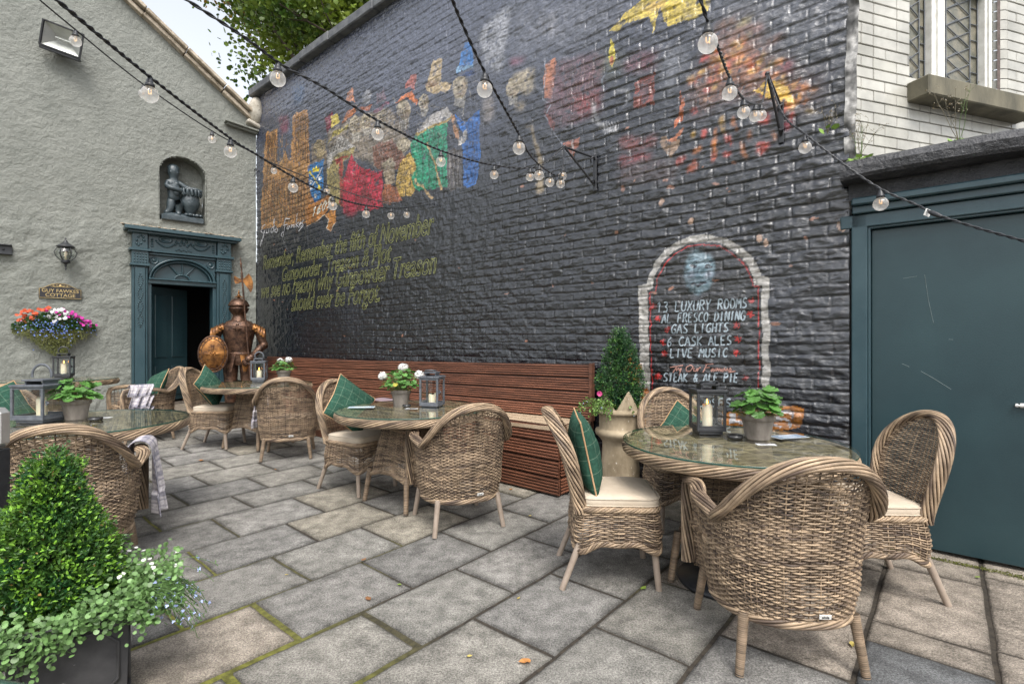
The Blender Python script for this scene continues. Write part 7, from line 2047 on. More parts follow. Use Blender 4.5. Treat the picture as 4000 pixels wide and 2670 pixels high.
    for k in range(26):
        a = r.uniform(0, 2 * pi); t = r.uniform(0.1, 1.2)
        mb.ball((-0.12 + 0.075 * math.sin(t) * math.cos(a), 0.0 + 0.07 * math.sin(t) * math.sin(a) + 0.01, 0.87 + 0.07 * math.cos(t)), 0.024, 7, 5)
    mb.build('hair', MT['statue'], b)
    mb = MB()
    mb.lathe([(0.001, 0.10), (0.085, 0.10), (0.09, 0.13), (0.055, 0.16), (0.06, 0.18), (0.12, 0.26), (0.145, 0.35), (0.135, 0.43), (0.115, 0.50), (0.12, 0.535), (0.145, 0.56), (0.15, 0.575), (0.12, 0.58), (0.001, 0.55)], 28, (0.12, -0.01, 0), 1, 0.75)
    for k in range(9):
        a = -pi * k / 8; mb.tube([(0.12 + 0.15 * math.cos(a), -0.01 + 0.11 * math.sin(a), 0.56), (0.12 + 0.16 * math.cos(a), -0.02 + 0.12 * math.sin(a), 0.52 - 0.03 * (k % 2)), (0.12 + 0.14 * math.cos(a + 0.1), -0.01 + 0.11 * math.sin(a + 0.1), 0.47)], 0.022, 7)
    for k in range(5): mb.ball((0.06 + 0.05 * k, -0.07 - 0.02 * (k % 2), 0.14), (0.04, 0.03, 0.028), 8, 6)
    mb.build('urn', MT['statue'], th)
build_statue()

# ------------------------------------------------------------------ suit of armour
KX, KY = -4.40, 8.25; KZ = gz(KX, KY) + 0.01
def build_knight():
    rz = math.atan2(0.36, 0.93)
    th = thing('suit_of_armour', 'rusty standing suit of armour beside the cottage doorway', 'statue', (KX, KY, KZ), rz)
    m = MT['rust']
    for sx in (-1, 1):
        mb = MB()
        mb.lathe([(0.085, 0.0), (0.082, 0.10), (0.085, 0.25), (0.095, 0.36), (0.085, 0.44), (0.10, 0.47), (0.108, 0.50), (0.095, 0.54), (0.100, 0.62), (0.112, 0.78), (0.116, 0.86)], 24, (0.118 * sx, 0, 0))
        mb.ball((0.118 * sx, -0.10, 0.035), (0.075, 0.15, 0.05), 14, 7)
        mb.ball((0.118 * sx, -0.085, 0.50), (0.05, 0.03, 0.055), 10, 6)
        mb.build('leg', m, th)
    mb = MB()
    def shell(prof, n=48, sy=0.7, c=(0, 0, 0), bumps=0.0):
        prof = np.asarray(prof, float); a = np.arange(n) * 2 * pi / n
        t = np.linspace(0, 1, max(len(prof) * 6, 60)); s_ = np.linspace(0, 1, len(prof))
        R_ = np.interp(t, s_, prof[:, 0]); Z_ = np.interp(t, s_, prof[:, 1])
        k = bumps * np.maximum(0, np.cos(a * 24)[None] * np.cos(np.arange(len(t)) * pi)[:, None])
        rr = R_[:, None] + k
        return np.stack([rr * np.cos(a) + c[0], rr * np.sin(a) * sy + c[1], np.repeat(Z_[:, None], n, 1) + c[2]], -1)
    mb.grid(shell([(0.165, 0.97), (0.172, 1.02), (0.188, 1.12), (0.215, 1.25), (0.24, 1.36), (0.235, 1.43), (0.17, 1.50), (0.10, 1.53)], 96, 0.68, bumps=0.006), cv=True)
    mb.lathe([(0.180, 0.955), (0.186, 0.965), (0.186, 0.995), (0.178, 1.005)], 36, sy=0.70)
    for k in range(5):
        a = (k - 2) * 0.42
        mb.tube([(0, -0.175, 1.44), (0.05 * math.sin(a), -0.183, 1.38), (0.095 * math.sin(a), -0.178, 1.33 + 0.03 * abs(k - 2))], [0.012, 0.017, 0.010], 7)
    mb.ball((0, -0.178, 1.445), (0.025, 0.015, 0.02), 8, 6)
    mb.build('breastplate', m, th)
    for sx in (-1, 1):
        mb = MB(); xs = np.linspace(0.02, 0.19, 16); zs2 = np.linspace(0.97, 0.70, 26)
        P = np.zeros((16, 26, 3))
        for j, zz in enumerate(zs2):
            t = j / 25; wv = 0.19 * (1 - 0.55 * max(0, t - 0.35))
            q = np.linspace(0.03 + 0.055 * t, wv, 16)
            P[:, j] = np.stack([sx * q, -np.sqrt(np.clip(0.205 ** 2 - q ** 2, 0.0004, 1)) * 0.72 - 0.01 - 0.02 * t, np.full(16, zz)], -1)
            P[:, j, 1] -= 0.004 * ((np.arange(16) + j) % 2)
        mb.grid(P, col=(1, 1, 1)); mb.build('mail_skirt', MT['goldrust'] if sx > 0 else m, th)
    mb = MB(); mb.grid(shell([(0.178, 0.96), (0.17, 0.86), (0.15, 0.80)], 40, 0.7), cv=True); mb.build('waist_plate', m, th)
    mb = MB()
    mb.lathe([(0.115, 1.50), (0.105, 1.53), (0.088, 1.575), (0.085, 1.60), (0.10, 1.62), (0.130, 1.66), (0.148, 1.700), (0.150, 1.712), (0.138, 1.716), (0.128, 1.720), (0.128, 1.738), (0.152, 1.742), (0.156, 1.752), (0.150, 1.768), (0.138, 1.80), (0.112, 1.835), (0.07, 1.862), (0.02, 1.875), (0.016, 1.885), (0.012, 1.895)], 36, (0, -0.01, 0), 1, 1.08)
    for k in range(12):
        mb.box((0.115 * math.cos(pi + pi * (k + 0.5) / 12), -0.01 + 0.128 * math.sin(pi + pi * (k + 0.5) / 12), 1.728), (0.014, 0.014, 0.016), None, 0.002)
    mb.build('helmet', m, th)
    mb = MB()
    mb.lathe([(0.012, 1.89), (0.022, 1.905), (0.028, 1.92), (0.018, 1.935), (0.010, 1.945), (0.014, 1.955), (0.018, 1.965), (0.010, 1.975), (0.006, 1.985), (0.010, 1.995), (0.001, 2.01)], 14, (0, -0.01, 0))
    for k in range(7):
        a = k * 2 * pi / 7; mb.tube([(0, -0.01, 1.88), (0.035 * math.cos(a), -0.01 + 0.035 * math.sin(a), 1.90), (0.06 * math.cos(a), -0.01 + 0.06 * math.sin(a), 1.885)], [0.010, 0.012, 0.003], 6)
    mb.build('crest', MT['goldrust'], th)
    for sx in (-1, 1):
        mb = MB()
        for k in range(5):
            a = np.linspace(-0.2, pi * 1.05, 22); R_ = 0.125 + 0.012 * k; x0 = 0.20 + 0.036 * k
            P = np.array([np.stack([np.full(22, sx * (x0 + dx)), -R_ * k2 * np.cos(a) * 0.78, 1.385 - 0.028 * k + R_ * k2 * np.sin(a) * 0.72], -1) for dx, k2 in ((0, 0.90), (0.018, 1.0), (0.040, 0.98))])
            mb.grid(P)
        mb.lathe([(0.001, 0.012), (0.022, 0.008), (0.026, 0.0)], 12, (sx * 0.25, -0.105, 1.39), R=Rx(pi / 2))
        mb.build('pauldron', MT['goldrust'], th)
        el = (0.36 * sx, 0.0, 1.12) if sx > 0 else (-0.37, 0.02, 1.14)
        wr = (0.20, -0.19, 0.93) if sx > 0 else (-0.30, -0.10, 1.02)
        sh = (0.285 * sx, 0, 1.37)
        mb = MB()
        t = np.linspace(0, 1, 14)[:, None]
        mb.tube(np.array(sh) * (1 - t) + np.array(el) * t, np.interp(t[:, 0], [0, 0.4, 1], [0.072, 0.07, 0.058]), 16)
        mb.ball(el, (0.07, 0.075, 0.07), 14, 9); mb.lathe([(0.001, 0.01), (0.05, 0.0), (0.06, -0.012)], 14, np.array(el) + (sx * 0.06, -0.02, 0), R=Ry(sx * pi / 2))
        mb.tube(np.array(el) * (1 - t) + np.array(wr) * t, np.interp(t[:, 0], [0, 0.3, 0.8, 1], [0.055, 0.062, 0.046, 0.05]), 16)
        for k in range(5):
            p = np.array(el) * (0.75 - 0.13 * k) + np.array(wr) * (0.25 + 0.13 * k); mb.ball(p + (0, -0.03, 0), (0.05, 0.045, 0.022), 10, 6)
        mb.build('arm', m, th)
        mb = MB()
        d = unit(np.array((-0.11 * sx, -0.05, -0.10))); hp = np.array(wr) + d * 0.05
        mb.ball(hp, (0.062, 0.055, 0.062), 14, 9); mb.ball(np.array(wr), (0.06, 0.06, 0.05), 12, 7)
        sd_ = unit(np.cross(d, (0, -1.0, 0.2)))
        for k in range(4):
            b = hp + d * 0.05 + sd_ * (0.026 * (k - 1.5)); L = (0.045, 0.055, 0.052, 0.038)[k]
            mb.tube([b, b + d * L * 0.6 + np.array((0, -0.012, 0)), b + d * L + np.array((0.0, 0.010, -0.014)), b + d * L * 1.15 + np.array((0, 0.03, -0.018))], [0.0125, 0.012, 0.011, 0.009], 7)
        b = hp - sd_ * 0.05; mb.tube([b, b + d * 0.03 - sd_ * 0.018 + (0, -0.02, 0), b + d * 0.062 - sd_ * 0.006 + (0, -0.025, 0)], [0.014, 0.013, 0.010], 7)
        mb.build('gauntlet', m, th)
    # oval shield held in front of its right arm
    c, s_ = math.cos(rz), math.sin(rz)
    wp = lambda x, y, z: (KX + c * x - s_ * y, KY + s_ * x + c * y, KZ + z)
    sh_ = thing('shield', 'oval gilded rusty shield with riveted rim held by the suit of armour', 'shield', wp(-0.325, -0.24, 0.985), rz + 0.05)
    mb = MB()
    q = np.linspace(0, 1, 20); a = np.arange(56) * 2 * pi / 56
    P = np.stack([np.stack([0.195 * k * np.cos(a), np.full(56, -0.05 * (1 - k * k)) - 0.006 * np.exp(-((np.cos(a) * np.sin(a)) / 0.18) ** 2) * (k < 0.8) * (k > 0.05), 0.275 * k * np.sin(a)], -1) for k in np.maximum(q, 0.01)])
    mb.grid(P, cv=True); mb.build('face', MT['goldrust'], sh_)
    mb = MB()
    mb.tube(np.stack([0.197 * np.cos(a), np.full(56, 0.0), 0.277 * np.sin(a)], -1), 0.013, 8, closed=True); mb.tube(np.stack([0.158 * np.cos(a), np.full(56, -0.018), 0.232 * np.sin(a)], -1), 0.006, 6, closed=True)
    for k in range(22):
        b = 2 * pi * k / 22; mb.ball((0.178 * math.cos(b), -0.016, 0.255 * math.sin(b)), (0.009, 0.007, 0.009), 7, 5)
    mb.build('rim', MT['rust'], sh_)
    mb = MB()
    mb.tube([(0, -0.058, -0.05), (0, -0.066, 0.0), (0, -0.062, 0.055)], [0.006, 0.013, 0.003], 7)
    for s2 in (-1, 1): mb.tube([(0, -0.06, -0.01), (s2 * 0.018, -0.062, 0.025), (s2 * 0.034, -0.058, 0.022), (s2 * 0.036, -0.056, 0.005)], [0.008, 0.009, 0.007, 0.004], 6)
    mb.tube([(-0.03, -0.06, -0.012), (0.03, -0.06, -0.012)], 0.006, 6)
    mb.build('emblem', MT['goldrust'], sh_)
    # halberd
    base = np.array((0.235, -0.235, 0.0)); topp = np.array((0.045, -0.20, 2.50)); hb = thing('halberd', 'long halberd with rusty axe blade standing in the armour hand', 'halberd', wp(0, 0, 0), rz)
    d = unit(topp - base)
    mb = MB(); mb.tube([base + (0, 0, 0.01), base + d * 1.1, topp - d * 0.30], 0.014, 10); mb.build('shaft', MT['rust'], hb)
    mb = MB(); o = topp - d * 0.33; ax_ = unit(np.cross(d, (0, 1.0, 0))); Rm = np.stack([ax_, np.cross(d, ax_), d], 1)
    mb.lathe([(0.018, 0), (0.02, 0.04), (0.014, 0.06), (0.02, 0.08), (0.012, 0.10), (0.010, 0.17), (0.016, 0.19), (0.008, 0.21), (0.022, 0.235), (0.006, 0.25), (0.008, 0.28), (0.001, 0.34)], 12, o, R=Rm)
    mb.build('spike', MT['rust'], hb)
    mb = MB()
    prof = [(-0.02, 0.03), (-0.06, 0.055), (-0.10, 0.11), (-0.135, 0.04), (-0.15, -0.04), (-0.14, -0.13), (-0.105, -0.20), (-0.085, -0.12), (-0.05, -0.05), (-0.02, -0.03), (0.02, -0.03), (0.06, -0.045), (0.10, -0.05), (0.112, -0.01), (0.118, 0.04), (0.108, 0.08), (0.08, 0.035), (0.02, 0.03)]
    n = len(prof); c_ = topp - d * 0.36
    V = []
    for yy in (-0.006, 0.006):
        for (px, pz) in prof: V.append(c_ - ax_ * px * -1.0 + d * pz + np.cross(d, ax_) * yy * (1.0 if abs(px) < 0.11 else 0.3))
    V += [c_ + np.cross(d, ax_) * -0.008, c_ + np.cross(d, ax_) * 0.008]
    mb.add(V, Q=[(i, (i + 1) % n, (i + 1) % n + n, i + n) for i in range(n)], T=[(2 * n, i, (i + 1) % n) for i in range(n)] + [(2 * n + 1, (i + 1) % n + n, i + n) for i in range(n)], sm=False)
    mb.build('axe_blade', MT['goldrust'], hb)
build_knight()

# turned stool just inside the door
mb = MB()
for dx in (-0.14, 0.14):
    for dy in (-0.12, 0.12):
        mb.lathe([(0.022, 0), (0.022, 0.12), (0.014, 0.13), (0.022, 0.15), (0.014, 0.17), (0.024, 0.21), (0.015, 0.25), (0.024, 0.29), (0.014, 0.31), (0.022, 0.33), (0.022, 0.42)], 12, (dx, dy, 0))
for dx in (-0.14, 0.14): mb.box((dx, 0, 0.09), (0.025, 0.22, 0.025), None, 0.004)
mb.box((0, 0, 0.43), (0.34, 0.30, 0.03), None, 0.006)
o = mb.build('stool', MT['oak'], None, c2w(-0.86, 0.52, 0.28), ANG_C + 0.2); tag(o, 'turned wooden stool standing in the dark doorway', 'stool')

# ------------------------------------------------------------------ timber bench along the wall
def build_bench():
    e0 = 0.62; 
    q = np.array((0.70, 4.59)) - C0; c, s_ = math.cos(-ANG_M), math.sin(-ANG_M)
    u1 = c * q[0] - s_ * q[1]
    th = thing('timber_bench', 'long built-in bench of reddish grooved decking boards under the mural', 'bench', (C0[0], C0[1], 0), ANG_M)
    yb = -0.09; yf = -0.60
    WD = np.array((0.19, 0.076, 0.043)); rw = np.random.default_rng(33)
    def grooved(mb, x0, x1, y, z00, z01, h, face):
        # ribbed deck board: profile with 6 grooves, end heights differ a little along the wall
        n = 5; pr = [(0, 0.0)]
        for k in range(n):
            z0 = 0.004 + (h - 0.008) * k / n; z1 = 0.004 + (h - 0.008) * (k + 1) / n
            pr += [(0.010, z0 + 0.003), (0.012, (z0 + z1) / 2 - 0.002), (0.010, z1 - 0.008), (0.0, z1 - 0.006), (0.0, z1)]
        pr += [(0, h)]
        pr = np.array(pr)
        xs = np.linspace(x0, x1, 24)
        P = np.zeros((24, len(pr) + 2, 3))
        for i, x in enumerate(xs):
            t = i / 23; zb = z00 + (z01 - z00) * t
            P[i, 1:-1, 0] = x; P[i, 1:-1, 1] = y - face * pr[:, 0]; P[i, 1:-1, 2] = zb + pr[:, 1]
            P[i, 0] = (x, y + face * 0.02, zb); P[i, -1] = (x, y + face * 0.02, zb + h)
        tone = rw.uniform(0.8, 1.2)
        cc = np.where(np.concatenate([[0], pr[:, 0], [0]]) < 0.004, 0.30, 1.0) * tone  # groove bottoms darkened in the colour, for shadow as well as dirt
        mb.grid(P, sm=False, col=np.broadcast_to((cc[:, None] * WD)[None], (24, len(pr) + 2, 3)))
        mb.add(P[-1], T=[(0, k, k + 1) for k in range(1, len(pr) + 1)], col=WD * 0.7, sm=False)
    def zg(x): return gz(*m2w(x, -0.4)[:2])
    joints = [e0, 2.5, 4.55, u1]
    mb = MB(); r = np.random.default_rng(2)
    for row in range(4):
        for a, b in zip(joints[:-1], joints[1:]):
            f = lambda x: 0.615 + row * 0.1255 - 0.085 * (1 - (x - e0) / (u1 - e0))
            grooved(mb, a + 0.002, b - 0.002, yb - 0.028 + r.normal(0, 0.001), f(a), f(b), 0.119, 1)
    mb.build('backrest', MT['wood'], th)
    mb = MB()
    for row in range(4):
        for a, b in zip(joints[:-1], joints[1:]):
            f = lambda x: zg(x) + 0.012 + row * 0.145 - 0.03 * (1 - (x - e0) / (u1 - e0))
            grooved(mb, a + 0.002, b - 0.002 - (0.0 if b < u1 else 0.0), yf, f(a), f(b), 0.138, 1)
    mb.build('front_boards', MT['wood'], th)
    # right end boards: turned a quarter
    mb = MB()
    for row in range(4):
        a = len(mb.v)
        grooved(mb, 0.0, 0.46, 0.0, 0, 0, 0.138, 1)
        mb.xf(Rz(pi / 2), (u1 - 0.012, yf + 0.03, zg(u1) + 0.012 + row * 0.145), a)
    mb.build('end_boards', MT['wood'], th)
    mb = MB()
    for k, y in enumerate(np.linspace(yf + 0.04, yb - 0.07, 4)):
        for a, b in zip(joints[:-1], joints[1:]):
            n = 2; z0 = 0.605 - 0.085 * (1 - (a - e0) / (u1 - e0)); z1 = 0.605 - 0.085 * (1 - (b - e0) / (u1 - e0)); w = 0.055
            V = [(a, y - w, z0), (b, y - w, z1), (b, y + w, z1), (a, y + w, z0), (a, y - w, z0 - 0.03), (b, y - w, z1 - 0.03), (b, y + w, z1 - 0.03), (a, y + w, z0 - 0.03)]
            mb.add(V, Q=[(0, 1, 2, 3), (0, 4, 5, 1), (2, 6, 7, 3), (1, 5, 6, 2), (0, 3, 7, 4)], sm=False)
    mb.build('seat', MT['palewood'], th)
    mb = MB(); mb.box(((e0 + u1) / 2, yb + 0.02, 0.55), (u1 - e0 - 0.02, 0.05, 1.02), col=WD * 0.6); mb.box((u1 + 0.012, yb - 0.02, 0.86), (0.03, 0.06, 0.52), None, 0.004, col=WD * 0.6); mb.build('back_frame', MT['wood'], th)
    # thin mauve pad on the seat
    mb = MB(); xs = np.linspace(0, 1, 30); ys = np.linspace(0, 1, 14); X, Y = np.meshgrid(xs, ys, indexing='ij')
    ed = np.minimum(np.minimum(X, 1 - X) * 8, np.minimum(Y, 1 - Y) * 5).clip(0, 1) ** 0.5
    L = 1.15; P = np.stack([X * L, Y * 0.40, 0.004 + 0.045 * ed + 0.006 * fbm(X * 3, Y, 2, 3)], -1); mb.grid(P)
    mb.grid(np.stack([X * L, Y * 0.40, 0 * X + 0.002], -1))
    u_, _ = MW(1480, 1500)
    zc = 0.607 - 0.085 * (1 - (u_ - e0) / (u1 - e0))
    p = m2w(4.05, yf + 0.03); o = mb.build('seat_pad', MT['mauve'], None, (p[0], p[1], zc + 0.008), ANG_M); tag(o, 'thin mauve pad lying on the timber bench behind the white geranium', 'cushion')
build_bench()

# ------------------------------------------------------------------ strings of festoon lights and their wall brackets
def px3(px, py, d): return ((px - 2000) / 2000.0 * d, d, EYE + (1335 - py) / 2000.0 * d)
def catenary(pts, n=160):
    """smooth curve through the points (Catmull-Rom)"""
    P = np.array(pts, float); P = np.vstack([2 * P[0] - P[1], P, 2 * P[-1] - P[-2]]); out = []
    m = len(P) - 3
    for i in range(m):
        p0, p1, p2, p3 = P[i:i + 4]
        for t in np.linspace(0, 1, n // m, endpoint=(i == m - 1)):
            out.append(0.5 * ((2 * p1) + (-p0 + p2) * t + (2 * p0 - 5 * p1 + 4 * p2 - p3) * t * t + (-p0 + 3 * p1 - 3 * p2 + p3) * t ** 3))
    return np.array(out)
BULB = None
def bulb_parts(parent, p, sc_=1.0):
    global BULB
    if BULB is None:
        g = MB(); t = np.linspace(0, 1, 14); r0 = 0.034
        g.lathe([(0.011, -0.03)] + [(r0 * math.sin(pi * (0.13 + 0.87 * k)), -0.062 + r0 * math.cos(pi * (0.13 + 0.87 * k))) for k in t], 20)
        s_ = MB(); s_.lathe([(0.001, 0.012), (0.008, 0.010), (0.010, 0.0), (0.013, -0.004), (0.013, -0.014), (0.018, -0.017), (0.019, -0.029), (0.015, -0.032), (0.010, -0.03)], 16)
        f = MB(); f.tube([(-0.006, 0, -0.04), (-0.006, 0, -0.055), (-0.002, 0, -0.062), (0.002, 0, -0.056), (0.006, 0, -0.062), (0.006, 0, -0.04)], 0.0009, 4)
        BULB = (g.mesh('bulb', MT['bulb']), s_.mesh('socket', MT['iron']), f.mesh('filament', MT['filament']))
    o = bpy.data.objects.new('bulb', BULB[0]); COL.objects.link(o); o.parent = parent; o.location = p; o.scale = (sc_,) * 3
    for nm, me in (('socket', BULB[1]), ('filament', BULB[2])):
        c = bpy.data.objects.new(nm, me); COL.objects.link(c); c.parent = o
def light_string(label, pts, bulbs, r=0.0055, twist=True):
    th = thing('festoon_lights', label, 'string lights', (0, 0, 0), 0, 'festoon light strings')
    P = catenary(pts); mb = MB()
    if twist:
        s = np.concatenate([[0], np.cumsum(np.linalg.norm(np.diff(P, axis=0), axis=1))]); n = int(s[-1] / 0.012); t = np.linspace(0, s[-1], n)
        Q = np.stack([np.interp(t, s, P[:, k]) for k in range(3)], -1); T = unit(np.gradient(Q, axis=0)); B = unit(np.cross(T, (0, 0, 1.0))); N = np.cross(B, T)
        for ph in (0, pi):
            a = t / 0.05 * 2 * pi * 0.5 + ph; mb.tube(Q + 0.6 * r * (np.cos(a)[:, None] * B + np.sin(a)[:, None] * N), r * 0.62, 5)
    else: mb.tube(P, r, 6)
    mb.build('cable', MT['iron'], th)
    for b in bulbs:
        d = np.linalg.norm(P - np.array(b), axis=1); i = d.argmin()
        q = P[i]; bulb_parts(th, (q[0], q[1], q[2] - 0.014))
    return th
def bracket(label, px, py_top, py_bot, tip, tippx):
    u, z1 = MW(px, py_top); _, z0 = MW(px, py_bot)
    th = thing('wall_bracket', label, 'bracket', m2w(u, 0, z0), ANG_M)
    H = z1 - z0; mb = MB()
    mb.box((0, -0.012, H / 2), (0.035, 0.014, H + 0.06), None, 0.003)
    t = np.array(tip)
    for z_, w in ((H, 0.016), (0.02, 0.016)): mb.tube([(0, -0.015, z_), (t[0] * 0.5, t[1] * 0.5, (z_ + t[2]) / 2), t], w * 0.62, 7)
    mb.tube([(0, -0.02, H * 0.93), (0.02, -0.06, H * 0.98), (0.0, -0.09, H * 0.9), (-0.01, -0.06, H * 0.8)], 0.008, 6); mb.tube([(0, -0.02, H * 0.1), (0.02, -0.05, H * 0.22), (0.0, -0.09, H * 0.17)], 0.008, 6)
    mb.ball(t, 0.016, 8, 6)
    mb.build('frame', MT['iron'], th)
    c_, s_ = math.cos(ANG_M), math.sin(ANG_M); p = m2w(u, 0, z0)
    return (p[0] + c_ * t[0] - s_ * t[1], p[1] + s_ * t[0] + c_ * t[1], p[2] + t[2])
tipA = bracket('black iron bracket with string lights on the mural centre', 2326, 618, 735, (-0.10, -0.36, 0.30), 2240)
tipB = bracket('black iron bracket with string lights on the mural near the glazed bricks', 3052, 420, 545, (-0.02, -0.30, 0.36), 2990)
p1 = [px3(150, -60, 1.55), px3(585, 300, 2.2), px3(900, 540, 2.9), px3(1003, 604, 3.2), px3(1145, 690, 3.6), px3(1300, 766, 4.0), px3(1430, 802, 4.5), px3(1560, 812, 5.2), px3(1690, 796, m2w(*[MW(1690, 796)[0], -0.02])[1])]
light_string('thick festoon string crossing in front of the grey gable to the mural lettering', p1, [px3(585, 305, 2.2), px3(898, 540, 2.9), px3(1145, 690, 3.6), px3(1300, 766, 4.0), px3(1425, 802, 4.5), px3(1535, 812, 5.0), px3(1598, 812, 5.4)], 0.007)
p2 = [px3(60, -80, 2.9), px3(295, 117, 3.4), px3(560, 330, 4.0), px3(828, 512, 4.7), px3(1003, 604, 5.4), px3(1070, 640, 5.7), px3(1277, 722, 6.2), px3(1480, 785, 6.5), px3(1640, 800, 6.6), px3(1695, 793, m2w(*[MW(1695, 793)[0], -0.02])[1])]
light_string('thin festoon string behind the thick one in front of the grey gable', p2, [px3(280, 110, 3.4), px3(545, 320, 4.0), px3(832, 514, 4.7), px3(1065, 638, 5.7), px3(1277, 722, 6.2), px3(1640, 800, 6.6)], 0.005, False)
p3 = [px3(690, -25, 1.9), px3(950, 143, 2.1), px3(1115, 262, 2.35), px3(1260, 338, 2.5), px3(1475, 470, 2.85), px3(1722, 588, 3.5), px3(1930, 645, 4.0), px3(2100, 650, 4.25), tipA]
light_string('festoon string from the top of the tree down across the painted crowd', p3, [px3(1100, 255, 2.3), px3(1470, 468, 2.85), px3(1715, 586, 3.5), px3(1928, 645, 4.0), px3(2072, 652, 4.2)], 0.0065)
p4 = [px3(1745, -60, 1.75), px3(1800, 80, 1.95), px3(1893, 280, 2.2), px3(2020, 510, 2.7), px3(2075, 610, 3.3), px3(2140, 668, 3.8), px3(2190, 680, 4.05), tipA]
light_string('festoon string hanging from above to the centre bracket', p4, [px3(1895, 282, 2.2), px3(2030, 525, 2.75), px3(2110, 645, 3.55), px3(2147, 675, 3.85), px3(2185, 680, 4.05), px3(2215, 660, 4.2)], 0.006)
p5 = [px3(2715, -70, 1.7), px3(2765, 85, 1.8), px3(2800, 170, 2.0), px3(2850, 300, 2.4), px3(2905, 385, 2.8), px3(2950, 405, 3.1), px3(2978, 395, 3.3), tipB]
light_string('festoon string hanging over the yellow glow of the mural to the right bracket', p5, [px3(2770, 90, 1.8), px3(2848, 298, 2.4), px3(2908, 386, 2.8), px3(2950, 405, 3.1), px3(2975, 398, 3.25)], 0.006)
p6 = [tipB, px3(3060, 450, 3.2), px3(3145, 525, 2.95), px3(3300, 645, 2.75), px3(3440, 738, 2.6), px3(3580, 800, 2.45), px3(3650, 835, 2.35), px3(3800, 885, 2.2), px3(4050, 955, 1.95)]
L6 = light_string('festoon cable running down in front of the teal door frame with inline connector', p6, [px3(3145, 525, 2.95), px3(3434, 735, 2.6)], 0.0055)
P = catenary(p6); i = np.abs(P[:, 0] / P[:, 1] * 2000 + 2000 - 3650).argmin()
mb = MB(); mb.tube(P[i - 5:i + 6], [0.006, 0.009, 0.009, 0.011, 0.011, 0.012, 0.011, 0.011, 0.009, 0.008, 0.006], 8); mb.build('connector', MT['iron'], L6)
mb = MB(); q = P[i - 8]; mb.box(q + (0.0, -0.004, -0.012), (0.028, 0.001, 0.034), Ry(0.4)); mb.build('paper_tag', MT['plate'], L6)

# ------------------------------------------------------------------ tree beyond the wall
def build_tree(label, x, y, H, R, n, seed, c0, c1, yel=0.04, leaf=0.075):
    r = np.random.default_rng(seed)
    th = thing('tree', label, 'tree', (x, y, 0))
    tb_ = MB(); tips = []
    def limb(p, d, L, rad, lev):
        pts = [np.array(p, float)]; rr = [rad]; d = unit(d); k = 7
        for i in range(k):
            d = unit(d + r.normal(0, 0.10, 3) + (0, 0, 0.03)); pts.append(pts[-1] + d * L / k); rr.append(rad * (1 - 0.62 * (i + 1) / k))
        tb_.tube(np.array(pts), rr, 8 if lev < 2 else 5)
        if lev >= 3: tips.extend(pts[2:]); return
        for j in range(5 if lev else 7):
            i = r.integers(2 if lev else 3, k + 1); a = r.uniform(0, 2 * pi); s_ = 0.9 if lev else 1.0
            nd = unit(d + s_ * np.array((math.cos(a), math.sin(a), r.uniform(-0.1, 0.6)))); limb(pts[i], nd, L * r.uniform(0.5, 0.72), rr[i] * 0.6, lev + 1)
        limb(pts[-1], d, L * 0.6, rr[-1], lev + 1)
    limb((0, 0, 0), (0.02, 0, 1), H * 0.55, 0.27, 0)
    tb_.build('trunk', MT['bark'], th)
    tips = np.array(tips); mb = MB()
    per = max(1, n // len(tips)); P = np.repeat(tips, per, 0); P = P + r.normal(0, 0.33, P.shape) * np.array((1, 1, 0.75))
    clump = vnoise(P[:, 0] + P[:, 2], P[:, 1] - P[:, 2], 0.8, seed); t = np.clip(0.45 + 0.55 * clump + r.normal(0, 0.18, len(P)), 0, 1)
    c = np.array(c0) + (np.array(c1) - np.array(c0)) * t[:, None]
    yy = vnoise(P[:, 0] * 1.0 + 3, P[:, 2] + P[:, 1], 0.9, seed + 5) > 0.62; yy &= r.random(len(P)) < 0.55
    c[yy] = np.array((0.42, 0.24, 0.025)) * r.uniform(0.7, 1.2, (yy.sum(), 1))
    d = unit(r.normal(0, 1, P.shape) + (0, 0, -0.4)); nn = unit(r.normal(0, 0.6, P.shape) + (0, 0, 1))
    rounds(mb, P, d, nn, leaf * 0.5 * r.uniform(0.7, 1.25, len(P)), c, k=6, lobes=3, depth=0.22, cup=0.12)
    mb.build('crown', MT['leaf'], th)
build_tree('tall green and yellowing tree standing beyond the mural wall', -4.6, 14.0, 12.5, 3.5, 62000, 3, (0.045, 0.10, 0.014), (0.22, 0.29, 0.03), leaf=0.11)

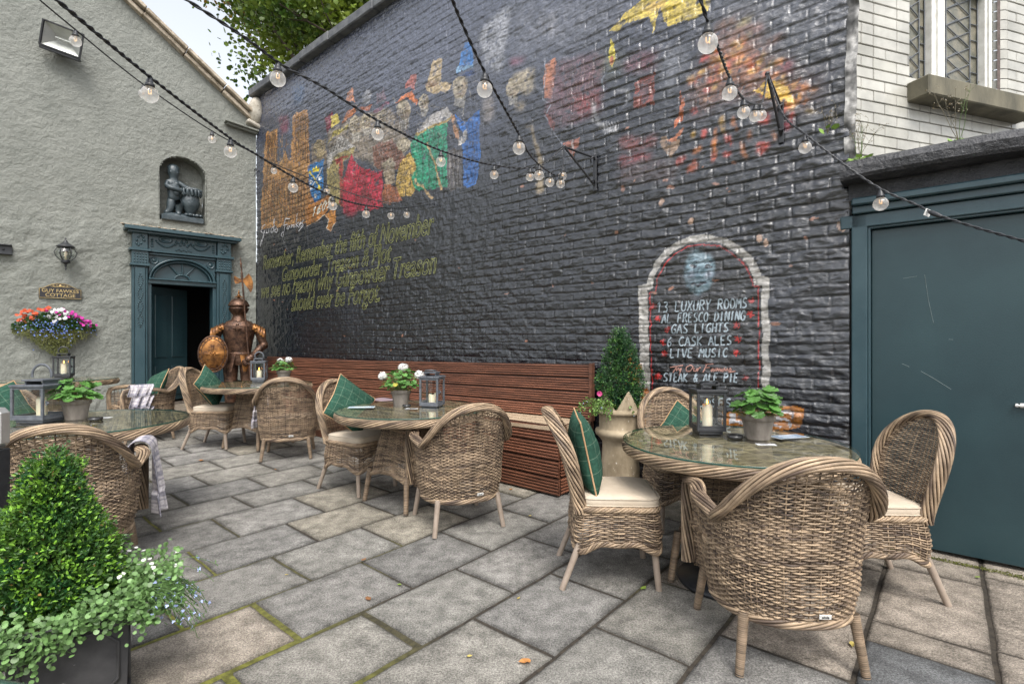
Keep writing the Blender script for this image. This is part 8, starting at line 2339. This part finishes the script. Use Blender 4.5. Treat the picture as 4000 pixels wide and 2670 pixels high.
# ------------------------------------------------------------------ weeds on the lean-to coping and mural end
def weed(label, p, seed, n=6, h=0.3, dry=0.5, leafy=14):
    r = np.random.default_rng(seed); th = thing('weed', label, 'weed', p)
    mb = MB()
    for k in range(n):
        a = r.uniform(0, 2 * pi); q = np.zeros(3); d = unit(np.array((0.25 * math.cos(a), 0.25 * math.sin(a), 1))); pts = [q]
        L = h * r.uniform(0.5, 1.1)
        for i in range(8): q = q + d * L / 8; d = unit(d + r.normal(0, 0.10, 3)); pts.append(q)
        pts = np.array(pts); col = np.array((0.12, 0.10, 0.05)) if r.random() < dry else np.array((0.10, 0.17, 0.04)); mb.tube(pts, np.linspace(0.0022, 0.0009, 9), 4, col=col, caps=False)
        for j in range(7):
            b = pts[r.integers(4, 9)]; e = unit(rand_dirs(r, 1)[0] + (0, 0, 0.8)); L2 = r.uniform(0.02, 0.07)
            mb.tube([b, b + e * L2], 0.0007, 3, col=col, caps=False)
            diamonds(mb, np.repeat((b + e * L2)[None], 3, 0), rand_dirs(r, 3), rand_dirs(r, 3), 0.012, 0.005, np.array(((0.20, 0.15, 0.07), (0.5, 0.45, 0.36), (0.14, 0.11, 0.06))))
    if leafy:
        a = r.uniform(0, 2 * pi, leafy); D = np.stack([np.cos(a), np.sin(a), r.uniform(0, 0.8, leafy)], -1)
        rounds(mb, D * r.uniform(0.01, 0.05, (leafy, 1)), D, unit(r.normal(0, 0.3, (leafy, 3)) + (0, -0.5, 1)), r.uniform(0.014, 0.03, leafy), np.array((0.16, 0.27, 0.05)) * r.uniform(0.6, 1.4, (leafy, 1)), k=10, lobes=5, depth=0.25)
    mb.build('stems', MT['leaf'], th)
weed('leafy weed rooted at the meeting of mural wall and black coping', m2w(UL + 0.06, -0.08, 2.47), 3, 7, 0.34, 0.4, 26)
weed('thin dry weed on the black coping below the window sill', m2w(UL + 0.55, -0.02, 2.485), 8, 5, 0.36, 0.8, 7)
weed('tall branching dry weed on the black coping at the right edge', m2w(UL + 1.02, -0.02, 2.485), 5, 4, 0.56, 0.9, 0)
weed('green leafy weed on the black coping at the right edge', m2w(UL + 1.06, -0.05, 2.48), 15, 3, 0.16, 0.2, 24)
weed('small dry weed growing from the mural wall edge', m2w(UL - 0.12, -0.04, 2.72), 25, 4, 0.20, 0.9, 3)

# ------------------------------------------------------------------ small things
def card(label, x, y, z, w, d, rz, col, lines=True):
    mb = MB(); mb.grid(np.array([[[sx * w / 2, sy * d / 2, 0.0005] for sy in (-1, 1)] for sx in (-1, 1)]), col=(0.62, 0.66, 0.70), sm=False)
    mb.grid(np.array([[[sx * w / 2 * 0.94, sy * d / 2 * 0.88, 0.0009] for sy in (-1, 1)] for sx in (-1, 1)]), col=col, sm=False)
    o = mb.build('card', MT['paper'], None, (x, y, z), rz); tag(o, label, 'card')
    if lines:
        mb = MB(); r = np.random.default_rng(int(abs(x) * 100))
        for k in range(7):
            L = r.uniform(0.4, 0.8) * w; mb.box((r.normal(0, 0.01), d * (0.36 - 0.12 * k), 0.0013), (L, d * 0.028, 0.0004), col=np.clip(np.array(col) * 0.25, 0, 1) if sum(col) > 1.2 else (0.6, 0.64, 0.7))
        mb.build('print', MT['paper'], o)
card('blue printed menu card beside the flowerless geranium', 1.64, 3.035, 0.7495, 0.21, 0.105, 0.28, (0.16, 0.22, 0.30))
card('small white card at the front of the diagonal weave table', 1.39, 2.80, 0.7495, 0.10, 0.05, -0.15, (0.68, 0.68, 0.7))
card('pale blue menu card on the left side of the middle table', -1.24, 4.22, tz(-.818, 4.18) + 0.0005, 0.21, 0.10, 0.12, (0.26, 0.36, 0.43))
card('small white card on the middle table below the white geranium', -0.81, 4.13, tz(-.818, 4.18) + 0.0005, 0.10, 0.05, -0.1, (0.68, 0.68, 0.7))
card('white card beside the geranium pot on the large left table', -2.98, 3.72, tz(-3.03, 3.55) + 0.0005, 0.12, 0.06, 0.2, (0.68, 0.68, 0.7), False)
def ashtray(label, x, y, z, r=0.045):
    mb = MB(); mb.lathe([(0.001, 0.004), (r * 0.8, 0.004), (r * 0.86, 0.018), (r, 0.02), (r * 0.97, 0.006), (r * 0.9, 0.0), (0.001, 0.0)], 24)
    o = mb.build('ashtray', MT['darkglass'], None, (x, y, z)); tag(o, label, 'ashtray')
MT['darkglass'] = surf('dark_glass', (0.02, 0.02, 0.02), (0.03, 0.03, 0.03), 0.08)
ashtray('dark glass ashtray between lantern and geranium on the diagonal weave table', 1.30, 2.985, 0.7495)
ashtray('clear dark ashtray in the middle of the large left table', -2.93, 3.60, tz(-3.03, 3.55) + 0.0005)
ashtray('dark ashtray behind the white card on the middle table', -0.87, 4.23, tz(-.818, 4.18) + 0.0005, 0.035)
# round black parasol base under the right table
mb = MB(); bx, by, _ = (px3(2790, 2275, 1)[0] * 2.78, 2.78, 0)
mb.lathe([(0.001, 0.0), (0.25, 0.0), (0.255, 0.01), (0.25, 0.022), (0.10, 0.045), (0.03, 0.05), (0.028, 0.20), (0.001, 0.20)], 48)
o = mb.build('parasol_base', MT['iron'], None, (1.17, 2.80, 0.002)); tag(o, 'round black parasol base under the diagonal weave table', 'parasol base')
# dark post at the left edge
th = thing('metal_post', 'dark metal post with pale cap at the left picture edge', 'post', (-2.075, 2.06, 0))
mb = MB(); mb.box((0, 0, 0.44), (0.06, 0.06, 0.88), None, 0.004); mb.box((0.006, 0, 0.02), (0.10, 0.10, 0.03), None, 0.004); mb.build('shaft', MT['iron'], th)
mb = MB(); mb.box((0, 0, 0.965), (0.075, 0.075, 0.16), None, 0.02); mb.build('cap', MT['silver'], th)
# small door stop on the paving at the right edge
mb = MB(); mb.lathe([(0.001, 0.0), (0.035, 0.0), (0.04, 0.01), (0.032, 0.05), (0.02, 0.065), (0.001, 0.068)], 16)
o = mb.build('door_stop', MT['zinc'], None, (3.06, 3.00, 0.003)); tag(o, 'small grey metal door stop on the paving at the right edge', 'door stop')
# moss along the foot of the teal door
mb = MB(); r = np.random.default_rng(6); n = 1500
t = r.random(n); u = UL + 0.12 + 1.2 * t; y = -0.05 - 0.05 * r.random(n) * (0.3 + t)
p = np.array([m2w(a, b) for a, b in zip(u, y)])[:, :2]
diamonds(mb, np.column_stack([p, r.random(n) * 0.008]), unit(r.normal(0, 0.6, (n, 3)) + (0, 0, 0.8)), rand_dirs(r, n), 0.012, 0.006, np.array((0.13, 0.14, 0.03)) * r.uniform(0.5, 1.5, (n, 1)))
o = mb.build('moss', MT['leaf']); tag(o, kind='stuff', label='green moss along the foot of the teal door', cat='moss')
# autumn leaves lying about
def fallen(label, px, py, size, colr, seed):
    r = np.random.default_rng(seed); d = 2.0
    tx = (px - 2000) / 2000.0; tz_ = (1335 - py) / 2000.0
    d = EYE / -tz_
    for _ in range(12): d = (EYE - gz(tx * d, d)) / -tz_
    mb = MB(); n = 11; a = np.linspace(0, 2 * pi, n + 1)[:-1]; rr = size * (0.55 + 0.35 * np.abs(np.cos(a * 2.5))) * np.where(np.cos(a) > 0.8, 1.4, 1)
    V = np.stack([rr * np.cos(a), 0.75 * rr * np.sin(a), 0.006 + size * 0.25 * r.random(n)], -1); V = np.vstack([V, [[0, 0, 0.004]]])
    c = np.array(colr) * r.uniform(0.7, 1.2, (n + 1, 1)); mb.add(V, T=[(n, i, (i + 1) % n) for i in range(n)], col=c, sm=False)
    o = mb.build('fallen_leaf', MT['dryleaf'], None, (tx * d, d, gz(tx * d, d) + 0.002), r.uniform(0, 6)); tag(o, label, 'leaf', 'fallen leaves on the paving')
OL, BR, YL_, GN = (0.40, 0.17, 0.04), (0.22, 0.10, 0.04), (0.45, 0.36, 0.10), (0.18, 0.26, 0.04)
for k, (px, py, s_, c, l) in enumerate(((785, 1800, 0.035, OL, 'long orange leaf on the paving before the knight table'), (1420, 2190, 0.018, BR, 'small brown leaf on a joint in the open paving'), (1438, 2342, 0.022, BR, 'brown curled leaf in the open paving at centre'),
        (1560, 2287, 0.014, GN, 'tiny green leaf on the central paving'), (2055, 2588, 0.026, (0.5, 0.22, 0.06), 'orange leaf at the bottom centre of the paving'), (1833, 2568, 0.012, YL_, 'small pale yellow speck of leaf at bottom centre'), (2025, 2341, 0.012, YL_, 'small yellow leaf left of the side chair leg'),
        (2512, 2302, 0.022, GN, 'bright green leaf near the front leg of the side chair'), (1558, 2287, 0.010, GN, 'green fragment on central paving'), (2070, 2017, 0.014, YL_, 'yellow leaf by the end of the timber bench'), (1995, 1913, 0.018, OL, 'orange leaf at the foot of the timber bench'),
        (3818, 2258, 0.016, GN, 'small green leaf on the pale slab before the teal door'), (1075, 1835, 0.016, OL, 'small red leaf behind the knight table armchair'), (3330, 2520, 0.02, YL_, 'yellowed leaf caught beside the foreground armchair leg'), (1118, 2248, 0.010, YL_, 'cream flake of leaf on the left paving'))):
    fallen(l, px, py, s_, c, 40 + k)
